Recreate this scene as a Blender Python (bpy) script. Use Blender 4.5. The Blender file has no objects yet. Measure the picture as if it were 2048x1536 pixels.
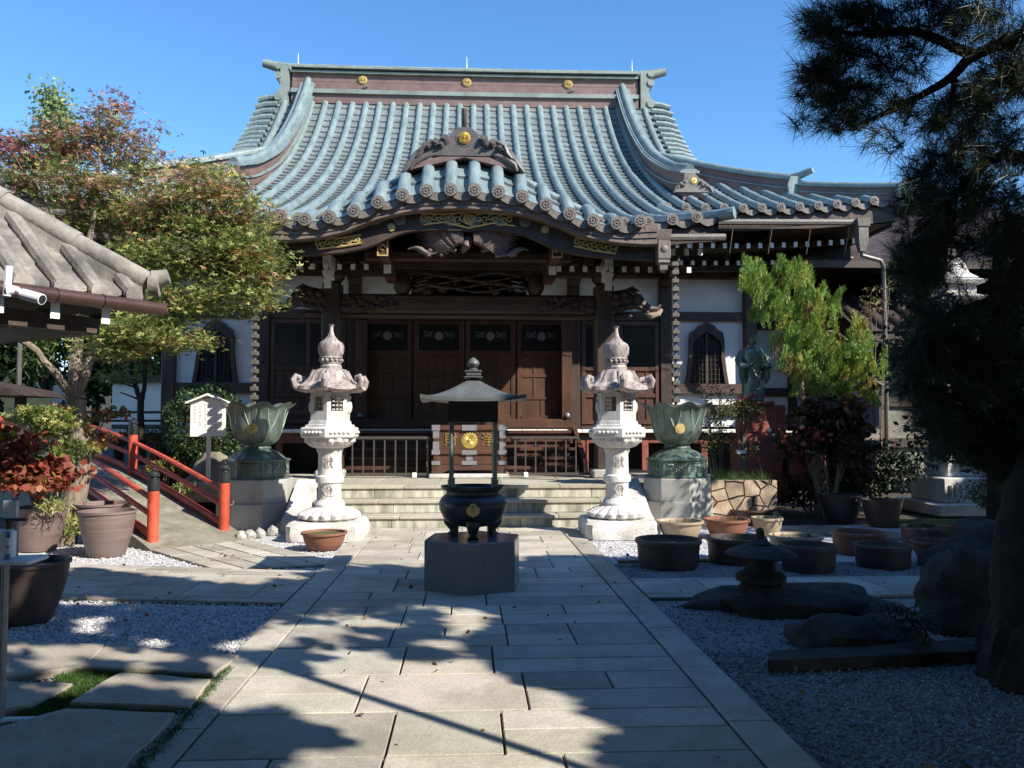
import bpy, math, random
import numpy as np
from mathutils import Vector, Matrix, noise
R = math.radians; PI = math.pi
S = bpy.context.scene
random.seed(7); rng = np.random.default_rng(7)

# ---------------------------------------------------------------- camera
F = 1660.0; YAW = math.atan(84/F); PITCH = math.atan(81/F); CZ = 1.5
cd = bpy.data.cameras.new("camera"); cam = bpy.data.objects.new("camera", cd); S.collection.objects.link(cam)
cd.sensor_width = 36; cd.lens = F/2048*36; cd.clip_end = 2000; cd.clip_start = .05
cam.location = (0, 0, CZ); cam.rotation_euler = (PI/2+PITCH, 0, -YAW)
S.camera = cam
S.render.resolution_x = 1024; S.render.resolution_y = 768
# ---------------------------------------------------------------- light
SUN_EL = 36.5
SX, SY = .785, -.619                       # horizontal direction towards the sun
w = bpy.data.worlds.new("World"); S.world = w; w.use_nodes = True
nt = w.node_tree; sky = nt.nodes.new('ShaderNodeTexSky'); sky.sky_type = 'NISHITA'; sky.sun_disc = False
sky.sun_elevation = R(SUN_EL); sky.sun_rotation = math.atan2(SX, SY)
sky.air_density = 1.0; sky.dust_density = .15; sky.ozone_density = 4.0; sky.altitude = 300
bg = nt.nodes['Background']; bg.inputs['Strength'].default_value = .15
hs = nt.nodes.new('ShaderNodeHueSaturation'); hs.inputs['Saturation'].default_value = 1.18; hs.inputs['Value'].default_value = 1.0
nt.links.new(sky.outputs[0], hs.inputs['Color']); nt.links.new(hs.outputs[0], bg.inputs['Color'])
sl = bpy.data.lights.new("sun", 'SUN'); sl.energy = 5.0; sl.angle = R(.53); sl.color = (1, .93, .82)
so = bpy.data.objects.new("sun", sl); S.collection.objects.link(so)
sd = Vector((SX*math.cos(R(SUN_EL)), SY*math.cos(R(SUN_EL)), math.sin(R(SUN_EL))))
so.rotation_euler = sd.to_track_quat('Z', 'Y').to_euler(); so.location = (10, -8, 12)
vs = S.view_settings; vs.view_transform = 'Standard'; vs.look = 'None'; vs.exposure = .8; vs.gamma = 1
S.render.engine = 'CYCLES'

# ---------------------------------------------------------------- calibration helpers: photo pixel -> world
def ray(px, py):
    x = (px-1024)/F; y = (768-py)/F
    fy = math.cos(PITCH)-y*math.sin(PITCH); uz = math.sin(PITCH)+y*math.cos(PITCH)
    return x*math.cos(YAW)+fy*math.sin(YAW), -x*math.sin(YAW)+fy*math.cos(YAW), uz
def at(px, py, Y):
    r = ray(px, py); k = Y/r[1]; return Vector((r[0]*k, Y, CZ+r[2]*k))
def gr(px, py, z=0.0):
    r = ray(px, py); k = (z-CZ)/r[2]; return Vector((r[0]*k, r[1]*k, z))
def pix(p):
    X, Y, Z = p[0], p[1], p[2]-CZ
    f = X*math.sin(YAW)+Y*math.cos(YAW); r = X*math.cos(YAW)-Y*math.sin(YAW)
    d = f*math.cos(PITCH)+Z*math.sin(PITCH); u = -f*math.sin(PITCH)+Z*math.cos(PITCH)
    if d < .05: return (-9999, -9999)
    return 1024+F*r/d, 768-F*u/d

# ---------------------------------------------------------------- materials
def mat(name, col, rough=.7, var=.25, scale=6, bump=.0, bscale=40, metal=0, col2=None, spec=.5, stretch=None, attr=None, trans=0, dirt=0):
    m = bpy.data.materials.new(name); m.use_nodes = True; n = m.node_tree.nodes; l = m.node_tree.links
    b = n['Principled BSDF']; b.inputs['Roughness'].default_value = rough; b.inputs['Metallic'].default_value = metal
    b.inputs['Specular IOR Level'].default_value = spec
    tc = n.new('ShaderNodeTexCoord'); mp = n.new('ShaderNodeMapping'); l.new(tc.outputs['Object'], mp.inputs[0])
    if stretch: mp.inputs['Scale'].default_value = stretch
    nz = n.new('ShaderNodeTexNoise'); nz.inputs['Scale'].default_value = scale; nz.inputs['Detail'].default_value = 6; nz.inputs['Roughness'].default_value = .65
    l.new(mp.outputs[0], nz.inputs['Vector'])
    if col2 is None: c1 = [max(0, c*(1-var)) for c in col]; c2 = [min(1, c*(1+var)) for c in col]
    else: c1, c2 = col, col2
    rp = n.new('ShaderNodeValToRGB'); rp.color_ramp.elements[0].position = .35; rp.color_ramp.elements[1].position = .65
    rp.color_ramp.elements[0].color = (*c1, 1); rp.color_ramp.elements[1].color = (*c2, 1)
    l.new(nz.outputs[0], rp.inputs[0]); out = rp.outputs[0]
    if attr:
        a = n.new('ShaderNodeAttribute'); a.attribute_name = 'tint'
        mx = n.new('ShaderNodeMix'); mx.data_type = 'RGBA'; mx.blend_type = 'MULTIPLY'; mx.inputs[0].default_value = 1
        l.new(out, mx.inputs[6]); l.new(a.outputs['Color'], mx.inputs[7]); out = mx.outputs[2]
    if dirt:
        n2 = n.new('ShaderNodeTexNoise'); n2.inputs['Scale'].default_value = 1.7; n2.inputs['Detail'].default_value = 8; n2.inputs['Roughness'].default_value = .7
        l.new(tc.outputs['Object'], n2.inputs['Vector'])
        r2 = n.new('ShaderNodeValToRGB'); r2.color_ramp.elements[0].position = .42; r2.color_ramp.elements[1].position = .6
        r2.color_ramp.elements[0].color = (1, 1, 1, 1); k = 1-dirt; r2.color_ramp.elements[1].color = (k, k, k*.95, 1)
        l.new(n2.outputs[0], r2.inputs[0])
        mx = n.new('ShaderNodeMix'); mx.data_type = 'RGBA'; mx.blend_type = 'MULTIPLY'; mx.inputs[0].default_value = 1
        l.new(out, mx.inputs[6]); l.new(r2.outputs[0], mx.inputs[7]); out = mx.outputs[2]
    l.new(out, b.inputs['Base Color'])
    if bump:
        n3 = n.new('ShaderNodeTexNoise'); n3.inputs['Scale'].default_value = bscale; n3.inputs['Detail'].default_value = 5
        l.new(mp.outputs[0], n3.inputs['Vector']); bp = n.new('ShaderNodeBump'); bp.inputs['Strength'].default_value = bump; bp.inputs['Distance'].default_value = .02
        l.new(n3.outputs[0], bp.inputs['Height']); l.new(bp.outputs[0], b.inputs['Normal'])
    if trans:
        b.inputs['Transmission Weight'].default_value = 0
        ts = n.new('ShaderNodeBsdfTranslucent'); l.new(out, ts.inputs[0]); ms = n.new('ShaderNodeMixShader'); ms.inputs[0].default_value = trans
        o = n['Material Output']; l.new(b.outputs[0], ms.inputs[1]); l.new(ts.outputs[0], ms.inputs[2]); l.new(ms.outputs[0], o.inputs[0])
    return m
M = {}
M['tile'] = mat('copper_tile', (.14, .195, .205), .45, .16, 5, .06, 30, col2=(.235, .30, .305), stretch=(3, .5, .5), dirt=.16)
M['pan'] = mat('pan_tile', (.125, .155, .16), .55, .16, 9, .1, 60, col2=(.21, .24, .243), stretch=(2, .6, .6), dirt=.2)
M['tile_end'] = mat('dark_tile_end', (.16, .14, .12), .55, .3, 20)
M['ridge_red'] = mat('brown_ridge_panel', (.17, .105, .095), .55, .15, 5, .1, 30, dirt=.2)
M['ridge_cap'] = mat('pale_green_cap', (.21, .25, .225), .5, .2, 8, .1, 30, stretch=(8, 1, 1), dirt=.3)
M['brown_cu'] = mat('brown_copper_sheet', (.17, .13, .105), .5, .2, 6, .1, 25, dirt=.25)
M['wood'] = mat('dark_timber', (.058, .036, .026), .6, .35, 5, .25, 20, stretch=(1, 1, .25), dirt=.3)
M['woodh'] = mat('dark_timber_grain', (.07, .045, .034), .6, .35, 5, .3, 20, stretch=(.25, 1, 3), dirt=.3)
M['lip'] = mat('tile_lip', (.06, .07, .07), .6, .2, 20)  # dark colour paints the step shading on the pan tile lips
M['orn'] = mat('dark_copper_ornament', (.10, .085, .075), .5, .25, 8, .1, 30)
M['door'] = mat('reddish_door_wood', (.09, .04, .025), .5, .3, 4, .15, 25, stretch=(1, 1, .2), dirt=.25)
M['carve'] = mat('carved_wood', (.12, .085, .075), .6, .35, 9, .3, 40)
M['carve_d'] = mat('dark_carved_wood', (.045, .03, .024), .6, .35, 9, .3, 40)
M['white'] = mat('white_plaster', (.72, .72, .72), .85, .05, 2, .03, 20, dirt=.06)
M['wtip'] = mat('white_paint', (.78, .77, .72), .7, .06, 8)
M['gold'] = mat('gilt_metal', (.72, .5, .14), .32, .2, 20, metal=.75)
M['bronze_l'] = mat('pale_bronze_edge', (.30, .36, .31), .5, .2, 8, .05, 30)
M['goldp'] = mat('gilt_paint', (.48, .37, .14), .5, .2, 20)
M['black'] = mat('near_black', (.012, .012, .012), .35, .2, 5)
M['granite'] = mat('granite_slab', (.37, .335, .28), .8, .12, 90, .25, 120, col2=(.55, .51, .44), attr=True, dirt=.26)
M['granite_g'] = mat('grey_granite', (.27, .27, .26), .75, .2, 120, .2, 140, col2=(.5, .49, .45), dirt=.22)
M['granite_d'] = mat('polished_dark_granite', (.06, .065, .075), .2, .2, 150, 0, 100, col2=(.22, .225, .24))
M['stone_w'] = mat('white_carved_stone', (.52, .50, .48), .85, .18, 60, .5, 60, col2=(.78, .76, .73), dirt=.3)
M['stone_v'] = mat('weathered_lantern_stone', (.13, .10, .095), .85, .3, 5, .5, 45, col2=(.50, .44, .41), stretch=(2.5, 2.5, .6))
M['step'] = mat('step_stone', (.20, .21, .16), .8, .3, 3, .3, 60, col2=(.56, .55, .46), stretch=(2.2, 1, .45), attr=True)
M['stept'] = mat('step_tread', (.42, .39, .32), .8, .15, 20, .3, 80, dirt=.2, attr=True)
M['gravel'] = mat('white_gravel', (.30, .30, .32), .9, .3, 70, 1.0, 75, col2=(.75, .74, .74))
M['pebble'] = mat('pebbles', (.62, .61, .61), .85, .1, 3, attr=True)
M['soil'] = mat('dark_soil', (.045, .04, .03), .95, .35, 5, .6, 30)
M['bronze'] = mat('green_bronze', (.09, .12, .10), .42, .3, 4, .1, 30, metal=.35, col2=(.20, .27, .24), stretch=(3, 3, .6), dirt=.3)
M['bronze_d'] = mat('dark_bronze', (.035, .04, .042), .38, .25, 5, .06, 30, metal=.4)
M['bronze_r'] = mat('grey_bronze_roof', (.10, .11, .108), .5, .2, 5, .08, 30, metal=.1)
M['chain'] = mat('dull_chain_metal', (.13, .12, .10), .5, .2, 8, metal=.3)
M['steel'] = mat('bronze_rail_metal', (.10, .09, .08), .4, .1, 8, metal=.4)
M['silver'] = mat('grey_metal_fitting', (.24, .24, .25), .45, .15, 30, .1, 90, metal=.3)
M['red'] = mat('vermilion_paint', (.58, .085, .04), .55, .22, 9, .15, 30, dirt=.35)
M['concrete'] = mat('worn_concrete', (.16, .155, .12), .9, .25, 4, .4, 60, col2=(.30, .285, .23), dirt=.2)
M['clay'] = mat('terracotta', (.24, .10, .06), .7, .2, 6, .1, 30, dirt=.25)
M['clay_c'] = mat('cream_clay', (.42, .33, .24), .7, .2, 6, .1, 30, dirt=.35)
M['clay_b'] = mat('brown_glaze', (.09, .05, .035), .4, .25, 6, .05, 30)
M['pot_p'] = mat('purple_brown_pot', (.17, .12, .11), .55, .2, 5, .3, 40, stretch=(.3, .3, 8))
M['tub'] = mat('dark_clay_tub', (.05, .035, .03), .55, .3, 6, .1, 30)
M['water'] = mat('still_water', (.05, .06, .045), .05, .2, 5)
M['bark'] = mat('bark', (.13, .10, .075), .9, .4, 8, .8, 30, col2=(.32, .26, .2), stretch=(3, 3, .6))
M['bark_d'] = mat('dark_pine_bark', (.018, .015, .012), .95, .4, 8, 1, 20)
M['rock'] = mat('dark_rock', (.015, .015, .015), .95, .4, 4, 1, 14, col2=(.06, .057, .052))
M['rock_b'] = mat('brown_rock', (.14, .12, .09), .9, .3, 4, .7, 14, col2=(.28, .24, .18))
M['oldtile'] = mat('grey_clay_tile', (.13, .125, .12), .75, .25, 3, .4, 30, col2=(.33, .30, .26), dirt=.35)
M['gutter'] = mat('copper_gutter', (.10, .055, .045), .35, .2, 5, metal=.5)
M['yellow'] = mat('yellow_cladding', (.62, .47, .18), .7, .06, 4)
M['green_m'] = mat('green_mesh', (.05, .2, .1), .5, .1, 4)
M['plastic'] = mat('white_plastic', (.75, .77, .78), .35, .04, 4)
M['blue'] = mat('blue_print', (.06, .2, .6), .4, .1, 4)
M['ink'] = mat('faded_ink', (.38, .36, .36), .8, .1, 8)
M['leaf'] = mat('leaf', (.85, .85, .85), .5, .2, 12, attr=True, trans=.35)
M['needle'] = mat('needle', (.9, .9, .9), .45, .2, 12, attr=True, trans=.1)
M['glass'] = mat('dark_glass', (.02, .025, .03), .12, .2, 3)
M['moss'] = mat('moss', (.07, .10, .02), .95, .4, 12, .8, 50)
M['redstone'] = mat('reddish_stone', (.24, .07, .05), .6, .25, 6, .1, 30)

# ---------------------------------------------------------------- mesh building
COL = S.collection
def org(o):
    v = Vector((0, 0, 0))
    while o: v += o.location; o = o.parent
    return v
def link_mesh(name, verts, faces, m, parent=None, tint=None, smooth=35):
    me = bpy.data.meshes.new(name)
    o = bpy.data.objects.new(name, me); COL.objects.link(o)
    if parent:
        o.parent = parent; off = org(parent)
        verts = [(v[0]-off.x, v[1]-off.y, v[2]-off.z) for v in verts]
    me.from_pydata(verts, [], faces)
    for mm in (m if isinstance(m, (list, tuple)) else [m]): me.materials.append(M[mm] if isinstance(mm, str) else mm)
    if smooth:
        me.shade_smooth(); me.set_sharp_from_angle(angle=R(smooth))
    if tint is not None:
        a = me.color_attributes.new('tint', 'FLOAT_COLOR', 'CORNER')
        arr = np.ones((len(me.loops), 4), np.float32); k = 0
        for f, t in zip(faces, tint):
            n = len(f); arr[k:k+n, :3] = t; k += n
        a.data.foreach_set('color', arr.ravel())
    return o
def sphere_arr(c, r, nu, nv):
    vs_, fs = [], []
    for j in range(nv+1):
        a = -PI/2+PI*j/nv
        for i in range(nu):
            t = 2*PI*i/nu; vs_.append((c[0]+r[0]*math.cos(a)*math.cos(t), c[1]+r[1]*math.cos(a)*math.sin(t), c[2]+r[2]*math.sin(a)))
    for j in range(nv):
        for i in range(nu):
            i2 = (i+1) % nu; fs.append((j*nu+i, j*nu+i2, (j+1)*nu+i2, (j+1)*nu+i))
    return vs_, fs
class MB:
    def __init__(s): s.v = []; s.f = []; s.t = []; s.cur = (1, 1, 1); s.mi = []; s.ci = 0; s.X = None
    def add(s, vs_, fs):
        k = len(s.v)
        if s.X is not None: vs_ = [tuple(s.X @ Vector(p)) for p in vs_]
        s.v += [tuple(p) for p in vs_]; s.f += [tuple(i+k for i in f) for f in fs]; s.t += [s.cur]*len(fs); s.mi += [s.ci]*len(fs)
        return s
    def box(s, x0, x1, y0, y1, z0, z1, taper=0):
        t = taper
        return s.add([(x0, y0, z0), (x1, y0, z0), (x1, y1, z0), (x0, y1, z0), (x0+t, y0+t, z1), (x1-t, y0+t, z1), (x1-t, y1-t, z1), (x0+t, y1-t, z1)],
                     [(0, 3, 2, 1), (4, 5, 6, 7), (0, 1, 5, 4), (1, 2, 6, 5), (2, 3, 7, 6), (3, 0, 4, 7)])
    def cbox(s, x0, x1, y0, y1, z0, z1, c=.01):          # box with chamfered edges
        c = min(c, (x1-x0)/3, (y1-y0)/3, (z1-z0)/3)
        vs_ = []
        for zz, d in ((z0, c), (z0+c, 0), (z1-c, 0), (z1, c)):
            a, b, e, g = x0+d, x1-d, y0+d, y1-d
            vs_ += [(a+c, e, zz), (b-c, e, zz), (b, e+c, zz), (b, g-c, zz), (b-c, g, zz), (a+c, g, zz), (a, g-c, zz), (a, e+c, zz)]
        fs = [tuple(range(7, -1, -1)), tuple(range(24, 32))]
        for j in range(3):
            for i in range(8): fs.append((j*8+i, j*8+(i+1) % 8, (j+1)*8+(i+1) % 8, (j+1)*8+i))
        return s.add(vs_, fs)
    def tube(s, pts, rad, n=8, cap=True, flat=1):
        pts = [Vector(p) for p in pts]; k = len(s.v); vs_ = []; fs = []
        if not isinstance(rad, (list, tuple)): rad = [rad]*len(pts)
        up = Vector((0, 0, 1)); prev = None
        for i, p in enumerate(pts):
            d = (pts[min(i+1, len(pts)-1)]-pts[max(i-1, 0)])
            d = d.normalized() if d.length > 1e-6 else Vector((0, 0, 1))
            if prev is None: a = d.cross(up if abs(d.z) < .95 else Vector((1, 0, 0))).normalized()
            else:
                a = prev-d*prev.dot(d); a = a.normalized() if a.length > 1e-5 else d.orthogonal().normalized()
            prev = a; b = d.cross(a)
            for q in range(n):
                t = 2*PI*q/n; vs_.append(p+(a*math.cos(t)+b*math.sin(t)*flat)*rad[i])
        for i in range(len(pts)-1):
            for q in range(n): fs.append((i*n+q, i*n+(q+1) % n, (i+1)*n+(q+1) % n, (i+1)*n+q))
        if cap: fs.append(tuple(range(n-1, -1, -1))); fs.append(tuple(range((len(pts)-1)*n, len(pts)*n)))
        return s.add(vs_, fs)
    def lathe(s, prof, n=24, c=(0, 0, 0), fn=None, rot=0, cap=True):   # prof [(r,z)]
        vs_ = []; fs = []
        for j, (r, z) in enumerate(prof):
            for i in range(n):
                t = 2*PI*i/n+rot; rr, zz = (r, z) if fn is None else fn(r, z, t, j/(len(prof)-1))
                vs_.append((c[0]+rr*math.cos(t), c[1]+rr*math.sin(t), c[2]+zz))
        for j in range(len(prof)-1):
            for i in range(n): fs.append((j*n+i, j*n+(i+1) % n, (j+1)*n+(i+1) % n, (j+1)*n+i))
        if cap: fs.append(tuple(range(n-1, -1, -1))); fs.append(tuple(range((len(prof)-1)*n, len(prof)*n)))
        return s.add(vs_, fs)
    def ell(s, c, r, nu=12, nv=8): return s.add(*sphere_arr(c, r, nu, nv))
    def ext(s, poly, y0, y1):                              # polygon in x,z extruded along y
        n = len(poly); vs_ = [(x, y0, z) for x, z in poly]+[(x, y1, z) for x, z in poly]
        fs = [tuple(range(n)), tuple(range(2*n-1, n-1, -1))]
        for i in range(n): fs.append((i, i+n, (i+1) % n+n, (i+1) % n))
        return s.add(vs_, fs)
    def band(s, top, bot, y0, y1):                         # strip between two x,z polylines, thick in y
        n = len(top); vs_ = []
        for (a, b), (c, d) in zip(top, bot): vs_ += [(a, y0, b), (c, y0, d), (a, y1, b), (c, y1, d)]
        fs = [(0, 1, 3, 2), (4*n-4, 4*n-2, 4*n-1, 4*n-3)]
        for i in range(n-1):
            k = 4*i; fs += [(k, k+4, k+5, k+1), (k+2, k+3, k+7, k+6), (k, k+2, k+6, k+4), (k+1, k+5, k+7, k+3)]
        return s.add(vs_, fs)
    def slab(s, poly, z0, z1):                              # polygon in x,y extruded in z
        n = len(poly); vs_ = [(p[0], p[1], z0) for p in poly]+[(p[0], p[1], z1) for p in poly]
        fs = [tuple(range(n-1, -1, -1)), tuple(range(n, 2*n))]
        for i in range(n): fs.append((i, (i+1) % n, (i+1) % n+n, i+n))
        return s.add(vs_, fs)
    def kiku(s, c, r, d, petals=16):                        # chrysanthemum crest facing -y
        for k in range(petals):
            t = 2*PI*k/petals; ca, sa = math.cos(t), math.sin(t); ww = r*.2
            P = [(.15*r, 0, d*.6), (.6*r, -ww*.75, d*.5), (.9*r, -ww*.85, d*.3), (r, 0, d*.3), (.9*r, ww*.85, d*.3), (.6*r, ww*.75, d*.5), (.65*r, 0, d)]
            vs_ = [(c[0]+a*ca-b*sa, c[1]-h, c[2]+a*sa+b*ca) for a, b, h in P]
            s.add(vs_, [(0, 1, 6), (1, 2, 6), (2, 3, 6), (3, 4, 6), (4, 5, 6), (5, 0, 6)])
        s.tube([(c[0], c[1], c[2]), (c[0], c[1]-d*.35, c[2])], r*.93, 24)
        s.ell((c[0], c[1]-d*.6, c[2]), (r*.2, d*.7, r*.2), 10, 6)
        return s
    def build(s, name, m, parent=None, tint=False, smooth=35):
        o = link_mesh(name, s.v, s.f, m, parent, s.t if tint else None, smooth)
        if isinstance(m, (list, tuple)): o.data.polygons.foreach_set('material_index', s.mi)
        return o
def tag(o, label=None, cat=None, group=None, kind=None):
    if label: o['label'] = label
    if cat: o['category'] = cat
    if group: o['group'] = group
    if kind: o['kind'] = kind
    return o
def thing(name, loc, label, cat, group=None):
    o = bpy.data.objects.new(name, None); COL.objects.link(o); o.location = loc; o.empty_display_size = .2
    return tag(o, label, cat, group)
def copy_tree(o, parent=None):
    c = o.copy(); COL.objects.link(c)
    if parent: c.parent = parent
    for ch in list(o.children): copy_tree(ch, c)
    return c
def inst(o, loc, rz=0, label=None, s=None):
    c = copy_tree(o); c.location = loc; c.rotation_euler = (0, 0, rz)
    if s: c.scale = (s, s, s) if not isinstance(s, (tuple, list)) else s
    if label: c['label'] = label
    return c
def struct(o): o['kind'] = 'structure'; return o
def text(name, body, size, loc, m, parent, ext=.004, rot=(PI/2, 0, 0), align='CENTER'):
    cu = bpy.data.curves.new(name, 'FONT'); cu.body = body; cu.size = size; cu.extrude = ext; cu.align_x = align; cu.align_y = 'CENTER'; cu.resolution_u = 2
    t = bpy.data.objects.new(name+'_tmp', cu); COL.objects.link(t)
    bpy.context.view_layer.update()
    me = bpy.data.meshes.new_from_object(t.evaluated_get(bpy.context.evaluated_depsgraph_get())); bpy.data.objects.remove(t)
    o = bpy.data.objects.new(name, me); COL.objects.link(o); me.materials.clear(); me.materials.append(M[m])
    o.rotation_euler = rot; o.location = Vector(loc)-(org(parent) if parent else Vector()); o.parent = parent
    return o
def smoothstep(a, b, x): t = min(1, max(0, (x-a)/(b-a))); return t*t*(3-2*t)

# ---------------------------------------------------------------- foliage (numpy)
def leafmesh(name, pts, size, cols, kind, parent, m='leaf', dirs=None, jitter=.35, flat=.0):
    pts = np.asarray(pts, float); N = len(pts)
    if dirs is None:
        d = rng.normal(size=(N, 3)); 
    else: d = np.asarray(dirs, float)+rng.normal(size=(N, 3))*jitter
    d /= np.linalg.norm(d, axis=1)[:, None]+1e-9
    q = rng.normal(size=(N, 3)); 
    if flat: q = q*(1-flat)+np.array([0, 0, 1.])*flat*3
    b = np.cross(d, q); b /= np.linalg.norm(b, axis=1)[:, None]+1e-9
    nn = np.cross(b, d)
    sz = size*rng.uniform(.6, 1.3, N)[:, None]
    if kind == 'maple':      # 5 pointed star-like outline made of a fan of 3 kites
        V = []; F_ = []; 
        outs = []
        for ang, ln in ((0, 1.), (1.05, .85), (-1.05, .85)):
            dd = d*math.cos(ang)+b*math.sin(ang); bb = -d*math.sin(ang)+b*math.cos(ang)
            for a, w_ in ((0, 0), (.45, .17), (1, 0), (.45, -.17)):
                outs.append(pts+dd*sz*a*ln+bb*sz*w_+nn*sz*(.12*a))
        k = 12; V = np.stack(outs, 1); nf = 3; fs = np.array([[0, 1, 2, 3], [4, 5, 6, 7], [8, 9, 10, 11]])
    elif kind == 'needle':
        outs = [pts+b*sz*.012, pts-b*sz*.012, pts+d*sz]; k = 3; V = np.stack(outs, 1); fs = np.array([[0, 1, 2]])
    elif kind == 'blade':
        outs = [pts, pts+d*sz*.45+b*sz*.07, pts+d*sz, pts+d*sz*.45-b*sz*.07]; k = 4; V = np.stack(outs, 1); fs = np.array([[0, 1, 2, 3]])
    elif kind == 'round':
        outs = []
        for i in range(6):
            t = 2*PI*i/6; outs.append(pts+d*sz*.5*(1+math.cos(t))+b*sz*.5*math.sin(t)+nn*sz*.08*math.cos(2*t))
        k = 6; V = np.stack(outs, 1); fs = np.array([[0, 1, 2, 3, 4, 5]])
    else:                     # oval leaf
        outs = [pts, pts+d*sz*.5+b*sz*.28, pts+d*sz, pts+d*sz*.5-b*sz*.28]; k = 4; V = np.stack(outs, 1); fs = np.array([[0, 1, 2, 3]])
    V = V.reshape(-1, 3); nf, fl = fs.shape
    if parent: V = V-np.array(org(parent))
    Fa = (np.arange(N)[:, None, None]*k+fs[None]).reshape(-1, fl)
    me = bpy.data.meshes.new(name); me.vertices.add(len(V)); me.vertices.foreach_set('co', V.astype(np.float32).ravel())
    me.loops.add(Fa.size); me.loops.foreach_set('vertex_index', Fa.astype(np.int32).ravel())
    me.polygons.add(len(Fa)); me.polygons.foreach_set('loop_start', np.arange(len(Fa), dtype=np.int32)*fl)
    me.update(calc_edges=True)
    cols = np.asarray(cols, float); c = np.ones((N, 4), np.float32)
    c[:, :3] = cols*rng.uniform(.7, 1.3, (N, 1))
    a = me.color_attributes.new('tint', 'FLOAT_COLOR', 'CORNER'); a.data.foreach_set('color', np.repeat(c, nf*fl, 0).ravel())
    me.materials.append(M[m]); o = bpy.data.objects.new(name, me); COL.objects.link(o)
    if parent: o.parent = parent
    return o
def pick(pal, n, wts=None):
    pal = np.array(pal); return pal[rng.choice(len(pal), n, p=wts)]
def clumps(c, r, n, sub=.13, flat=.5, per=40, shell=.55, ids=False):
    """leaf positions grouped in small sprays spread through an ellipsoid"""
    m_ = max(1, n//per); u = rng.normal(size=(m_, 3)); u /= np.linalg.norm(u, axis=1)[:, None]
    rad = rng.uniform(shell**3, 1, m_)**(1/3); cc = np.array(c)+u*rad[:, None]*np.array(r)
    idx = rng.integers(0, m_, n); p = rng.normal(size=(n, 3))*np.array([sub, sub, sub*flat])
    return (cc[idx]+p, u[idx], idx) if ids else (cc[idx]+p, u[idx])
# ================================================================ TEMPLE HALL
XC = -.12
hall = thing('temple_hall', (XC, 18, 0), 'large dark timber temple hall with blue-green copper tile roof and arched porch gable', 'temple')
PY = [8, 12.8, 14, 15, 16.4, 17.5, 19, 20.5, 22, 23.2, 24.2, 27]; PZ = [3.6, 4.62, 4.95, 5.28, 5.82, 6.3, 7.05, 7.92, 8.95, 10.06, 11.24, 14.9]
_yy = np.linspace(12, 25, 131); _zz = np.interp(_yy, PY, PZ); _c = np.polyfit(_yy-18, _zz, 4)
def P(y): return float(np.polyval(_c, y-18))
GX = 5.6; EX = 8.9; EY = 16.4; KX = 4.05; KY = 12.85; RY = 24.2
def lift(x, y):
    k = max(0, abs(x)-5.2)/3.7; return .26*k*k*smoothstep(20, 16.4, y)
def S_(x, y):                                             # roof surface
    z = P(y)
    if abs(x) > 2.4 and y < 15.4: z += .12*smoothstep(2.6, KX, abs(x))*smoothstep(15.4, 12.9, y)
    return z+lift(x, y)
def yb(x): return KY if abs(x) < KX+.01 else EY
def yt(x): return RY if abs(x) <= GX else EY+(EX-abs(x))+.0
SP = .388
def half_pipe(mb, pts, r, n=6, down=.3):
    """upper half of a round tile run; pts centre line"""
    vs_, fs = [], []
    for i, p in enumerate(pts):
        rr = r*(1.06 if i % 2 else .97)
        for q in range(n+1):
            t = PI*q/n; vs_.append((p[0]+rr*math.cos(t), p[1], p[2]+rr*math.sin(t)*1.05-(r*down if q in (0, n) else 0)))
    for i in range(len(pts)-1):
        for q in range(n): k = i*(n+1)+q; fs.append((k, k+1, k+n+2, k+n+1))
    mb.add(vs_, fs)
tiles = MB(); ends = MB()
def pan_column(mb, x0, x1, y0, y1, surf, step=.27, sag=.035):
    n = max(1, int(round((y1-y0)/step))); st = (y1-y0)/n; xs = [x0+(x1-x0)*k/4 for k in range(5)]
    for j in range(n):
        a, b = y0+j*st, y0+(j+1)*st
        vs_ = []
        for yy, up in ((a, .045), (b, .0), (a, .0)):
            for k, x in enumerate(xs):
                s_ = sag*math.sin(PI*k/4); vs_.append((x, yy-(.0 if up else 0), surf(x, yy)+up-s_))
        fs = []
        mb.ci = 1; mb.add(vs_, [(k, k+1, 6+k, 5+k) for k in range(4)]); mb.ci = 2; mb.add(vs_, [(k, 10+k, 11+k, k+1) for k in range(4)]); mb.ci = 0
def roundel(mb, x, y, z, r):
    mb.tube([(x, y, z), (x, y-.05, z)], r, 16)
    mb.tube([(x, y-.05, z), (x, y-.062, z)], [r, r*.97], 16)
    for k in range(8):
        t = 2*PI*k/8+.2; mb.box(x+math.cos(t)*r*.48-.012, x+math.cos(t)*r*.48+.012, y-.075, y-.06, z+math.sin(t)*r*.48-.012, z+math.sin(t)*r*.48+.012)
    mb.ell((x, y-.06, z), (r*.2, .02, r*.2), 8, 5)
nx = int(EX/SP)
xs = [SP*(k+.5) for k in range(-nx-1, nx+1)]
xs = [x for x in xs if abs(x) < EX-.15]
for x in xs:
    if 4.35 < abs(x) < 4.95 and False: continue
    y0, y1 = yb(x), yt(x)
    if y1-y0 < .2: continue
    n = max(2, int((y1-y0)/.3)); pts = [(x+XC, y0-.05+(y1-y0+.05)*k/n, S_(x, y0+(y1-y0)*k/n)+.03) for k in range(n+1)]
    half_pipe(tiles, pts, .086); roundel(ends, x+XC, y0-.03, S_(x, y0)+.035, .095)
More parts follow.
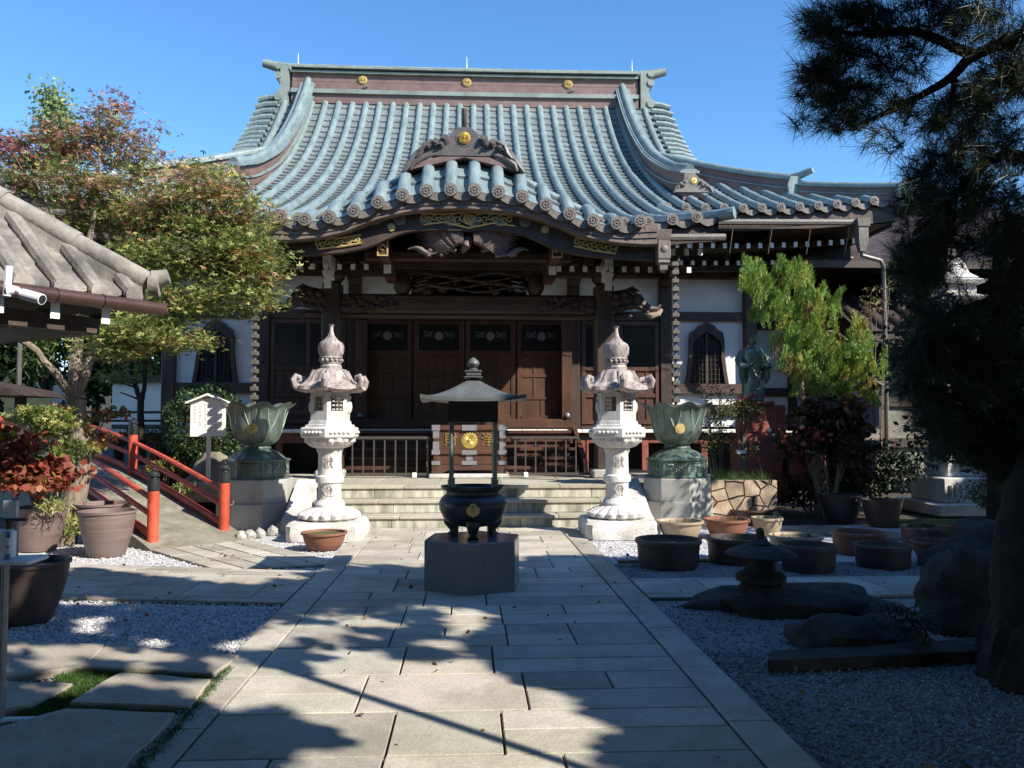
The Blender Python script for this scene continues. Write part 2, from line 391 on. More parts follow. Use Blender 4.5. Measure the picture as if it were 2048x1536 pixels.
for x in xs:
    xa, xb = x+.06, x+SP-.06; xm = x+SP/2
    if abs(xm) > EX-.1: continue
    y0, y1 = max(yb(xa), yb(xb)), yt(max(abs(xa), abs(xb)))
    if y1-y0 < .2: continue
    pan_column(tiles, xa+XC-.03, xb+XC+.03, y0, y1, lambda X, Y: S_(X-XC, Y))
    zc = S_(xm, y0); ends.band([(xa+XC+(xb-xa)*k/5, zc+.03-.035*math.sin(PI*k/5)) for k in range(6)], [(xa+XC+(xb-xa)*k/5, zc-.05-.06*math.sin(PI*k/5)) for k in range(6)], y0-.02, y0+.01)
roof = tiles.build('roof', ['tile', 'pan', 'lip'], hall, smooth=50); ends.build('eave_roundels', 'tile_end', roof)
# roof body below the tiles, back slope, side slopes, gable walls
rb = MB()
def sheet(mb, f, u, v):
    vs_ = [f(a, b) for b in v for a in u]; n = len(u)
    mb.add(vs_, [(j*n+i, j*n+i+1, (j+1)*n+i+1, (j+1)*n+i) for j in range(len(v)-1) for i in range(n-1)])
ys = list(np.linspace(KY, EY, 10)); sheet(rb, lambda a, b: (a+XC, b, S_(a, b)-.06), list(np.linspace(-KX, KX, 12)), ys)
for sgn in (-1, 1):
    for v0, v1 in ((0, 1),):
        sheet(rb, lambda a, b: (XC+sgn*(a*(EX-(b-EY) if b-EY < EX-GX else GX)), b, S_(sgn*a*(EX-(b-EY) if b-EY < EX-GX else GX), b)-.06), list(np.linspace(0, 1, 14)), list(np.linspace(EY, RY, 26)))
        # back slope
        sheet(rb, lambda a, b: (XC+sgn*(a*(EX-(b-EY) if b-EY < EX-GX else GX)), 2*RY-b, P(b)+lift(a*EX, b)), list(np.linspace(0, 1, 14)), list(np.linspace(EY, RY, 20)))
    # side slope
    sheet(rb, lambda a, b: (XC+sgn*(EX-(b-EY)), RY+a*(RY-b), P(b)+lift(EX*abs(a)**3, b)), list(np.linspace(-1, 1, 15)), list(np.linspace(EY, EY+EX-GX+.5, 10)))
    g = [(RY-k, P(RY-k)-.05) for k in np.linspace(4.2, 0, 10)]+[(RY+k, P(RY-k)-.05) for k in np.linspace(.4, 4.2, 10)]
    rb.add([(XC+sgn*(GX-.35), a, b) for a, b in g], [tuple(range(len(g)))])
rb.build('roof_underlay', 'brown_cu', roof)
# verge tiles beyond the gable edge
vt = MB()
for sgn in (-1, 1):
    y = RY-.3
    while y > EY+EX-GX+.1:
        z = P(y)+.06; vt.tube([(XC+sgn*(GX-.2), y, z+.05), (XC+sgn*(GX+.12), y, z+.03), (XC+sgn*(GX+.42), y, z-.06)], .085, 8); y -= .27
    sheet(vt, lambda a, b: (XC+sgn*(GX-.1+a*.5), b, P(b)-.02-.1*a), [0, 1], list(np.linspace(19.6, RY, 18)))
vt.build('verge_tiles', 'tile', roof)
# ---- ridges
def ridge_run(name, pts, h, wd, parent=hall, cap_r=.13, red='brown_ridge_panel', over=.3, lean=0):
    """stacked ridge following pts (x,y,z of its foot); box courses + round cap"""
    body = MB(); cap = MB(); pts = [Vector(p) for p in pts]
    def sec(i):
        d = (pts[min(i+1, len(pts)-1)]-pts[max(i-1, 0)]); d.z = 0; d.normalize(); return Vector((-d.y, d.x, 0))
    def strip(mb, z0, z1, w0):
        vs_ = []; 
        for i, p in enumerate(pts):
            s_ = sec(i)*w0
            for q, zz in ((-1, z0), (1, z0), (1, z1), (-1, z1)): vs_.append(p+s_*q+Vector((0, 0, zz)))
        fs = []
        for i in range(len(pts)-1):
            for q in range(4): fs.append((i*4+q, i*4+(q+1) % 4, i*4+4+(q+1) % 4, i*4+4+q))
        n = len(pts)*4; fs += [(3, 2, 1, 0), (n-4, n-3, n-2, n-1)]; mb.add(vs_, fs)
    strip(body, -.15, h*.30, wd*.8); strip(body, h*.34, h*.78, wd*.62)
    strip(cap, h*.29, h*.35, wd*1.0); strip(cap, h*.78, h*.86, wd*1.05)
    cp = [p+Vector((0, 0, h*.86+cap_r*.4)) for p in pts]
    cap.tube(cp, cap_r, 12); strip(cap, h*.84, h*.86+cap_r*.3, wd*.8)
    b = body.build(name, 'ridge_red', parent); cap.build('ridge_capping', M['ridge_cap'] if name == 'main_ridge' else 'tile', b)
    return b
# main ridge
zr = P(RY)-.17
mr = MB(); NR = 24
def ry_(x): return .04*(abs(x)/5.1)**2.2                 # ridge rises to its ends
def rbox(mb, z0, z1, hw, x1=5.05):
    u = [x1*(2*k/NR-1) for k in range(NR+1)]; vs_ = []
    for x in u:
        for a, b in ((-hw, z0), (hw, z0), (hw, z1), (-hw, z1)): vs_.append((x+XC, RY+a, zr+b+ry_(x)*.6))
    fs = []
    for i in range(NR):
        for q in range(4): fs.append((i*4+q, i*4+(q+1) % 4, i*4+4+(q+1) % 4, i*4+4+q))
    fs += [(3, 2, 1, 0), (NR*4, NR*4+1, NR*4+2, NR*4+3)]; mb.add(vs_, fs)
rbox(mr, -.3, -.02, .42); rbox(mr, .08, .36, .33); rbox(mr, .375, .6, .31)
main = mr.build('main_ridge', 'ridge_red', hall)
mc = MB(); rbox(mc, -.03, .09, .5); rbox(mc, .6, .66, .42); rbox(mc, .71, .77, .5)
u = [5.95*(2*k/30-1) for k in range(31)]
mc.tube([(x+XC, RY, zr+.84+ry_(x)*.6+(.16*((abs(x)-5.1)/.85)**1.5 if abs(x) > 5.1 else 0)) for x in u], [.165 if abs(x) < 5.2 else .165-.06*(abs(x)-5.2) for x in u], 14)
mc.build('ridge_capping', 'ridge_cap', main)
sh = MB(); rbox(sh, .66, .71, .36); sh.build('ridge_shadow_course', 'black', main)  # black strip put in as the shadow line under the ridge cap
for u_ in (-3.02, 0, 2.98):
    c = MB(); c.kiku((XC+u_, RY-.33, zr+.44+ry_(u_)*.6), .14, .06); c.build('chrysanthemum_crest', 'goldp', main)
    c = MB(); c.tube([(XC+u_+.05, RY-.34, zr+.17), (XC+u_+.13, RY-.42, zr+.22), (XC+u_+.05, RY-.38, zr+.28)], [.03, .045, .015], 6); 
    if u_: c.build('ridge_hook', 'tile_end', main)
for u_ in (-4.95, 0, 4.95):
    c = MB(); c.tube([(XC+u_, RY, zr+.95), (XC+u_, RY, zr+1.35)], [.018, .008], 6); c.build('lightning_rod', 'wtip', main)
for sgn in (-1, 1):                                       # scrolled end ornaments
    c = MB(); x0 = XC+sgn*5.12
    prof = [(.0, .84), (.26, .86), (.30, .74), (.24, .66), (.28, .54), (.34, .46), (.27, .36), (.24, .2), (.30, .06), (.36, -.04), (.34, -.2), (.26, -.32), (.0, -.34)]
    c.ext([(x0+sgn*a, zr+b) for a, b in (prof if sgn > 0 else prof[::-1])], RY-.42, RY+.42)
    for zc, rr in ((.77, .09), (.50, .1), (-.12, .12)): c.tube([(x0+sgn*.3, RY-.46, zr+zc), (x0+sgn*.3, RY+.46, zr+zc)], rr, 12)
    c.build('ridge_end_ornament', 'ridge_cap', main)
# descending ridges
def oni(x, y, z, s, parent, crest=True, name='gable_ornament', m='brown_cu', q=1.0, cr=1.0):
    """ornamental end plate with shoulders, cloud scrolls and a gold crest, facing -y"""
    c = MB()
    pl = [(-.95, -.02), (-1.0, .10), (-.86, .16), (-.80, .30), (-.70, .34), (-.62, .3), (-.5, .42), (-.36, .48), (-.30, .7), (-.2, .84), (-.1, .9), (0, .92), (.1, .9), (.2, .84), (.30, .7), (.36, .48), (.5, .42), (.62, .3), (.70, .34), (.80, .30), (.86, .16), (1.0, .10), (.95, -.02)]
    c.ext([(x+a*s, z+b*s*q) for a, b in pl], y-.06*s, y+.12*s)
    for sg in (-1, 1):
        for a, b, r_ in ((.42, .50, .13), (.62, .38, .12), (.5, .32, .09), (.78, .24, .08)):
            for k, rr in enumerate((1, .72, .42)): c.tube([(x+sg*a*s, y, z+b*s*q), (x+sg*a*s, y-(.1+.05*k)*s, z+b*s*q)], r_*rr*s*(.5+.5*q), 12)
        c.tube([(x+sg*.7*s, y-.08*s, z+.3*s), (x+sg*.88*s, y-.1*s, z+.2*s), (x+sg*.95*s, y-.1*s, z+.02*s), (x+sg*1.05*s, y-.1*s, z-.08*s)], [.05*s, .06*s, .06*s, .03*s], 6)
    c.tube([(x, y, z+.55*s*q), (x, y-.07*s, z+.55*s*q)], .24*s*cr, 20)
    o = c.build(name, m, parent)
    if crest: c = MB(); c.kiku((x, y-.08*s, z+.55*s*q), .175*s*cr, .05*s); c.build('chrysanthemum_crest', 'gold', o if not parent or parent is hall else parent)
    return o
for sgn in (-1, 1):
    pts = []
    for k in range(25):
        y = 24.35-(24.35-17.45)*k/24; pts.append((XC+sgn*(4.6+.25*smoothstep(20, 17.4, y)), y, P(y)+.06+.12*smoothstep(18.6, 17.4, y)))
    b = ridge_run('descending_ridge', pts, .58, .2, cap_r=.10)
    xo = XC+sgn*4.9
    oni(xo, 17.4, P(17.4)+.22, .42, hall, name='ridge_end_plate', m='tile_end')
# corner ridges (two tiers each)
for sgn in (-1, 1):
    def hp(k): y = EY+k; x = EX-k; return (XC+sgn*x, y, P(y)+lift(x, y)+.02)
    pts = [hp(k) for k in np.linspace(4.3, 1.6, 12)]
    b = ridge_run('corner_ridge', pts, .42, .16, cap_r=.09)
    e = MB(); a = hp(1.6); e.tube([(a[0], a[1], a[2]+.40), (a[0]+sgn*.15, a[1]-.15, a[2]+.42), (a[0]+sgn*.34, a[1]-.34, a[2]+.48)], [.09, .085, .07], 12); e.build('upturned_end_tile', 'tile', b)
    e = MB(); e.ext([(a[0]-.13, a[2]-.1), (a[0]+.13, a[2]-.1), (a[0]+.16, a[2]+.2), (a[0]+.1, a[2]+.38), (a[0]-.1, a[2]+.38), (a[0]-.16, a[2]+.2)], a[1]-.2, a[1]-.1); e.build('ridge_end_plate', 'tile', b)
    pts = [hp(k) for k in np.linspace(1.5, -.02, 8)]
    b = ridge_run('corner_ridge', pts, .28, .14, cap_r=.08)
    e = MB(); a = hp(-.05); e.ext([(a[0]-.18, a[2]-.1), (a[0]+.18, a[2]-.1), (a[0]+.2, a[2]+.3), (a[0], a[2]+.42), (a[0]-.2, a[2]+.2)], a[1]-.2, a[1]-.08); e.build('ridge_end_plate', 'tile', b)

# ---- porch gable (undulating front)
KF = 12.5
kx = [0, .18, .55, .92, 1.25, 1.6, 1.95, 2.3, 2.65, 2.85]; kz = [5.02, 5.02, 5.0, 4.93, 4.82, 4.68, 4.58, 4.53, 4.56, 4.60]
rx_ = [0, .4, .95, 1.3, 1.65, 2.0, 2.35, 2.75, 2.9]; rz = [5.76, 5.71, 5.48, 5.29, 5.11, 4.95, 4.80, 4.72, 4.7]
def smooth_tab(X, Z, n=5):
    g = np.linspace(0, X[-1], 400); v = np.interp(g, X, Z); k = np.ones(41)/41; vp = np.concatenate([v[20:0:-1], v, np.full(20, v[-1])+np.arange(1, 21)*(v[-1]-v[-2])]); v2 = np.convolve(vp, k, 'valid'); return lambda x: float(np.interp(abs(x), g, v2))
Kf = smooth_tab(kx, kz); Rf = smooth_tab(rx_, rz)
pg = MB(); pe = MB(); SK = .362; KD = .85
def ks(x, y): t = (y-KF)/KD; return Kf(x)+(Rf(x)-Kf(x))*(1-(1-t)**1.5) if t < 1 else Rf(x)
xk = [SK*(k+.5) for k in range(-8, 8)]
for x in xk:
    pts = [(x+XC, KF-.05+KD*k/6, ks(x, KF+KD*k/6)+.02) for k in range(7)]
    half_pipe(pg, pts, .098); roundel(pe, x+XC, KF-.04, Kf(x)+.03, .103)
for x in xk[:-1]:
    pan_column(pg, x+XC+.05, x+SK+XC-.05, KF, KF+KD, lambda X, Y: ks(X-XC, Y), step=.28)
    zc = Kf(x+SK/2); pe.band([(x+XC+SK*k/6, Kf(x+SK*k/6)+.02-.03*math.sin(PI*k/6)) for k in range(7)], [(x+XC+SK*k/6, Kf(x+SK*k/6)-.05-.07*math.sin(PI*k/6)) for k in range(7)], KF-.02, KF+.01)
u = np.linspace(-2.8, 2.8, 57)
pg.tube([(x+XC, KF+KD+.03, Rf(x)+.03) for x in u], .07, 8)
def yback(x):
    zt = Rf(x); lo, hi = 12.9, 18
    for _ in range(20):
        m_ = (lo+hi)/2
        if S_(x, m_) < zt: lo = m_
        else: hi = m_
    return max(hi, KF+KD+.05)
sheet(pg, lambda a, b: (a+XC, KF+KD+(yback(a)-KF-KD)*b, Rf(a)-.02), list(u), [0, .5, 1])
porch = pg.build('porch_gable', ['tile', 'tile', 'lip'], hall, smooth=50); pe.build('eave_roundels', 'tile_end', porch)
# layered copper bargeboard under the tiles
bx = [0, .7, 1.08, 1.45, 1.75, 2.0, 2.4, 2.8, 3.02]; bz = [4.84, 4.80, 4.72, 4.60, 4.46, 4.39, 4.33, 4.31, 4.32]
Bf = smooth_tab(bx, bz)
v = np.linspace(-3.0, 3.0, 61)
for j, (f0, f1, yy) in enumerate(((0, .36, 12.51), (.36, .68, 12.53), (.68, 1.0, 12.55))):
    c = MB(); top = [(a+XC, Kf(min(abs(a), 2.85))-.03+(Bf(a)-Kf(min(abs(a), 2.85)))*f0) for a in v]; bot = [(a+XC, Kf(min(abs(a), 2.85))-.03+(Bf(a)-Kf(min(abs(a), 2.85)))*f1-.004) for a in v]
    c.band(top, bot, yy, 13.3); c.build('layered_bargeboard', 'brown_cu', porch)
sm = MB()                                                 # seams of the copper sheets
for j in range(3):
    for i in range(40):
        a = -2.9+i*.15+(j % 2)*.075; 
        if abs(a) > 2.9: continue
        t0, t1 = j*.33, j*.33+.3; K0 = Kf(min(abs(a), 2.85))-.03; D = Bf(a)-K0
        sm.box(a+XC-.003, a+XC+.003, 12.505+.02*j, 12.511+.02*j, K0+D*t1, K0+D*t0)
sm.build('sheet_seams', 'black', porch)
# dark barge board with curved lower edge
hx = [0, .3, .8, 1.1, 1.4, 1.8, 2.4, 2.9, 3.05]; hz = [4.50, 4.52, 4.50, 4.40, 4.25, 4.15, 4.10, 4.08, 4.08]
Hf = smooth_tab(hx, hz)
c = MB(); c.band([(a+XC, Bf(a)-.005) for a in v], [(a+XC, Hf(a)) for a in v], 12.78, 12.92); c.build('barge_board', 'wood', porch)
def scroll_plate(name, poly, y, parent, seed=0):
    """gilt openwork plate: rim along the polygon with curling tendrils inside"""
    c = MB(); n = len(poly); P3 = [(a, y, b) for a, b in poly]; c.tube(P3+[P3[0]], .016, 5, cap=False)
    rr = random.Random(seed); x0 = min(p[0] for p in poly); x1 = max(p[0] for p in poly)
    def zr_(x):
        zs = []
        for i in range(n):
            a, b = poly[i], poly[(i+1) % n]
            if (a[0]-x)*(b[0]-x) < 0: zs.append(a[1]+(b[1]-a[1])*(x-a[0])/(b[0]-a[0]))
        return (min(zs), max(zs)) if len(zs) > 1 else (0, 0)
    x = x0+.05; sg = 1
    while x < x1-.04:
        a, b = zr_(x)
        if b-a > .05:
            r_ = (b-a)*.36; cz = (a+b)/2+sg*(b-a)*.05
            c.tube([(x+sg*0+r_*(1-t*.8)*math.cos(sg*(t*7+1)), y-.006, cz+r_*(1-t*.8)*math.sin(sg*(t*7+1))) for t in np.linspace(0, 1, 14)], [.012]*13+[.02], 5)
            sg = -sg; x += r_*1.35
        else: x += .03
    return c.build(name, 'goldp', parent)
q = lambda px, py: (at(px, py, 12.76).x, at(px, py, 12.76).z)
g = scroll_plate('gilt_plate', [q(*p) for p in ((842, 426), (880, 428), (937, 424), (995, 428), (1033, 430), (1012, 438), (1030, 452), (985, 446), (938, 456), (890, 444), (848, 449), (862, 438))], 12.76, porch, 1)
c = MB(); a = at(938, 438, 12.76); c.kiku((a.x, 12.76, a.z), .1, .04); c.build('chrysanthemum_crest', 'goldp', g)
scroll_plate('gilt_plate', [q(*p) for p in ((630, 478), (680, 476), (722, 470), (708, 480), (724, 486), (690, 492), (636, 498))], 12.76, porch, 2)
scroll_plate('gilt_plate', [q(*p) for p in ((1238, 486), (1190, 482), (1150, 475), (1164, 486), (1148, 492), (1190, 501), (1230, 507))], 12.76, porch, 3)
for px_, py_ in ((783, 455), (1090, 459)):
    a = at(px_, py_, 12.77); c = MB(); c.tube([(a.x, 12.78, a.z), (a.x, 12.75, a.z)], .06, 18); c.tube([(a.x, 12.75, a.z), (a.x, 12.74, a.z)], .035, 14); c.build('gilt_boss', 'goldp', porch)
# gable-end ornament on top: sloped base board, scroll plate, crest, spout tile
ob = MB(); xg = XC+.02; zb = 5.62
ob.band([(xg-.9, zb-.02), (xg, zb+.2), (xg+.9, zb-.02)], [(xg-.9, zb-.12), (xg, zb+.1), (xg+.9, zb-.12)], 12.95, 13.35)
ob.build('ornament_base', 'ridge_red', porch)
oni(xg, 12.98, zb+.13, .72, porch, q=.68, cr=.8, m='orn')
orn = MB()
for sg in (-1, 1):
    orn.tube([(xg+sg*.55, 13.0, zb+.2), (xg+sg*.72, 12.98, zb+.16), (xg+sg*.84, 12.96, zb+.0), (xg+sg*.95, 12.94, zb-.14)], [.05, .07, .07, .03], 8)
    orn.tube([(xg+sg*.45, 12.95, zb+.14), (xg+sg*.65, 12.95, zb+.09), (xg+sg*.8, 12.93, zb-.02), (xg+sg*.84, 12.93, zb-.12)], [.03, .05, .045, .02], 8)
orn.build('scroll_shoulder', 'orn', porch)
sp = MB(); sp.tube([(xg, 13.3, zb+.45), (xg, 13.1, zb+.58), (xg, 12.98, zb+.74), (xg, 12.93, zb+.88)], [.045, .05, .05, .05], 12); sp.build('spout_tile', 'brown_cu', porch)
ridge_run('porch_ridge', [(xg, y, 5.7) for y in (13.2, 14, 15, 16.1)], .3, .14, cap_r=.09)

# ---- soffits, rafters
so_ = MB()
sheet(so_, lambda a, b: (XC+a, b, S_(a, b)-.30), list(np.linspace(-KX, KX, 10)), list(np.linspace(KY+.1, 16.5, 8)))
for sgn in (-1, 1): sheet(so_, lambda a, b: (XC+sgn*a, b, S_(a, b)-.34-(b-EY)*.1), list(np.linspace(3.6, EX-.1, 12)), [16.45, 17.5, 18.62])
sheet(so_, lambda a, b: (XC+a, b, S_(a, b)-.36-(b-EY)*.1), list(np.linspace(-4, 4, 6)), [16.45, 17.5, 18.62])
for sgn in (-1, 1): sheet(so_, lambda a, b: (XC+sgn*(6.3+(EX-6.4)*a), EY+b, 5.42+lift(6.3+2.5*a, EY)*.9-.0*a), [0, 1], [.1, 8, 15.5])
so_.build('eave_soffit', 'wood', hall)
fa = MB()
for sgn in (-1, 1):
    u = np.linspace(KX, EX, 10)
    fa.band([(XC+sgn*a, S_(a, EY)-.06) for a in u], [(XC+sgn*a, S_(a, EY)-.40) for a in u], EY+.06, EY+.12)
    u = np.linspace(2.75, KX, 5); fa.band([(XC+sgn*a, S_(a, KY)-.06) for a in u], [(XC+sgn*a, S_(a, KY)-.34) for a in u], KY+.06, KY+.12)
    fa.add([(XC+sgn*KX, y, S_(KX, y)+dz) for y in np.linspace(KY, EY+.3, 8) for dz in (-.02, -.36)], [(2*k, 2*k+1, 2*k+3, 2*k+2) for k in range(7)])
    # edge pipe of porch roof, curling outwards at its foot
    fa2 = MB(); fa2.tube([(XC+sgn*(KX-.1+.12*smoothstep(14.5, 12.8, y)), y, S_(KX, y)+.06) for y in np.linspace(16.3, 13.0, 10)]+[(XC+sgn*(KX+.1), 12.8, S_(KX, KY)+.07), (XC+sgn*(KX+.22), 12.72, S_(KX, KY)+.08)], .1, 10); fa2.build('edge_tile_run', 'tile', roof)
    eg = MB(); a = EX-.0
    eg.tube([(XC+sgn*a, EY-.02, S_(a, EY)+.06), (XC+sgn*a, EY+15.4, S_(a, EY)+.06)], .1, 8); eg.build('edge_tile_run', 'tile', roof)
    fa.box(min(XC+sgn*(EX-.1), XC+sgn*(EX-.02)), max(XC+sgn*(EX-.1), XC+sgn*(EX-.02)), EY+.1, EY+15.5, 5.5+.1, 6.15)
fa.build('eave_fascia', 'wood', hall)
def rafters(x0, x1, y0, y1, zf, sp, name, w_=.07, h=.1):
    a = MB(); n = int(round((x1-x0)/sp))
    for k in range(n+1):
        x = XC+x0+(x1-x0)*k/n; z0, z1 = zf(x-XC, y0), zf(x-XC, y1)
        vs_ = [(x-w_/2, y0, z0-h), (x+w_/2, y0, z0-h), (x+w_/2, y0, z0), (x-w_/2, y0, z0), (x-w_/2, y1, z1-h), (x+w_/2, y1, z1-h), (x+w_/2, y1, z1), (x-w_/2, y1, z1)]
        a.ci = 0; a.add(vs_, [(0, 3, 7, 4), (1, 5, 6, 2), (3, 2, 6, 7), (0, 4, 5, 1)])
        a.ci = 1; a.box(x-w_/2-.003, x+w_/2+.003, y0-.012, y0, z0-h-.003, z0+.003)
    a.build(name, ['wood', 'wtip'], hall)
zk = lambda x, y: 4.26+(y-13.0)*.2+.05*smoothstep(1.5, 4, abs(x))+.14*max(0, 1-abs(abs(x)-1.4)/.7)*(abs(x) < 2.1)
for sgn in (-1, 1):
    a, b = (1.62, 3.85) if sgn > 0 else (-3.85, -1.62)
    rafters(a, b, 13.2, 15.6, zk, .232, 'upper_rafters'); rafters(a, b, 13.9, 15.6, lambda x, y: zk(0, y)-.26, .232, 'lower_rafters', h=.09)
    a, b = (4.15, 8.4) if sgn > 0 else (-8.4, -4.15)
    rafters(a, b, 16.85, 18.6, lambda x, y: 5.26+lift(x, EY)*.8+(y-16.85)*.14, .25, 'upper_rafters'); rafters(a, b, 17.5, 18.6, lambda x, y: 5.02+lift(x, EY)*.6+(y-17.5)*.14, .25, 'lower_rafters', h=.09)
    # side eave rafters seen from below
    c = MB()
    for k in range(26): y = 18.9+k*.26; c.box(min(XC+sgn*6.5, XC+sgn*8.4), max(XC+sgn*6.5, XC+sgn*8.4), y, y+.07, 5.25, 5.34)
    c.build('side_rafters', 'woodh', hall)
# gutters
for sgn in (-1, 1):
    c = MB(); xa, xb = 3.0, 4.12; z = 4.42
    c.tube([(XC+sgn*xa, 12.74, z), (XC+sgn*xb, 12.74, z+.02)], .06, 8); gt = c.build('porch_gutter', 'tile_end', hall)
    c = MB(); gx = XC+sgn*3.12; c.lathe([(.17, .14), (.14, 0), (.12, -.03)], 4, (gx, 12.7, z-.04), rot=PI/4); c.cbox(gx-.1, gx+.1, 12.6, 12.8, z-.36, z-.07); c.lathe([(.12, -.36), (.13, -.41), (.09, -.43), (.08, -.52)], 4, (gx, 12.7, z), rot=PI/4); c.ell((gx, 12.6, z-.2), (.06, .02, .06)); c.build('rainwater_head', 'tile_end', gt)
    c = MB(); c.tube([(XC+sgn*4.15, EY-.1, 5.56), (XC+sgn*8.0, EY-.1, 5.6)], .065, 8)
    for k in range(5): x = XC+sgn*(4.6+k*.8); c.tube([(x, EY-.1, 5.5), (x, EY-.02, 5.3), (x+.02, EY+.2, 5.0)], .01, 4)
    gt = c.build('main_gutter', 'tile_end', hall)
    c = MB(); gx = XC+sgn*8.05; c.lathe([(.2, .16), (.17, 0), (.14, -.02), (.14, -.3), (.1, -.42), (.09, -.5)], 4, (gx, EY-.1, 5.5), rot=PI/4); c.build('rainwater_head', 'tile_end', gt)
    c = MB(); c.tube([(gx, EY-.1, 5.0), (gx, EY-.1, 4.92), (gx+sgn*.38, EY-.1, 4.82), (gx+sgn*.44, EY-.1, 4.7), (gx+sgn*.44, EY-.1, .2)], .045, 8); c.build('downpipe', 'chain', hall)

# ---- porch frame
for sgn in (-1, 1):
    x = XC+.1+sgn*2.39; c = MB(); c.cbox(x-.165, x+.165, 14.43, 14.77, .70, 3.98, .035); o = c.build('porch_pillar', 'wood', hall)
    c = MB(); c.cbox(x-.24, x+.24, 14.35, 14.85, .56, .72, .03); c.build('pillar_base', 'granite_g', o)
    c = MB(); c.lathe([(.15, 0), (.26, .1), (.26, .2)], 4, (x, 14.6, 3.98), rot=PI/4); c.box(x-.62, x+.62, 14.5, 14.7, 4.14, 4.27); c.lathe([(.10, 0), (.17, .07), (.17, .13)], 4, (x-.5, 14.6, 4.27), rot=PI/4); c.lathe([(.10, 0), (.17, .07), (.17, .13)], 4, (x+.5, 14.6, 4.27), rot=PI/4); c.lathe([(.12, 0), (.2, .07), (.2, .13)], 4, (x, 14.6, 4.27), rot=PI/4)
    c.build('bracket_set', 'wood', o)
    c = MB(); c.box(x-.07, x+.07, 13.98, 14.0, 4.17, 4.36); c.box(x-.06, x+.06, 14.08, 14.5, 4.0, 4.14); c.box(x-.07, x+.07, 14.0, 14.5, 4.15, 4.37); c.ext([(x-.06, 3.8), (x+.06, 3.8), (x+.06, 3.98), (x+.1, 4.1), (x-.1, 4.1), (x-.06, 3.98)], 14.06, 14.08); 
    c.build('white_bracket_nose', 'wtip', o)
    # carved beast head nosing
    c = MB(); X = lambda a: x+sgn*a
    c.tube([(X(.12), 14.6, 3.66), (X(.4), 14.58, 3.72), (X(.62), 14.56, 3.68), (X(.78), 14.55, 3.56), (X(.95), 14.54, 3.55), (X(1.02), 14.54, 3.63)], [.2, .19, .14, .08, .05, .02], 10)
    c.tube([(X(.3), 14.5, 3.8), (X(.5), 14.46, 3.9), (X(.62), 14.48, 3.86)], [.06, .05, .01], 6); c.tube([(X(.6), 14.5, 3.6), (X(.8), 14.48, 3.46), (X(.98), 14.47, 3.5)], [.05, .03, .01], 6)
    for k in range(9): a = .15+k*.05; c.ell((X(a), 14.42, 3.5+.36*((k*37) % 10)/10), (.06, .06, .06), 7, 5)
    c.tube([(X(.1), 14.6, 3.42), (X(.45), 14.6, 3.44), (X(.62), 14.6, 3.36)], [.07, .06, .02], 6)
    o2 = c.build('carved_beast_nosing', 'carve_d', o)
    if sgn > 0: c = MB(); c.tube([(X(.72), 14.5, 3.47), (X(.84), 14.48, 3.42), (X(.96), 14.47, 3.46), (X(1.02), 14.47, 3.54)], [.02, .06, .05, .03], 8); c.build('pale_tusk', 'clay_c', o2)
bm = MB(); bm.cbox(XC+.1-2.24, XC+.1+2.24, 14.46, 14.74, 3.44, 3.78, .04); bm.cbox(XC+.1-2.24, XC+.1+2.24, 14.49, 14.72, 3.37, 3.435, .02); mb_ = bm.build('rainbow_beam', 'woodh', hall)
c = MB()
for sg in (-1, 1):
    rr = random.Random(4)
    for k in range(46): a = 1.3+rr.random()*.9; c.ell((XC+.1+sg*a, 14.44, 3.5+rr.random()*.22), (.03+rr.random()*.05, .035, .02+rr.random()*.04), 7, 5)
    c.tube([(XC+.1+sg*(1.25-t*.75), 14.45, 3.62+.05*math.sin(t*5)) for t in np.linspace(0, 1, 10)], .01, 4)
c.build('carved_relief', 'carve_d', mb_)
c = MB(); c.cbox(XC-3.75, XC+3.85, 14.5, 14.7, 4.40, 4.56); c.cbox(XC-2.1, XC+2.2, 14.52, 14.68, 4.12, 4.22); c.build('upper_beam', 'woodh', hall)
c = MB(); c.cbox(XC-1.6, XC+1.8, 13.55, 13.75, 4.20, 4.33); c.build('gable_tie_beam', 'woodh', porch)
for sgn in (-1, 1):
    x = XC+.1+sgn*1.17; c = MB(); c.lathe([(.10, 3.79), (.16, 3.9), (.165, 4.0), (.13, 4.12)], 16, (x, 14.6, 0)); c.build('bottle_strut', 'wood', hall)
    x = XC+.12+sgn*1.36; c = MB(); c.box(x-.075, x+.075, 12.95, 14.6, 4.14, 4.40); c.box(x-.09, x+.09, 14.0, 14.6, 3.98, 4.14); o = c.build('porch_purlin', 'door', hall)
    x2 = XC+.12+sgn*1.37; c = MB(); c.box(x2-.085, x2+.085, 12.93, 12.948, 4.13, 4.15); c.box(x2-.085, x2+.085, 12.93, 12.948, 4.38, 4.40); c.box(x2-.085, x2-.065, 12.932, 12.946, 4.15, 4.38); c.box(x2+.065, x2+.085, 12.932, 12.946, 4.15, 4.38)
    c.tube([(x2+.04*math.cos(t), 12.93, 4.26+.05*math.sin(t)*(1-t*.05)) for t in np.linspace(0, 5, 9)], .01, 4); c.build('gilt_end_cap', 'goldp', o)
    c = MB(); c.box(x-.06, x+.06, 13.6, 13.62, 3.98, 4.12); c.build('white_bracket_nose', 'wtip', o)
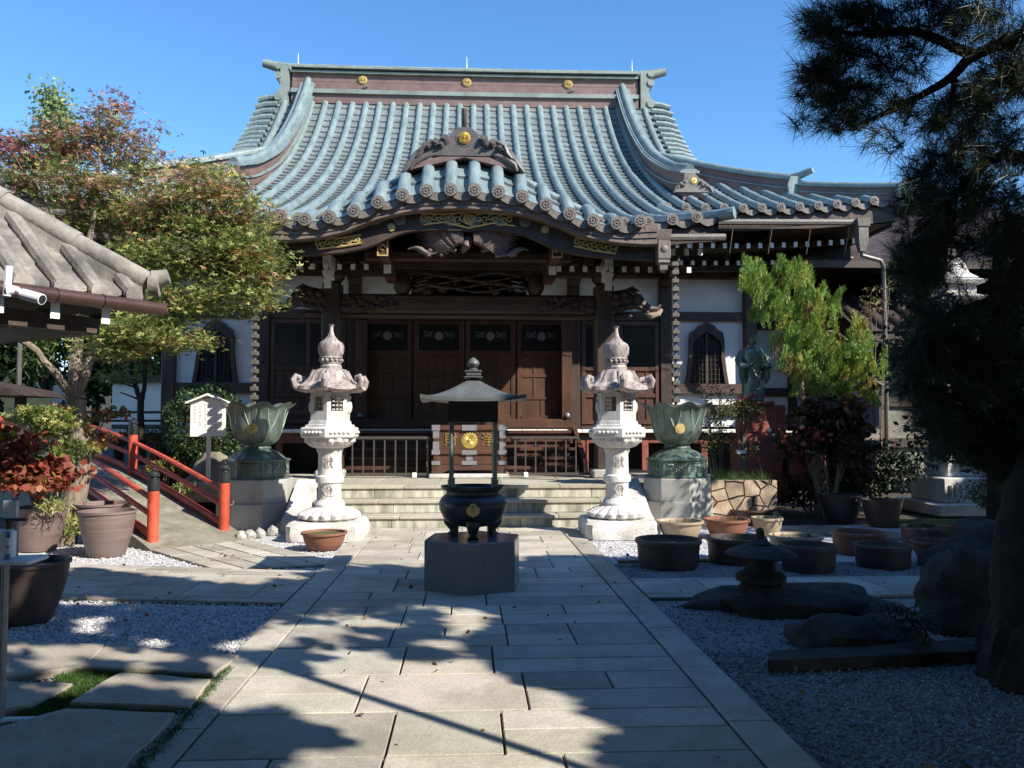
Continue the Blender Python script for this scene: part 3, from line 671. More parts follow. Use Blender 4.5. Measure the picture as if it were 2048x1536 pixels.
# phoenix-like carving in the gable: two feathered wings and a breast
c = MB(); a0 = at(937, 482, 13.05); rr = random.Random(9)
c.tube([(a0.x+.02, 13.05, a0.z+.12), (a0.x, 12.98, a0.z+.02), (a0.x-.04, 12.94, a0.z-.1), (a0.x-.1, 12.98, a0.z-.2)], [.05, .075, .08, .03], 12)
c.tube([(a0.x+.02, 13.02, a0.z+.1), (a0.x+.1, 12.96, a0.z+.18), (a0.x+.02, 12.9, a0.z+.24)], [.045, .035, .02], 8)
for sg in (-1, 1):
    for layer, (ln, dz, n_) in enumerate(((.85, .10, 15), (.62, .02, 13), (.4, -.05, 10))):
        for k in range(n_):
            t = k/(n_-1); ang = (.42-1.15*t)*1.0; L = ln*(1-.35*t)
            p0 = Vector((a0.x+sg*.08, 13.0-.03*layer, a0.z+.06-.1*t)); p1 = p0+Vector((sg*L*.55*math.cos(ang), 0, L*.55*math.sin(ang)*.75+.05)); p2 = p0+Vector((sg*L*math.cos(ang), .02, L*math.sin(ang)*.55))
            c.tube([p0+Vector((0, -.05*layer, 0)), p1+Vector((0, -.09, 0)), p2], [.016, .034, .008], 6)
    for k in range(10): c.ell((a0.x+sg*(.35+rr.random()*.55), 13.0, a0.z-.12-rr.random()*.14), (.05, .05, .035), 7, 5)
    c.tube([(a0.x+sg*(.2+t*.75), 12.98, a0.z-.18+.05*math.sin(t*9)) for t in np.linspace(0, 1, 12)], [.03+.02*math.sin(k) for k in range(12)], 6)
c.build('phoenix_carving', 'carve', porch)
c = MB(); c.box(XC-2.0, XC+2.2, 13.9, 13.95, 4.3, 4.95); c.build('gable_back_board', 'black', porch)
# dragon carving above the beam
c = MB(); rr = random.Random(3)
for k in range(70): a = rr.uniform(-1, 1); c.ell((XC+.1+a*.98, 14.5+rr.random()*.1, 3.82+rr.random()*.3*(1-abs(a)**3*.6)), (.03+rr.random()*.08, .06, .02+rr.random()*.06), 7, 5)
for k in range(5): c.tube([(XC+.1+(-.9+1.8*t), 14.42, 3.86+k*.06+.05*math.sin(t*8+k*2)) for t in np.linspace(0, 1, 24)], [.018+.012*math.sin(i*2.1+k) for i in range(24)], 6)
o = c.build('dragon_carving', 'carve_d', hall)
c = MB(); c.box(XC-.92, XC+1.12, 14.66, 14.69, 3.8, 4.12); c.build('carving_backboard', 'black', o)
c = MB()
for sg in (-1, 1):
    for k in range(3): c.tube([(XC+.1+sg*(.98-k*.03+t*.22-.2), 14.4, 3.84+k*.075+.015*math.sin(t*7)) for t in np.linspace(0, 1, 7)], [.004, .01, .009, .007, .009, .007, .003], 5)
c.build('white_cloud_edges', 'silver', o)

# ---- facade
WY = 18.6
fw = MB()
fw.box(XC-6.45, XC+6.45, WY+.06, WY+.3, 1.45, 5.15)
fw.box(XC-6.5, XC-6.2, WY+.3, WY+11.5, .6, 5.2); fw.box(XC+6.2, XC+6.5, WY+.3, WY+11.5, .6, 5.2); fw.box(XC-6.45, XC+6.45, 29.8, 30.1, .6, 5.2)
fw.build('plaster_wall', 'white', hall)
for x in (-6.5, -4.45, -2.45, 2.45, 4.55, 6.5):
    c = MB(); c.cbox(XC+x-.14, XC+x+.14, WY-.1, WY+.16, .5, 5.1, .02); c.build('wall_post', 'wood', hall)
for xa, xb, za, zb_ in ((-6.36, -4.59, 3.86, 4.06), (-4.31, -2.59, 3.86, 4.06), (2.59, 4.41, 3.86, 4.06), (4.69, 6.36, 3.86, 4.06), (-2.31, 2.31, 3.84, 4.06), (-6.36, -4.59, 2.2, 2.42), (4.69, 6.36, 2.2, 2.42), (-6.36, -4.59, 1.72, 1.95), (4.69, 6.36, 1.72, 1.95)):
    c = MB(); c.box(XC+xa, XC+xb, WY-.045, WY+.12, za, zb_); c.build('horizontal_rail', 'woodh', hall)
c = MB(); c.box(XC-6.6, XC+6.6, WY-.16, WY+.1, 4.82, 5.1); c.box(XC-6.6, XC+6.6, WY-.6, WY-.45, 4.9, 5.04); c.build('eave_beam', 'woodh', hall)
for x in (-6.5, -4.45, -2.45, 2.45, 4.55, 6.5):
    c = MB(); c.lathe([(.12, 4.6), (.2, 4.7), (.2, 4.8)], 4, (XC+x, WY-.15, 0), rot=PI/4); c.box(XC+x-.08, XC+x+.08, WY-.75, WY-.1, 4.74, 4.88); c.box(XC+x-.45, XC+x+.45, WY-.3, WY-.16, 4.82, 4.94); c.build('bracket_set', 'wood', hall)
# bell-shaped windows
def bell(cx, parent):
    h = [(.44, 0), (.40, .25), (.36, .6), (.36, .9), (.33, 1.06), (.22, 1.12), (.16, 1.2), (.06, 1.24), (0, 1.28)]
    def ring(s, oz): pts = [(cx+a*s, 2.42+b*s*.99+oz) for a, b in h]; return pts+[(cx-a*s, 2.42+b*s*.99+oz) for a, b in h[-2::-1]]
    c = MB(); o_, i_ = ring(1.12, 0), ring(.92, 0.02); c.band(o_, i_, WY-.05, WY+.06); o = c.build('bell_window', 'wood', parent)
    c = MB(); c.ext(ring(.93, 0.02), WY+.03, WY+.055); c.build('shutter', 'glass', o)
    c = MB(); c.box(cx-.03, cx+.03, WY-.02, WY+.03, 2.42, 3.58)
    for k in range(-3, 4):
        if k: c.box(cx+k*.095-.006, cx+k*.095+.006, WY, WY+.03, 2.42, 3.5-abs(k)*.04)
    for k in range(9): c.box(cx-.33, cx+.33, WY+.005, WY+.026, 2.52+k*.11, 2.53+k*.11)
    c.build('lattice', 'wood', o)
bell(XC-5.5, hall); bell(XC+5.5, hall)
# centre doors: four leaves
c = MB(); c.box(XC-2.33, XC+2.33, WY-.02, WY+.055, 1.42, 3.86); c.build('door_backing', 'wood', hall)
for i in range(4):
    x0 = XC-2.28+i*1.15; x1 = x0+1.11; yy = WY-.09 if i in (1, 2) else WY-.055
    c = MB()
    c.cbox(x0, x0+.1, yy, yy+.06, 1.5, 3.82); c.cbox(x1-.1, x1, yy, yy+.06, 1.5, 3.82)
    for z0, z1 in ((1.5, 1.62), (2.05, 2.12), (2.55, 2.63), (3.02, 3.16), (3.74, 3.82)): c.cbox(x0+.1, x1-.1, yy, yy+.055, z0, z1)
    c.box(x0+.1, x1-.1, yy+.02, yy+.04, 1.62, 3.02)
    for xx in (x0+.36, x0+.70): c.cbox(xx, xx+.05, yy+.004, yy+.05, 2.12, 2.55); c.cbox(xx, xx+.05, yy+.004, yy+.05, 2.63, 3.02)
    c.cbox(x0+.52, x0+.57, yy+.004, yy+.05, 1.62, 2.05); c.cbox(x0+.1, x1-.1, yy-.02, yy+.01, 1.60, 1.70)
    o = c.build('door_leaf', 'door', hall)
    c = MB(); c.box(x0+.1, x1-.1, yy+.03, yy+.045, 3.16, 3.74); c.build('dark_opening', 'black', o)
    c = MB(); cx = (x0+x1)/2; c.kiku((cx, yy+.03, 3.48), .1, .01, 12)
    for sg in (-1, 1):
        for k in range(3): c.tube([(cx+sg*(.13+t*.22), yy+.025, 3.46+k*.05+.02*math.sin(t*6+k)) for t in np.linspace(0, 1, 6)], .008, 4)
    c.build('carved_crest_panel', 'silver', o)
# side doors
for sgn in (-1, 1):
    x0, x1 = (XC+2.62, XC+4.4) if sgn > 0 else (XC-4.3, XC-2.62)
    c = MB(); c.box(x0, x1, WY-.02, WY+.05, 1.42, 3.84)
    for xx in (x0, (x0+x1)/2-.05, x1-.1): c.cbox(xx, xx+.1, WY-.06, WY-.02, 1.5, 3.84)
    for z0 in (1.5, 2.1, 2.7, 3.74): c.cbox(x0+.1, x1-.1, WY-.055, WY-.02, z0, z0+.1)
    for k in range(1, 8): xx = x0+.1+(x1-x0-.2)*k/8; c.box(xx-.015, xx+.015, WY-.04, WY-.02, 1.6, 2.7)
    o = c.build('side_door', 'door', hall)
    c = MB(); c.box(x0+.1, (x0+x1)/2-.05, WY-.035, WY-.022, 2.8, 3.74); c.box((x0+x1)/2+.05, x1-.1, WY-.035, WY-.022, 2.8, 3.74); c.build('glass_panel', 'glass', o)
# door sill beam with round boss
c = MB(); c.cbox(XC-2.4, XC+2.4, WY-.3, WY-.1, 1.42, 1.62, .01); c.cbox(XC+2.15, XC+2.38, WY-.32, WY-.12, 1.63, 3.8, .01); c.cbox(XC-2.38, XC-2.15, WY-.32, WY-.12, 1.63, 3.8, .01); o = c.build('door_frame', 'door', hall)
c = MB(); c.ell((XC+2.27, WY-.33, 1.7), (.06, .04, .06)); c.ell((XC-2.27, WY-.33, 1.7), (.06, .04, .06)); c.build('door_boss', 'silver', o)
# veranda
c = MB()
for x0 in np.arange(-7.8, 7.75, .31): c.box(XC+x0, XC+x0+.303, 17.0, WY+.1, 1.34, 1.40)
ver = c.build('veranda', 'woodh', hall)
c = MB()
for x0 in np.arange(-7.8, 7.75, .31):
    c.box(XC+x0+.002, XC+x0+.301, 16.985, 17.0, 1.335, 1.405)
c.build('white_board_ends', 'wtip', ver)
c = MB(); c.box(XC-7.7, XC+7.7, 17.12, 17.25, 1.12, 1.335)
for x in np.arange(-7.5, 7.6, 1.25):
    if abs(x) > 2.0: c.cbox(XC+x-.07, XC+x+.07, 17.1, 17.24, .2, 1.12)
c.build('veranda_beam', 'redstone', ver)
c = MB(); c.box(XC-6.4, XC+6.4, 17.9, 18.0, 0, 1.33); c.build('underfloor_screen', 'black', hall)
for sgn in (-1, 1):
    c = MB(); 
    a, b = (2.9, 7.7) if sgn > 0 else (-7.7, -2.9)
    for z in (1.55, 1.72): c.box(XC+a, XC+b, 17.05, 17.11, z, z+.05)
    for x in np.linspace(a, b, 5): c.box(XC+x-.04, XC+x+.04, 17.04, 17.12, 1.41, 1.8)
    if sgn < 0: c.build('veranda_rail', 'wood', ver)
# timber stair
for k in range(5):
    y0 = 15.35+k*.33; z0 = .57+k*.162
    c = MB(); c.cbox(XC-2.15, XC+2.15, y0-.03, y0+.34, z0+.10, z0+.162, .008); c.box(XC-2.1, XC+2.1, y0+.02, y0+.05, z0-.0, z0+.10); c.build('wooden_stair_tread', 'door', hall)
for sgn in (-1, 1):
    c = MB(); x = XC+sgn*2.25; c.ext([(0, 0)]*0 or [(x-.05, .58), (x+.05, .58), (x+.05, .75), (x-.05, .75)], 15.3, 15.4)
    vs_ = [(x+dx, y, z) for dx in (-.04, .04) for y, z in ((15.2, .58), (15.2, .8), (17.0, 1.5), (17.0, 1.2), (15.8, .58))]
    c.add(vs_, [(0, 1, 2, 3, 4), (9, 8, 7, 6, 5), (0, 5, 6, 1), (1, 6, 7, 2), (2, 7, 8, 3), (3, 8, 9, 4), (4, 9, 5, 0)]); c.build('stair_string', 'door', hall)
# ================================================================ GROUND AND PAVING
g = MB(); g.add([(-60, -30, -.03), (60, -30, -.03), (60, 90, -.03), (-60, 90, -.03)], [(0, 1, 2, 3)]); struct(g.build('ground', 'soil'))
g = MB(); g.slab([(-9, 2.0), (-1.5, 2.0), (-1.5, 7.25), (-9, 8.4)], -.02, -.012); struct(g.build('gravel_bed', 'gravel'))
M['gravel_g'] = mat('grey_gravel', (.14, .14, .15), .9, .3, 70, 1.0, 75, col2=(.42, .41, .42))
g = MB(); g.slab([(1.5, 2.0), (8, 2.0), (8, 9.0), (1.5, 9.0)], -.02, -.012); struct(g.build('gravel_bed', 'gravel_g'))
g = MB(); g.slab([(1.5, 9.0), (8, 9.0), (8, 12.3), (1.5, 12.3)], -.02, -.012); struct(g.build('gravel_bed', 'gravel'))
g = MB(); g.slab([(-9, 9.0), (-1.5, 8.3), (-1.5, 12.2), (-9, 12.6)], -.02, -.012); struct(g.build('gravel_bed', 'gravel'))
base = MB(); base.slab([(-1.55, 1.5), (1.55, 1.5), (1.55, 12.1), (-1.55, 12.1)], -.02, -.006); base.slab([(-9, 8.15), (-1.55, 7.05), (-1.55, 8.55), (-9, 10.15)], -.02, -.0065); base.slab([(1.55, 7.12), (7, 7.12), (7, 8.05), (1.55, 8.05)], -.02, -.0065)
struct(base.build('joint_bed', 'soil'))
rr = random.Random(11)
def tint(a=.19): k = 1+rr.uniform(-a, a); return (k*(1+rr.uniform(-.03, .04)), k, k*(1+rr.uniform(-.05, .03)))
def paver(mb, x0, x1, y0, y1, X=None, g_=.006, z=.018):
    mb.cur = tint(); z = z+rr.uniform(-.0015, .0015)
    if X: P_ = [X(x0+g_, y0+g_), X(x1-g_, y0+g_), X(x1-g_, y1-g_), X(x0+g_, y1-g_)]
    else: P_ = [(x0+g_, y0+g_), (x1-g_, y0+g_), (x1-g_, y1-g_), (x0+g_, y1-g_)]
    c_ = ((P_[0][0]+P_[2][0])/2, (P_[0][1]+P_[2][1])/2); e = .004
    Q = [(p[0]+(e if p[0] < c_[0] else -e), p[1]+(e if p[1] < c_[1] else -e)) for p in P_]
    vs_ = [(p[0], p[1], -.004) for p in P_]+[(p[0], p[1], z-.004) for p in P_]+[(p[0], p[1], z) for p in Q]
    fs = [(8, 9, 10, 11)]+[(i, (i+1) % 4, (i+1) % 4+4, i+4) for i in range(4)]+[(4+i, 4+(i+1) % 4, 8+(i+1) % 4, 8+i) for i in range(4)]
    mb.add(vs_, fs)
p = MB()
def field(mb, x0, x1, y0, y1, band, X=None, w0=.45, w1=.95):
    y = y0
    while y < y1-.05:
        h = band*rr.uniform(.85, 1.15)
        if y+h > y1-.15: h = y1-y
        x = x0+0
        while x < x1-.02:
            ww = rr.uniform(w0, w1)
            if x+ww > x1-.3: ww = x1-x
            r_ = rr.random()
            if r_ < .4: paver(mb, x, x+ww, y, y+h, X)
            elif r_ < .75: s_ = h*rr.uniform(.42, .58); paver(mb, x, x+ww, y, y+s_, X); paver(mb, x, x+ww, y+s_, y+h, X)
            else:
                s_ = h*.5; m_ = ww*rr.uniform(.4, .6); paver(mb, x, x+ww, y, y+s_, X)
                if ww > .6: paver(mb, x, x+m_, y+s_, y+h, X); paver(mb, x+m_, x+ww, y+s_, y+h, X)
                else: paver(mb, x, x+ww, y+s_, y+h, X)
            x += ww
        y += h
field(p, -1.285, 1.285, 1.5, 12.05, .62)
for sg in (-1, 1):
    y = 1.6
    while y < 12:
        L = rr.uniform(.75, 1.0); 
        if y+L > 12.05: L = 12.05-y
        if L > .05: paver(p, min(sg*1.29, sg*1.53), max(sg*1.29, sg*1.53), y, y+L, g_=.004)
        y += L
struct(p.build('stone_path', 'granite', tint=True, smooth=0))
p = MB()                                                 # side path to the left, slightly skewed
XL = lambda x, y: (x, y-.148*(x+1.55)*(1-(y-7.1)/1.5)-.225*(x+1.55)*((y-7.1)/1.5))
field(p, -8.5, -1.54, 7.25, 8.42, .5, XL, .5, .9)
x = -1.54
while x > -8.5: L = rr.uniform(.7, 1.0); paver(p, x-L, x, 7.1, 7.25, XL, .004); paver(p, x-L, x, 8.42, 8.58, XL, .004); x -= L
struct(p.build('side_path', 'granite', tint=True, smooth=0))
p = MB(); field(p, 1.54, 7, 7.3, 7.9, .6, None, .4, .75)
x = 1.54
while x < 6.9: L = rr.uniform(.8, 1.1); paver(p, x, x+L, 7.15, 7.3, None, .004); paver(p, x, x+L, 7.9, 8.02, None, .004); x += L
struct(p.build('side_path', 'granite', tint=True, smooth=0))
p = MB()                                                 # apron towards the bridge
A = [gr(434, 1142), gr(690, 1130), gr(500, 1082), gr(300, 1102)]
def XA(u, v): a = A[0].lerp(A[1], u); b = A[3].lerp(A[2], u); q_ = a.lerp(b, v); return (q_.x, q_.y)
for i in range(5):
    u0 = i/5
    for j in range(2 if i % 2 else 3):
        n_ = 2 if i % 2 else 3; paver(p, u0, u0+.2, j/n_, (j+1)/n_, XA, .008, .016)
struct(p.build('apron_paving', 'granite', tint=True, smooth=0))
p = MB(); p.slab([(a.x, a.y) for a in A], -.015, -.0055); struct(p.build('joint_bed', 'soil'))
# big flat slabs front left
for poly in ([(-20, 1290), (212, 1299), (166, 1344), (-20, 1372)], [(215, 1300), (478, 1322), (430, 1360), (165, 1345)], [(238, 1358), (418, 1372), (378, 1428), (142, 1418)], [(-30, 1376), (150, 1380), (60, 1425), (-40, 1440)], [(135, 1432), (350, 1442), (240, 1560), (-40, 1560), (-40, 1480)]):
    P_ = [gr(*q_) for q_ in poly]; c = MB(); n_ = len(P_); cx = sum((a for a in P_), Vector())/n_
    ring = []
    for i in range(n_):
        for t in (0, .25, .5, .75): a = P_[i].lerp(P_[(i+1) % n_], t); ring.append(a+Vector((rr.uniform(-.012, .012), rr.uniform(-.012, .012), 0)))
    k = len(ring); vs_ = [(a.x, a.y, -.02) for a in ring]+[(a.x, a.y, .03) for a in ring]+[tuple(a.lerp(cx, .02)+Vector((0, 0, .04))) for a in ring]
    c.add(vs_, [(i, (i+1) % k, (i+1) % k+k, i+k) for i in range(k)]+[(k+i, k+(i+1) % k, 2*k+(i+1) % k, 2*k+i) for i in range(k)]+[tuple(range(2*k, 3*k))])
    c.cur = (.85, .8, .78); c.t = [(.85, .82, .8)]*len(c.f); struct(c.build('paving_slab', 'granite', tint=True))
# brick edging by the right-hand tubs
c = MB()
for k in range(9): x = 1.62+k*.2; c.cbox(x, x+.19, 9.05, 9.15, -.02, .02)
struct(c.build('brick_edging', 'clay'))
# loose pebbles
def pebbles(regions, n, name):
    V = []; Fc = []; T = []
    pts = []
    while len(pts) < n:
        x0, x1, y0, y1 = regions[rr.randrange(len(regions))]; x, y = rr.uniform(x0, x1), rr.uniform(y0, y1)
        if abs(x) < 1.55: continue
        if x < 0 and y < 7.4 and y > 7.25-.148*(x+1.55)-.1: continue
        pts.append((x, y))
    for (x, y) in pts:
        r_ = rr.uniform(.007, .016); a = rr.random()*3; k = len(V); ca, sa = math.cos(a), math.sin(a); e = rr.uniform(.6, 1)
        for dx, dy, dz in ((1, 0, 0), (0, e, 0), (-1, 0, 0), (0, -e, 0)): V.append((x+(dx*ca-dy*sa)*r_, y+(dx*sa+dy*ca)*r_, -.008))
        V.append((x, y, -.008+r_*.85)); Fc += [(k, k+1, k+4), (k+1, k+2, k+4), (k+2, k+3, k+4), (k+3, k, k+4)]
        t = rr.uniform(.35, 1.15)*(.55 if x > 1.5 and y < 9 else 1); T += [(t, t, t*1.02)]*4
    o = link_mesh(name, V, Fc, 'pebble', None, T, 0); tag(o, None, None, None, 'stuff'); return o
o = pebbles([(-5.5, -1.55, 4.9, 7.6)], 17000, 'gravel'); tag(o, 'loose white gravel between the slabs and the side path on the left', 'gravel')
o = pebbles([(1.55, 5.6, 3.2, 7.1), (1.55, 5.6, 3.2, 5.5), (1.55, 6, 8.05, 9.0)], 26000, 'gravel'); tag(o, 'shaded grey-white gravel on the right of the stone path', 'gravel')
o = pebbles([(-5, -1.55, 8.7, 10.8), (1.55, 4, 9.2, 11.2)], 9000, 'gravel'); tag(o, 'bright white gravel around the lantern bases and pots', 'gravel')
# platform and steps
PLZ = .57
for i, (y, z) in enumerate(((12.05, .19), (12.4, .38), (12.75, .57))):
    pass
st = thing('stone_steps', (0, 12.4, 0), 'three broad weathered stone steps with sloping side stones before the hall', 'steps')
for i, (y, z) in enumerate(((12.05, .19), (12.4, .38), (12.75, .57))):
    c = MB(); x = -2.3
    xe = [-2.3]
    while xe[-1] < 2.3: xe.append(min(2.3, xe[-1]+rr.uniform(.85, 1.2)) if 2.3-xe[-1] > 1.3 else 2.3)
    for a, b in zip(xe[:-1], xe[1:]): c.cur = tint(.12); c.cbox(a+.003, b-.003, y+.03, y+.3, z-.19+.001, z-.05, .004)
    c.build('riser', 'step', st, tint=True)
    c = MB(); xe = [-2.3]
    while xe[-1] < 2.3: xe.append(min(2.3, xe[-1]+rr.uniform(.9, 1.3)) if 2.3-xe[-1] > 1.4 else 2.3)
    for a, b in zip(xe[:-1], xe[1:]): c.cur = tint(.1); c.cbox(a+.003, b-.003, y, y+.37, z-.05, z, .008)
    c.build('tread', 'stept', st, tint=True)
for sg in (-1, 1):
    c = MB(); x0, x1 = (2.32, 2.62) if sg > 0 else (-2.62, -2.32)
    sec = [(11.75, 0), (11.75, .16), (11.95, .22), (12.85, .66), (13.0, .66), (13.0, 0)]
    vs_ = [(x, y, z) for x in (x0, x1) for y, z in sec]; c.add(vs_, [tuple(range(5, -1, -1)), tuple(range(6, 12))]+[(i, (i+1) % 6, (i+1) % 6+6, i+6) for i in range(6)]); c.build('side_stone', 'stone_w', st)
c = MB()
for i in range(9):
    for j in range(3):
        x = -4.5+i; y = 13.12+j*.95; c.cur = tint(.1); c.cbox(x+.004, x+.996, y+.004, y+.946, .3, PLZ-.004, .006)
struct(c.build('terrace_paving', 'stept', tint=True)); c = MB(); c.box(-4.5, 4.5, 13.13, 18, 0, .555); struct(c.build('terrace_base', 'step'))

# ================================================================ STONE LANTERNS
def make_lantern(x, y, label):
    L = thing('stone_lantern', (x, y, 0), label, 'stone lantern', 'tall white stone lanterns beside the path')
    rg = random.Random(5)
    c = MB(); n = 28; prof = [(1, 0), (1.03, .1), (1.0, .2), (.93, .245), (.4, .25)]
    def sq(r, z, t, u):
        k = .52/max(abs(math.cos(t)), abs(math.sin(t))); k = min(k, .71)
        return r*k*(1+.02*math.sin(t*9+z*20)), z
    c.X = Matrix.Translation((x, y, 0)); c.lathe(prof, 36, fn=sq); c.build('base_block', 'stone_w', L)
    c = MB(); c.X = Matrix.Translation((x, y, 0))
    def pet(n_, amp, z0=0): return lambda r, z, t, u: (r*(1+amp*abs(math.cos(t*n_/2))*math.sin(PI*min(1, u*1.05))-amp*.4), z)
    c.lathe([(.40, .25), (.43, .28), (.42, .33), (.34, .38), (.25, .42), (.2, .43)], 96, fn=pet(16, .16)); c.build('lotus_base', 'stone_w', L)
    c = MB(); c.X = Matrix.Translation((x, y, 0))
    c.lathe([(.22, .42), (.225, .46), (.2, .5), (.172, .53), (.165, .70), (.17, .74), (.2, .76), (.205, .80), (.2, .84), (.17, .86), (.165, 1.12), (.17, 1.16), (.19, 1.19), (.19, 1.22)], 40); o = c.build('shaft', 'stone_w', L)
    c = MB(); c.X = Matrix.Translation((x, y, 0)); c.lathe([(.19, 1.22), (.27, 1.25), (.345, 1.32), (.36, 1.37), (.3, 1.38)], 96, fn=pet(18, .12)); c.build('lotus_collar', 'stone_w', L)
    c = MB(); c.X = Matrix.Translation((x, y, 0)); H = PI/6
    c.lathe([(.42, 1.37), (.44, 1.39), (.44, 1.50), (.42, 1.515), (.38, 1.52), (.37, 1.55), (.33, 1.555), (.32, 1.60), (.28, 1.61)], 6, rot=H*0+PI/6*1)
    for k in range(6):
        a = PI/6+PI/6+k*PI/3; r_ = .44*math.cos(PI/6)
        for j in range(-2, 3): c.ell((r_*math.cos(a)-math.sin(a)*j*.065, r_*math.sin(a)+math.cos(a)*j*.065, 1.445), (.032, .032, .022), 7, 5)
    c.build('carved_platform', 'stone_w', L)
    c = MB(); c.X = Matrix.Translation((x, y, 0)); r0 = .30; z0, z1 = 1.60, 2.0
    for k in range(6):
        a0, a1 = PI/6+k*PI/3, PI/6+(k+1)*PI/3; A0 = Vector((r0*math.cos(a0), r0*math.sin(a0), 0)); A1 = Vector((r0*math.cos(a1), r0*math.sin(a1), 0))
        def wall(u0, u1, za, zb_, th=.05):
            p0, p1 = A0.lerp(A1, u0), A0.lerp(A1, u1); nI = -((A0+A1)/2).normalized()*th
            vs_ = [(p0.x, p0.y, za), (p1.x, p1.y, za), (p1.x, p1.y, zb_), (p0.x, p0.y, zb_)]; vs_ += [(a+nI.x, b+nI.y, z) for a, b, z in vs_]
            c.add(vs_, [(0, 1, 2, 3), (7, 6, 5, 4), (0, 4, 5, 1), (1, 5, 6, 2), (2, 6, 7, 3), (3, 7, 4, 0)])
        wall(0, .2, z0, z1); wall(.8, 1, z0, z1); wall(.2, .8, z0, z0+(.14)); wall(.2, .8, z1-.06, z1)
        if k % 3 != 0:
            wall(.2, .8, z0+.14, z1-.06, .03) if k % 3 == 2 else None
            m_ = (A0+A1)/2; 
            if k % 3 == 2:
                nO = m_.normalized()
                c.ell((m_.x*1.02, m_.y*1.02, 1.80), (.05, .05, .1), 8, 6); c.ell((m_.x*1.04, m_.y*1.04, 1.93), (.03, .03, .035), 8, 6)
            else:
                for i in range(3):
                    for j in range(4): q_ = A0.lerp(A1, .32+.18*i); c.ell((q_.x, q_.y, 1.76+.055*j), (.022, .022, .014), 6, 4)
    c.build('fire_chamber', 'stone_w', L)
    c = MB(); c.X = Matrix.Translation((x, y, 0))
    def roof(r, z, t, u):
        k6 = abs(math.cos(3*(t-PI/6)))                  # 1 on the six corners
        lob = .5+.5*math.cos(12*t+PI)
        return r*(1+.10*(k6**4)*u0f(u)+.16*lob*(1-abs(2*u-1))), z+.05*(k6**6)*u0f(u)
    def u0f(u): return max(0, 1-u*1.4)
    c.lathe([(.28, 1.99), (.40, 2.0), (.47, 2.03), (.45, 2.075), (.36, 2.11), (.29, 2.18), (.26, 2.26), (.22, 2.31), (.13, 2.34)], 96, fn=roof)
    for k in range(6):
        a = PI/6+k*PI/3; ca, sa = math.cos(a), math.sin(a)
        c.tube([(ca*.25, sa*.25, 2.30), (ca*.31, sa*.31, 2.17), (ca*.38, sa*.38, 2.08), (ca*.46, sa*.46, 2.05), (ca*.53, sa*.53, 2.09), (ca*.555, sa*.555, 2.16), (ca*.52, sa*.52, 2.215), (ca*.465, sa*.465, 2.20), (ca*.455, sa*.455, 2.155), (ca*.49, sa*.49, 2.14)], [.03, .04, .05, .055, .052, .045, .04, .035, .03, .022], 8)
    c.build('lantern_roof', 'stone_v', L)
    c = MB(); c.X = Matrix.Translation((x, y, 0))
    c.lathe([(.155, 2.33), (.16, 2.36), (.14, 2.39), (.15, 2.40), (.155, 2.42)], 32)
    for k in range(14): a = 2*PI*k/14; c.ell((.155*math.cos(a), .155*math.sin(a), 2.445), (.028, .028, .025), 7, 5)
    c.lathe([(.14, 2.42), (.14, 2.47), (.165, 2.475), (.165, 2.49), (.16, 2.50), (.185, 2.56), (.19, 2.64), (.17, 2.69), (.10, 2.735), (.05, 2.79), (.028, 2.86), (.026, 2.92), (.045, 2.945), (.02, 2.95)], 32)
    c.build('finial', 'stone_v', L)
    for ch, zz in (('献', 1.02), ('燈', .63)):
        text('engraved_character', ch, .17, (x, y-.168, zz), 'stone_v', o, .003)
    return L
LANTERN_Z = .965
for x, y, lb in ((-1.87, 11.25, 'tall white stone lantern with curled roof left of the path, behind the low brown bowl'), (2.0, 11.25, 'tall white stone lantern with curled roof right of the path, beside the cream pot')):
    L = make_lantern(x, y, lb); L.scale = (.92, .92, LANTERN_Z)

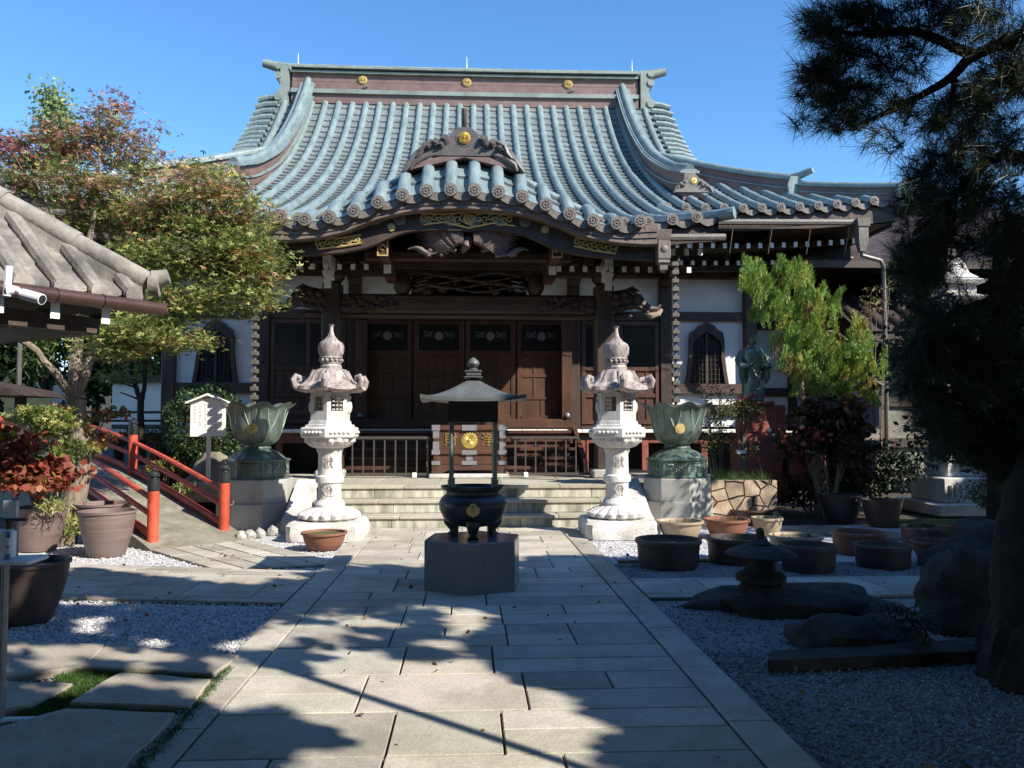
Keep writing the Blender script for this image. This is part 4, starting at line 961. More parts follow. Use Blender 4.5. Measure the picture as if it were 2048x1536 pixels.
# ================================================================ LOTUS BASINS
def basin(x, y, label, rot):
    L = thing('lotus_basin', (x, y, 0), label, 'rainwater basin', 'bronze lotus basins under the rain chains'); X = Matrix.Translation((x, y, 0))@Matrix.Rotation(rot, 4, 'Z')
    for za, zb_, r_ in ((0, .36, .60), (.362, .70, .565)):
        c = MB(); c.X = X; c.lathe([(r_, za), (r_, zb_-.01), (r_-.01, zb_)], 8); c.build('granite_course', 'granite_g', L, smooth=20)
    c = MB(); c.X = X; c.lathe([(.53, .70), (.54, .72), (.5, .74), (.49, .95), (.52, .965), (.52, .985), (.46, 1.0), (.3, 1.0)], 8)
    for k in range(8):
        a = PI/8+k*PI/4; r_ = .49*math.cos(PI/8)+.004
        for i in range(14): 
            b, h_ = rr.uniform(-.1, .1), rr.uniform(.79, .91); c.ell((r_*math.cos(a)-math.sin(a)*b, r_*math.sin(a)+math.cos(a)*b, h_), (.02, .02, .014), 6, 4)
        for b in (-.13, .13): c.tube([(r_*math.cos(a)-math.sin(a)*b, r_*math.sin(a)+math.cos(a)*b, .77), (r_*math.cos(a)-math.sin(a)*b, r_*math.sin(a)+math.cos(a)*b, .93)], .01, 4)
        for h_ in (.77, .93): c.tube([(r_*math.cos(a)-math.sin(a)*-.13, r_*math.sin(a)+math.cos(a)*-.13, h_), (r_*math.cos(a)-math.sin(a)*.13, r_*math.sin(a)+math.cos(a)*.13, h_)], .01, 4)
    c.build('bronze_base', 'bronze', L, smooth=25)
    c = MB(); c.X = X; c.lathe([(.42, .99), (.40, 1.02), (.33, 1.08), (.24, 1.12), (.2, 1.14)], 96, fn=lambda r, z, t, u: (r*(1+.06*abs(math.cos(t*10))*(1-u)), z)); c.lathe([(.2, 1.13), (.215, 1.15), (.2, 1.17), (.2, 1.2)], 48); c.build('bronze_foot', 'bronze', L)
    c = MB(); c.X = X
    def lot(r, z, t, u):
        k = abs(math.cos(4*t)); pt = k**.6
        return r*(1+.085*(pt-.4)*min(1, u*1.5)+(.08*k**3*max(0, u-.75)*4)), z+(.085*(k**1.4)-.02)*max(0, u-.45)/.55
    prof = [(.19, 1.19), (.26, 1.22), (.33, 1.29), (.37, 1.38), (.39, 1.48), (.405, 1.58), (.43, 1.66), (.47, 1.73), (.53, 1.77)]
    inn = [(r_-.02, z) for r_, z in prof[::-1]][1:]
    nn_ = len(prof)+len(inn)
    def both(r, z, t, u):
        j = round(u*(nn_-1)); uu = j/(len(prof)-1) if j < len(prof) else 1-(j-len(prof)+1)/(len(prof)-1)
        return lot(r, z, t, uu)
    c.lathe(prof+inn, 128, fn=both)
    for k in range(8):                                    # raised petal seams
        a = PI/8+k*PI/4
        for j in range(1): c.tube([((r_*(1-.03)+.004)*math.cos(a+s_*.16*math.sin(PI*min(1, (z-1.38)/.38)) if z > 1.38 else a), (r_*(1-.03)+.004)*math.sin(a+s_*.16*math.sin(PI*min(1, (z-1.38)/.38)) if z > 1.38 else a), z) for s_ in (1,) for r_, z in prof[1:7]], .011, 5)
    c.build('lotus_bowl', 'bronze', L, smooth=60)
    c = MB(); c.X = X
    def rs(z): return float(np.interp(z, [p_[1] for p_ in prof], [p_[0] for p_ in prof]))
    for k in range(8):
        a = PI/8+k*PI/4
        c.tube([((rs(z)*(1-.028)+.002)*math.cos(a), (rs(z)*(1-.028)+.002)*math.sin(a), z) for z in np.linspace(1.21, 1.44, 7)], .009, 5)
        for sg in (-1, 1):
            q_ = []
            for z in np.linspace(1.44, 1.70, 9):
                u_ = (z-1.44)/.26; t_ = a+sg*(.20*math.sin(u_*PI/2)**.8); uu = np.interp(z, [p_[1] for p_ in prof], np.linspace(0, 1, len(prof))); r1, z1 = lot(rs(z), z, t_, uu); q_.append(((r1+.004)*math.cos(t_), (r1+.004)*math.sin(t_), z1))
            c.tube(q_, .009, 5)
    c.build('petal_edges', 'bronze_l', L)
    c = MB(); c.lathe([(.0001, 1.62), (.38, 1.62)], 32, (x, y, 0), cap=False); c.build('water_surface', 'water', L)
    c = MB(); a = at(1361 if x > 0 else 503, 857, y-.44); yy = y-.43; c.tube([(a.x, yy+.05, a.z), (a.x, yy-.015, a.z)], .075, 24); c.tube([(a.x, yy-.015, a.z), (a.x, yy-.022, a.z)], .05, 20); cr = c.build('gold_medallion', 'goldp', L)
    if x < 0:
        c = MB()
        for dx, dz in ((-.02, -.01), (.02, -.01), (0, .022)): c.ell((a.x+dx, yy-.022, a.z+dz), (.012, .008, .012), 8, 5)
        c.build('medallion_emblem', 'clay_b', cr)
    return L
b_ = basin(-3.17, 12.6, 'green bronze lotus basin on octagonal granite plinth left of the steps', R(22.5))
b_.scale = (.95, .95, 1); b_ = basin(3.17, 12.6, 'green bronze lotus basin on octagonal granite plinth beside the rubble stone wall', R(5))
b_.scale = (.95, .95, 1)
def chain(x, y, z0, z1, label):
    L = thing('rain_chain', (x, y, z0), label, 'rain chain', 'rain chains of square cups')
    z = z1; c = MB(); c.cbox(x-.055, x+.055, y-.055, y+.055, z-.07, z, .008); cup0 = c.build('cup', 'chain', L); z -= .132
    while z > z0+.1: q_ = cup0.copy(); COL.objects.link(q_); q_.location = (0, 0, z-z1); z -= .132
    c = MB(); z = z1-.07
    while z > z0+.1: c.tube([(x, y, z+.02), (x, y, z-.08)], .025, 8); z -= .132
    c.build('link', 'chain', L)
chain(XC+.05-3.17, 12.65, 1.66, 3.92, 'chain of square metal cups hanging from the left gutter head into the left basin')
chain(XC+.12+3.17, 12.65, 1.66, 4.02, 'chain of square metal cups hanging from the right gutter head into the right basin')

# ================================================================ INCENSE BURNER
bx_, by_ = .03, 7.72
c = MB(); c.lathe([(.47, 0), (.47, .455), (.46, .465)], 6, (bx_, by_, 0), rot=R(22)); 
o = c.build('granite_plinth', 'granite_d', smooth=20); tag(o, 'polished dark hexagonal granite block on the path under the incense burner', 'plinth')
B = thing('incense_burner', (bx_, by_, .465), 'dark bronze roofed incense burner standing on the hexagonal granite block', 'incense burner')
T = Matrix.Translation((bx_, by_, 0))
c = MB(); c.X = T; c.lathe([(.08, .56), (.19, .58), (.27, .64), (.31, .72), (.315, .78), (.29, .83), (.25, .86), (.25, .89), (.29, .91), (.30, .935), (.27, .935), (.24, .9), (.24, .8), (.05, .78)], 48); c.build('pot', 'bronze_d', B)
c = MB(); c.X = T; c.lathe([(.0001, .905), (.245, .9)], 24, cap=False); c.build('ash', 'stone_w', B)
for a in (-PI/2, PI/6, 5*PI/6):
    c = MB(); ca, sa = math.cos(a), math.sin(a); c.X = T
    c.tube([(.23*ca, .23*sa, .63), (.235*ca, .235*sa, .58), (.2*ca, .2*sa, .53), (.205*ca, .205*sa, .49), (.22*ca, .22*sa, .466)], [.07, .06, .045, .045, .055], 10); c.ell((.25*ca, .25*sa, .60), (.06, .06, .045)); c.build('leg', 'bronze_d', B)
c = MB(); c.kiku((bx_, by_-.305, .74), .062, .012); c.build('chrysanthemum_crest', 'goldp', B)
for sx in (-1, 1):
    for sy in (-1, 1):
        c = MB(); X0, Y0 = bx_+sx*.2, by_+sy*.14; c.tube([(X0, Y0, .92), (X0, Y0, 1.0), (X0, Y0, 1.0), (X0, Y0, 1.72)], [.032, .032, .02, .02], 10); c.build('post', 'bronze', B)
c = MB(); c.box(bx_-.225, bx_+.225, by_-.165, by_+.165, 1.52, 1.73); c.build('hood_frieze', 'bronze_d', B)
c = MB(); n = 9; V = []
def rf(u, v):
    m_ = max(abs(u), abs(v)); z = 1.93-.215*m_**1.0-.10*math.sin(PI*min(1, m_))*.35+.05*(abs(u*v))**2*m_; z = 1.945-.21*(1-(1-m_)**1.5)+.035*(abs(u)*abs(v))**3
    return (bx_+u*.47, by_+v*.40, z)
g_ = np.linspace(-1, 1, 25); sheet(c, lambda a, b: rf(a, b), g_, g_)
sheet(c, lambda a, b: (rf(a, b)[0], rf(a, b)[1], rf(a, b)[2]-.03), g_, g_[::-1])
for s_ in (-1, 1):
    c.add([q_ for a in g_ for q_ in (rf(a, s_), tuple(np.array(rf(a, s_))-np.array([0, 0, .03])))], [(2*i, 2*i+1, 2*i+3, 2*i+2) for i in range(24)]); c.add([q_ for a in g_ for q_ in (rf(s_, a), tuple(np.array(rf(s_, a))-np.array([0, 0, .03])))], [(2*i, 2*i+1, 2*i+3, 2*i+2) for i in range(24)])
rfo = c.build('burner_roof', 'bronze_r', B, smooth=30)
c = MB(); c.cbox(bx_-.085, bx_+.085, by_-.08, by_+.08, 1.93, 1.945); c.cbox(bx_-.07, bx_+.07, by_-.065, by_+.065, 1.945, 1.985); c.cbox(bx_-.08, bx_+.08, by_-.075, by_+.075, 1.985, 2.0)
c.lathe([(.045, 2.0), (.05, 2.01), (.025, 2.025), (.045, 2.04), (.058, 2.065), (.05, 2.09), (.02, 2.115), (.004, 2.125)], 20, (bx_, by_, 0)); c.build('onion_finial', 'bronze_r', rfo)

# ================================================================ OFFERING BOX, RAILS
bx0, bx1 = at(864, 900, 14.6).x, at(1013, 900, 14.6).x; m_ = (bx0+bx1)/2; hw = (bx1-bx0)/2; yb_ = 14.6
c = MB(); c.cbox(bx0-.05, bx1+.05, yb_-.08, yb_+.75, PLZ, .64, .01); o = c.build('box_footstone', 'stone_w'); tag(o, 'pale flat footstone under the wooden offering box', 'stone slab')
OB = thing('offering_box', (m_, yb_+.3, .64), 'red-brown wooden offering box with gilt crest and metal corners before the stairs', 'offering box')
c = MB(); c.cbox(bx0+.04, bx1-.04, yb_+.03, yb_+.62, .75, 1.42); c.build('box_body', 'door', OB)
c = MB()
for z0, z1 in ((1.40, 1.49), (.98, 1.05), (.80, .86)): c.cbox(bx0, bx1, yb_-.01, yb_+.66, z0, z1, .01)
for x in (bx0+.02, bx1-.12): c.cbox(x, x+.1, yb_+.0, yb_+.64, .86, 1.40, .01)
c.ext([(bx0, .641), (bx0+.15, .641), (bx0+.28, .70), (bx1-.28, .70), (bx1-.15, .641), (bx1, .641), (bx1, .80), (bx0, .80)], yb_, yb_+.04)
for k in range(11): x = bx0+.1+k*(bx1-bx0-.2)/10; c.box(x-.02, x+.02, yb_+.02, yb_+.62, 1.47, 1.488)
c.build('box_frame', 'door', OB)
c = MB()
for x0, x1 in ((bx0-.005, bx0+.14), (bx1-.14, bx1+.005), (m_-.13, m_+.13)):
    for z0, z1 in ((1.395, 1.493), (.975, 1.053), (.795, .865)): c.box(x0, x1, yb_-.016, yb_-.008, z0, z1)
for x in (bx0+.015, bx1-.125):
    for z0, z1 in ((1.26, 1.40), (1.05, 1.2)): c.box(x, x+.11, yb_-.006, yb_+.002, z0, z1)
c.box(m_-.06, m_+.06, yb_+.02, yb_+.03, .86, .98); c.build('metal_fittings', 'silver', OB)
c = MB(); c.kiku((m_, yb_+.03, 1.22), .15, .025); c.build('chrysanthemum_crest', 'gold', OB)
text('gold_character', '財', .24, (m_-.32, yb_+.02, 1.22), 'gold', OB, .008); text('gold_character', '浄', .24, (m_+.32, yb_+.02, 1.22), 'gold', OB, .008)
def rail(x0, x1, y, label, leg):
    L = thing('metal_railing', ((x0+x1)/2, y, PLZ), label, 'railing', 'low metal railings on the terrace')
    c = MB(); c.cbox(x0, x1, y-.03, y+.03, 1.24, 1.29, .006); c.build('top_rail', 'steel', L)
    c = MB(); c.cbox(x0, x1, y-.025, y+.025, .60, .65, .006); c.build('bottom_rail', 'steel', L)
    n_ = int((x1-x0-.12)/.17)
    for k in range(n_+1):
        x = x0+.06+(x1-x0-.12)*k/n_; w_ = .02 if k in (0, n_) else .012; c = MB(); c.box(x-w_, x+w_, y-.012, y+.012, .65, 1.24); c.build('baluster', 'steel', L)
    c = MB(); c.cbox(leg-.04, leg+.04, y-.1, y-.03, PLZ, .66); c.build('foot_block', 'wtip', L)
rail(-2.3, at(862, 900, 14.7).x, 14.7, 'low dark metal railing left of the offering box', at(829, 950, 14.7).x)
rail(at(1024, 900, 14.7).x, 2.3, 14.7, 'low dark metal railing right of the offering box', at(1051, 950, 14.7).x)

# ================================================================ BRIDGE
d = Vector((-.70, .714, 0)); nrm = Vector((.714, .70, 0))
Lf, Rt = gr(300, 1102), gr(500, 1080)
BR = thing('arched_bridge', (Lf+Rt)/2, 'small arched bridge with vermilion railings rising behind the flower pots', 'bridge')
def bz(s): return .02+1.05*math.sin(min(s, 14)/14*PI) if s > 0 else .02
def bp(side, s, up=0): a = Lf if side < 0 else Rt; q_ = a+d*s; return Vector((q_.x, q_.y, bz(s)+up))
c = MB(); ss = list(np.linspace(0, 9, 24)); V = []
for s_ in ss: V += [bp(-1, s_)-nrm*.0, bp(1, s_), bp(1, s_)-Vector((0, 0, bz(s_)+.02)), bp(-1, s_)-Vector((0, 0, bz(s_)+.02))]
c.add(V, [(4*i+a, 4*i+(a+1) % 4, 4*i+4+(a+1) % 4, 4*i+4+a) for i in range(23) for a in range(4)]+[(0, 1, 2, 3)]); c.build('bridge_deck', 'concrete', BR)
for side in (-1, 1):
    ins = nrm*(-side)*.14; s_l = [.42, 3.3, 6.3, 9.0] if side > 0 else [.25, 3.3, 6.3, 9.0]
    for i, s_ in enumerate(s_l):
        q_ = bp(side, s_)+ins; c = MB(); c.tube([(q_.x, q_.y, q_.z-.05), (q_.x, q_.y, q_.z+.62)], .068, 16); o = c.build('bridge_post', 'red', BR)
        c = MB(); c.lathe([(.072, 0), (.072, .14), (.05, .15), (.045, .17), (.07, .175), (.072, .2), (.05, .23), (.02, .24), (.03, .255), (.012, .28)], 16, (q_.x, q_.y, q_.z+.61)); c.build('post_cap', 'bronze_d', o)
    for up, r_ in ((.50, .034), (.30, .034), (.06, .045)):
        c = MB(); c.tube([bp(side, s_)+ins+Vector((0, 0, up)) for s_ in np.linspace(s_l[0], 9, 20)], r_, 8); c.build('hand_rail' if up > .4 else 'lower_rail', 'red', BR)
# ================================================================ NOTICE BOARD
def notice(px0, px1, ptop, peave, pbot, Y, pxpost, label, m='wtip', ink='ink', cols=6, gz=0):
    a, b = at(px0, pbot, Y), at(px1, pbot, Y); zt = at((px0+px1)/2, ptop, Y).z; ze = at(px0, peave, Y).z; cx = (a.x+b.x)/2
    L = thing('notice_board', (cx, Y, gz), label, 'notice board')
    c = MB(); c.ext([(a.x, a.z), (b.x, a.z), (b.x, ze), (cx, zt-.03), (a.x, ze)], Y, Y+.03); o = c.build('board', m, L)
    for sg in (-1, 1):
        c = MB(); hw_ = (b.x-a.x)/2+.06; P0 = [(cx, zt+.01), (cx+sg*hw_, ze-.02), (cx+sg*hw_, ze+.005), (cx, zt+.04)]
        c.ext(P0 if sg > 0 else P0[::-1], Y-.07, Y+.1); c.build('board_roof', m, L)
    c = MB(); x = cx+.0; c.cbox(x-.03, x+.03, Y+.032, Y+.09, gz, ze); c.build('board_post', m, L)
    c = MB(); rg = random.Random(3); H_ = ze-a.z; Wd = b.x-a.x
    for k in range(cols):
        xx = b.x-Wd*(k+.8)/(cols+.6); z = ze-.04-.03*rg.random(); zend = a.z+H_*(.12 if k < cols-2 else .35)
        while z > zend:
            for _ in range(3): dx, dz = rg.uniform(-.014, .014), rg.uniform(-.014, .014); (c.box(xx+dx-.011, xx+dx+.011, Y-.003, Y, z+dz-.0025, z+dz+.0025) if rg.random() < .5 else c.box(xx+dx-.0025, xx+dx+.0025, Y-.003, Y, z+dz-.011, z+dz+.011))
            z -= .048
    c.build('faded_writing', ink, o)
notice(380, 450, 792, 805, 873, 13.25, 417, 'white roofed wooden notice board with faded writing in front of the clipped bush')
notice(1727, 1760, 760, 770, 900, 13.6, 1742, 'tall shaded grey notice board behind the juniper on the right', 'stone_v', 'ink', 3)  # grey stone colour stands in for shade on the white board

# ================================================================ POTS
def pot_prof(kind, r, h):
    if kind == 'tall': return [(r*.62, 0), (r*.7, h*.15), (r*.86, h*.5), (r*.95, h*.85), (r*.95, h*.93), (r*1.0, h*.95), (r, h), (r*.93, h), (r*.9, h*.88), (.001, h*.86)]
    if kind == 'bowl': return [(r*.6, 0), (r*.72, h*.12), (r*.86, h*.5), (r*.92, h*.85), (r*1.0, h*.88), (r, h), (r*.9, h), (r*.88, h*.85), (.001, h*.84)]
    return [(r*.86, 0), (r*.9, h*.1), (r*.93, h*.7), (r*.95, h*.84), (r*1.0, h*.86), (r, h*.97), (r*.98, h), (r*.88, h), (r*.86, h*.86), (.001, h*.85)]
POTS = []
def pot(name, pxc, pyb, pw, ph, kind, m, label, cat='flower pot', group=None, fill='water', z=0.0):
    f = gr(pxc, pyb, z); r = pw/2/F*f.y*1.03; h = ph/F*f.y*1.0; r = r*(f.y+r)/f.y*math.cos(math.atan((pxc-1024)/F))*.99; h *= .92
    k = (f.y+r*.8)/f.y; cx, cy = f.x*k, f.y+r*.8
    L = thing(name, (cx, cy, z), label, cat, group); c = MB(); pf = pot_prof(kind, r, h); c.lathe([(a, b+z) for a, b in pf[:-1]], 40, (cx, cy, 0), cap=False); c.build('vessel', m, L)
    c = MB(); c.lathe([(.001, 0), (pf[-2][0]*.995, 0)], 32, (cx, cy, z+pf[-1][1]+h*.03), cap=False); c.build('water_surface' if fill == 'water' else 'soil_fill', fill, L)
    POTS.append((cx, cy, z+h, r)); return L, cx, cy, h, r
def sprigs(L, cx, cy, z, r, n=9, hgt=.1, pal=((.09, .12, .03), (.2, .14, .06))):
    pts = [(cx+rr.uniform(-.7, .7)*r, cy+rr.uniform(-.7, .7)*r, z) for _ in range(n)]; pts = [p_ for p_ in pts for _ in range(4)]
    return leafmesh('sprouts', pts, hgt, pick(pal, len(pts)), 'blade', L, dirs=np.tile([0, 0, 1.], (len(pts), 1)), jitter=.35)
for a in ((1337, 1142, 131, 62, 'tub', 'tub', 'dark round clay tub nearest the path, with reflecting water', 1), (1473, 1132, 122, 56, 'tub', 'tub', 'dark round clay tub second from the path in the front row', 2), (1617, 1148, 118, 58, 'tub', 'tub', 'dark round clay tub just behind the small stone lantern', 3), (1766, 1140, 122, 50, 'tub', 'tub', 'dark round clay tub at the right end of the front row', 4)):
    L, cx, cy, h, r = pot('clay_tub', *a[:4], a[4], a[5], a[6], 'tub', 'dark clay water tubs in the front row'); sprigs(L, cx, cy, h*.85, r, 14, .05)
for a in ((1361, 1082, 93, 40, 'bowl', 'clay_c', 'cream clay bowl of water beside the right stone lantern base'), (1454, 1080, 92, 42, 'bowl', 'clay', 'orange terracotta bowl of water between the cream bowl and a smaller cream one'), (1535, 1074, 65, 40, 'bowl', 'clay_c', 'small cream clay bowl right of the orange terracotta bowl'), (1500, 1052, 92, 34, 'bowl', 'clay_b', 'brown clay bowl behind the small cream bowl'),
          (1592, 1120, 110, 48, 'tub', 'clay_c', 'wide tan clay tub behind the front row, partly hidden by a dark tub'), (1718, 1112, 114, 48, 'tub', 'clay', 'wide reddish clay tub right of the tan one in the second row'), (1857, 1096, 118, 42, 'tub', 'clay_b', 'wide brown clay tub in front of the moss patch'), (1868, 1126, 96, 44, 'bowl', 'clay', 'orange-rimmed clay bowl right of the front row of dark tubs')):
    L, cx, cy, h, r = pot('water_bowl', *a, 'bowl', 'clay water bowls behind the dark tubs'); sprigs(L, cx, cy, h*.85, r, 12, .06)
pot('large_planter', 1683, 1048, 86, 62, 'tall', 'tub', 'large dark planter in deep shade left of its lighter twin', 'planter', None, 'soil')
pot('large_planter', 1765, 1056, 86, 60, 'tall', 'clay_b', 'large brown planter with streaked side beside the moss patch', 'planter', None, 'soil')
pot('shallow_bowl', 648, 1104, 90, 38, 'bowl', 'clay', 'low brown clay bowl with green scum on the white gravel', 'bowl', None, 'moss')
PA = pot('large_planter', 213, 1117, 115, 96, 'tall', 'pot_p', 'large purplish brown planter nearest the bridge foot', 'planter', 'large ribbed purple-brown planters', 'soil')
PC = pot('large_planter', 205, 1090, 116, 84, 'tall', 'pot_p', 'large purplish brown planter half hidden behind its twin by the bridge', 'planter', 'large ribbed purple-brown planters', 'soil')
PB = pot('large_planter', 76, 1106, 114, 92, 'tall', 'pot_p', 'large purplish brown planter holding the red-leaved shrub', 'planter', 'large ribbed purple-brown planters', 'soil')
pot('round_tub', 42, 1258, 190, 128, 'tall', 'tub', 'big dark rounded tub in shade beside the sanitiser table', 'tub', None, 'soil')
PO = pot('terracotta_bowl', 1524, 1022, 53, 22, 'bowl', 'clay', 'small bright orange terracotta bowl with a thin sapling', 'flower pot', None, 'soil', z=.15)
c = MB(); c.ell((PO[1], PO[2], .07), (.3, .25, .09), 12, 8); o = c.build('flat_stone', 'rock_b'); tag(o, 'flat brown stone under the orange terracotta bowl', 'stone')

# ================================================================ SMALL LANTERN, ROCKS
sl_ = gr(1545, 1235); x, y = sl_.x, sl_.y+.25
def rock(name, c_, r, m, label, seed=0, cat='rock', flat=0):
    vs_, fs = sphere_arr((0, 0, 0), (1, 1, 1), 28, 18); out = []
    for v_ in vs_:
        n_ = noise.fractal(Vector(v_)*1.3+Vector((seed*7.1, 0, 0)), 1, 2, 4); k = 1+.32*n_
        zz = v_[2]*k; zz = min(zz, flat) if flat else zz
        out.append((c_[0]+v_[0]*k*r[0], c_[1]+v_[1]*k*r[1], c_[2]+zz*r[2]))
    o = link_mesh(name, out, fs, m, None, None, 50); o.location = (0, 0, 0); return tag(o, label, cat)
rock('garden_rock', (x+.35, y+.1, -.02), (.85, .42, .22), 'rock', 'long low dark rock carrying the small stone lantern', 1, flat=.9)
SLn = thing('small_lantern', (x, y, .10), 'small mushroom-capped dark stone lantern standing on the low rock', 'stone lantern')
c = MB(); c.lathe([(.17, .12), (.185, .16), (.17, .22), (.12, .25)], 24, (x, y, 0)); c.lathe([(.14, .24), (.2, .27), (.2, .32), (.17, .345), (.12, .35)], 24, (x, y, 0)); c.build('lantern_base', 'rock', SLn)
c = MB(); c.lathe([(.13, .34), (.125, .44), (.12, .49)], 6, (x, y, 0)); c.box(x-.05, x+.05, y-.125, y-.105, .37, .46); c.build('light_box', 'rock', SLn)
c = MB(); c.lathe([(.12, .475), (.26, .50), (.285, .52), (.25, .555), (.15, .595), (.08, .61)], 32, (x, y, 0)); o = c.build('mushroom_cap', 'rock', SLn)
c = MB(); c.lathe([(.07, .60), (.09, .62), (.06, .65), (.03, .67), (.035, .70), (.03, .75), (.01, .77)], 16, (x, y, 0)); c.build('finial', 'rock', o)
SLn.scale = (1, 1, .84)
rock('garden_rock', (*gr(1720, 1290)[:2], 0), (.45, .3, .2), 'rock', 'dark rounded rock between the small lantern and the pine trunk', 3)
a, b = gr(1536, 1345), gr(1925, 1320); c = MB()
c.slab([(a.x, a.y), (b.x+.5, b.y), (b.x+.6, b.y+.3), (a.x+.1, a.y+.22)], 0, .07); o = c.build('long_stone', 'rock'); tag(o, 'long low kerb-like stone lying on the shaded gravel at right', 'stone')
rock('garden_rock', (gr(1935, 1255).x, gr(1935, 1255).y, .15), (.34, .3, .42), 'rock', 'upright lumpy dark rock left of the pine trunk', 12)
rock('garden_rock', (*gr(2010, 1130)[:2], .1), (.8, .5, .35), 'rock', 'broad dark rock behind the upright rock at right edge', 6)
rock('garden_rock', (-4.15, 14.0, .45), (.52, .3, .55), 'rock_b', 'rounded brown boulder under the clipped bush', 8)
for k, (px_, py_) in enumerate(((1285, 1055), (560, 1062), (545, 1070), (520, 1075), (500, 1078), (482, 1080))):
    a = gr(px_, py_); rock('small_stone', (a.x, a.y, .04), (.07, .06, .08), 'granite_g', ['small white stone between the right basin and the cream bowl', 'small upright pale stone nearest the left lantern', 'small upright pale stone second from the left lantern', 'small upright pale stone in front of the left basin', 'small pale stone near the ramp edge', 'small pale stone touching the ramp edge'][k], 20+k, 'stone')
# moss patch and stepping stones
c = MB(); a = gr(1880, 1052); c.ell((a.x, a.y+.1, 0), (.9, .35, .09), 24, 8); o = c.build('moss_patch', 'moss'); tag(o, None, None, None, 'stuff'); tag(o, 'bright green moss mound behind the clay tubs', 'moss')
for px_, py_, r_ in ((1640, 1062, .5), (1760, 1072, .4), (1330, 1096, .12)):
    a = gr(px_, py_); c = MB(); c.lathe([(r_, 0), (r_*.97, .03), (r_*.9, .04)], 14, (a.x, a.y, -.01)); struct(c.build('stepping_stone', 'rock_b'))
# rubble wall
def rubble_mat():
    m = mat('rubble_stone', (.28, .22, .17), .9, .3, 5, .5, 30, col2=(.5, .41, .31)); n = m.node_tree.nodes; l = m.node_tree.links; b = n['Principled BSDF']
    tc = n.new('ShaderNodeTexCoord'); src = b.inputs['Base Color'].links[0].from_socket
    v1 = n.new('ShaderNodeTexVoronoi'); v1.feature = 'DISTANCE_TO_EDGE'; v1.inputs['Scale'].default_value = 4.2; v2 = n.new('ShaderNodeTexVoronoi'); v2.inputs['Scale'].default_value = 4.2
    for v in (v1, v2): l.new(tc.outputs['Object'], v.inputs['Vector'])
    r = n.new('ShaderNodeValToRGB'); r.color_ramp.elements[0].position = .015; r.color_ramp.elements[1].position = .05; r.color_ramp.elements[0].color = (.08, .07, .06, 1); l.new(v1.outputs['Distance'], r.inputs[0])
    bw = n.new('ShaderNodeValToRGB'); bw.color_ramp.elements[0].color = (.6, .55, .55, 1); bw.color_ramp.elements[1].color = (1.25, 1.15, 1.05, 1); l.new(v2.outputs['Color'], bw.inputs[0])
    m1 = n.new('ShaderNodeMix'); m1.data_type = 'RGBA'; m1.blend_type = 'MULTIPLY'; m1.inputs[0].default_value = 1; m2 = n.new('ShaderNodeMix'); m2.data_type = 'RGBA'; m2.blend_type = 'MULTIPLY'; m2.inputs[0].default_value = 1
    l.new(src, m1.inputs[6]); l.new(bw.outputs[0], m1.inputs[7]); l.new(m1.outputs[2], m2.inputs[6]); l.new(r.outputs[0], m2.inputs[7]); l.new(m2.outputs[2], b.inputs['Base Color'])
    bp = n.new('ShaderNodeBump'); bp.inputs['Strength'].default_value = 1; bp.inputs['Distance'].default_value = .03; l.new(r.outputs[0], bp.inputs['Height']); l.new(b.inputs['Normal'].links[0].from_socket, bp.inputs['Normal']); l.new(bp.outputs[0], b.inputs['Normal']); return m
def rubble(x0, x1, y0, y1, z1, label):
    L = thing('rubble_wall', ((x0+x1)/2, y0, 0), label, 'stone wall'); rg = random.Random(6); c = MB(); c.box(x0+.04, x1-.04, y0+.06, y1, 0, z1-.03); c.build('wall_core', 'soil', L)
    c = MB(); nx_, nz_ = 60, 40; V = []
    for j in range(nz_+1):
        for i in range(nx_+1):
            x, z = x0+(x1-x0)*i/nx_, z1*j/nz_; V.append((x, y0+.02*noise.noise(Vector((x*6, 0, z*6))), z+(.012*noise.noise(Vector((x*5, 3, 0))) if j == nz_ else 0)))
    c.add(V, [(j*(nx_+1)+i, j*(nx_+1)+i+1, (j+1)*(nx_+1)+i+1, (j+1)*(nx_+1)+i) for j in range(nz_) for i in range(nx_)])
    c.box(x0, x0+.03, y0+.02, y1, 0, z1); c.box(x1-.03, x1, y0+.02, y1, 0, z1); c.box(x0+.03, x1-.03, y0+.03, y0+.2, z1-.05, z1-.002)
    c.build('wall_stones', rubble_mat(), L)
rubble(3.62, 4.62, 12.35, 13.6, .66, 'low rubble stone wall topped with grass right of the basin')
# ================================================================ STATUE on red plinth
sx_, sy_ = at(1506, 800, 13.9).x, 13.9; zf = at(1506, 803, 13.9).z
c = MB(); c.cbox(sx_-.3, sx_+.42, sy_-.25, sy_+.35, .55, 1.35, .03); c.cbox(sx_-.42, sx_+.5, sy_-.3, sy_+.4, .2, .6, .03); c.cbox(sx_-.22, sx_+.5, sy_-.2, sy_+.3, 1.35, zf-.06, .02); c.cbox(sx_-.25, sx_+.3, sy_-.22, sy_+.3, zf-.06, zf, .01)
c.cbox(sx_+.5, sx_+.85, sy_-.35, sy_+.1, .5, 1.05, .02); o = c.build('statue_plinth', 'redstone'); tag(o, 'reddish stepped stone plinth under the bronze monk statue', 'plinth')
ST = thing('monk_statue', (sx_, sy_, zf), 'green bronze statue of a robed standing monk against the white wall', 'statue')
c = MB(); H_ = 1.12
c.lathe([(.15, 0), (.19, .02), (.185, .1), (.17, .35), (.175, .55), (.19, .68), (.205, .78), (.19, .86), (.12, .92), (.055, .94), (.05, .97)], 40, (sx_, sy_, zf), fn=lambda r, z, t, u: (r*(1+.05*math.cos(9*t+z*3)*(1-u*.6)+.02*math.cos(17*t)), z))
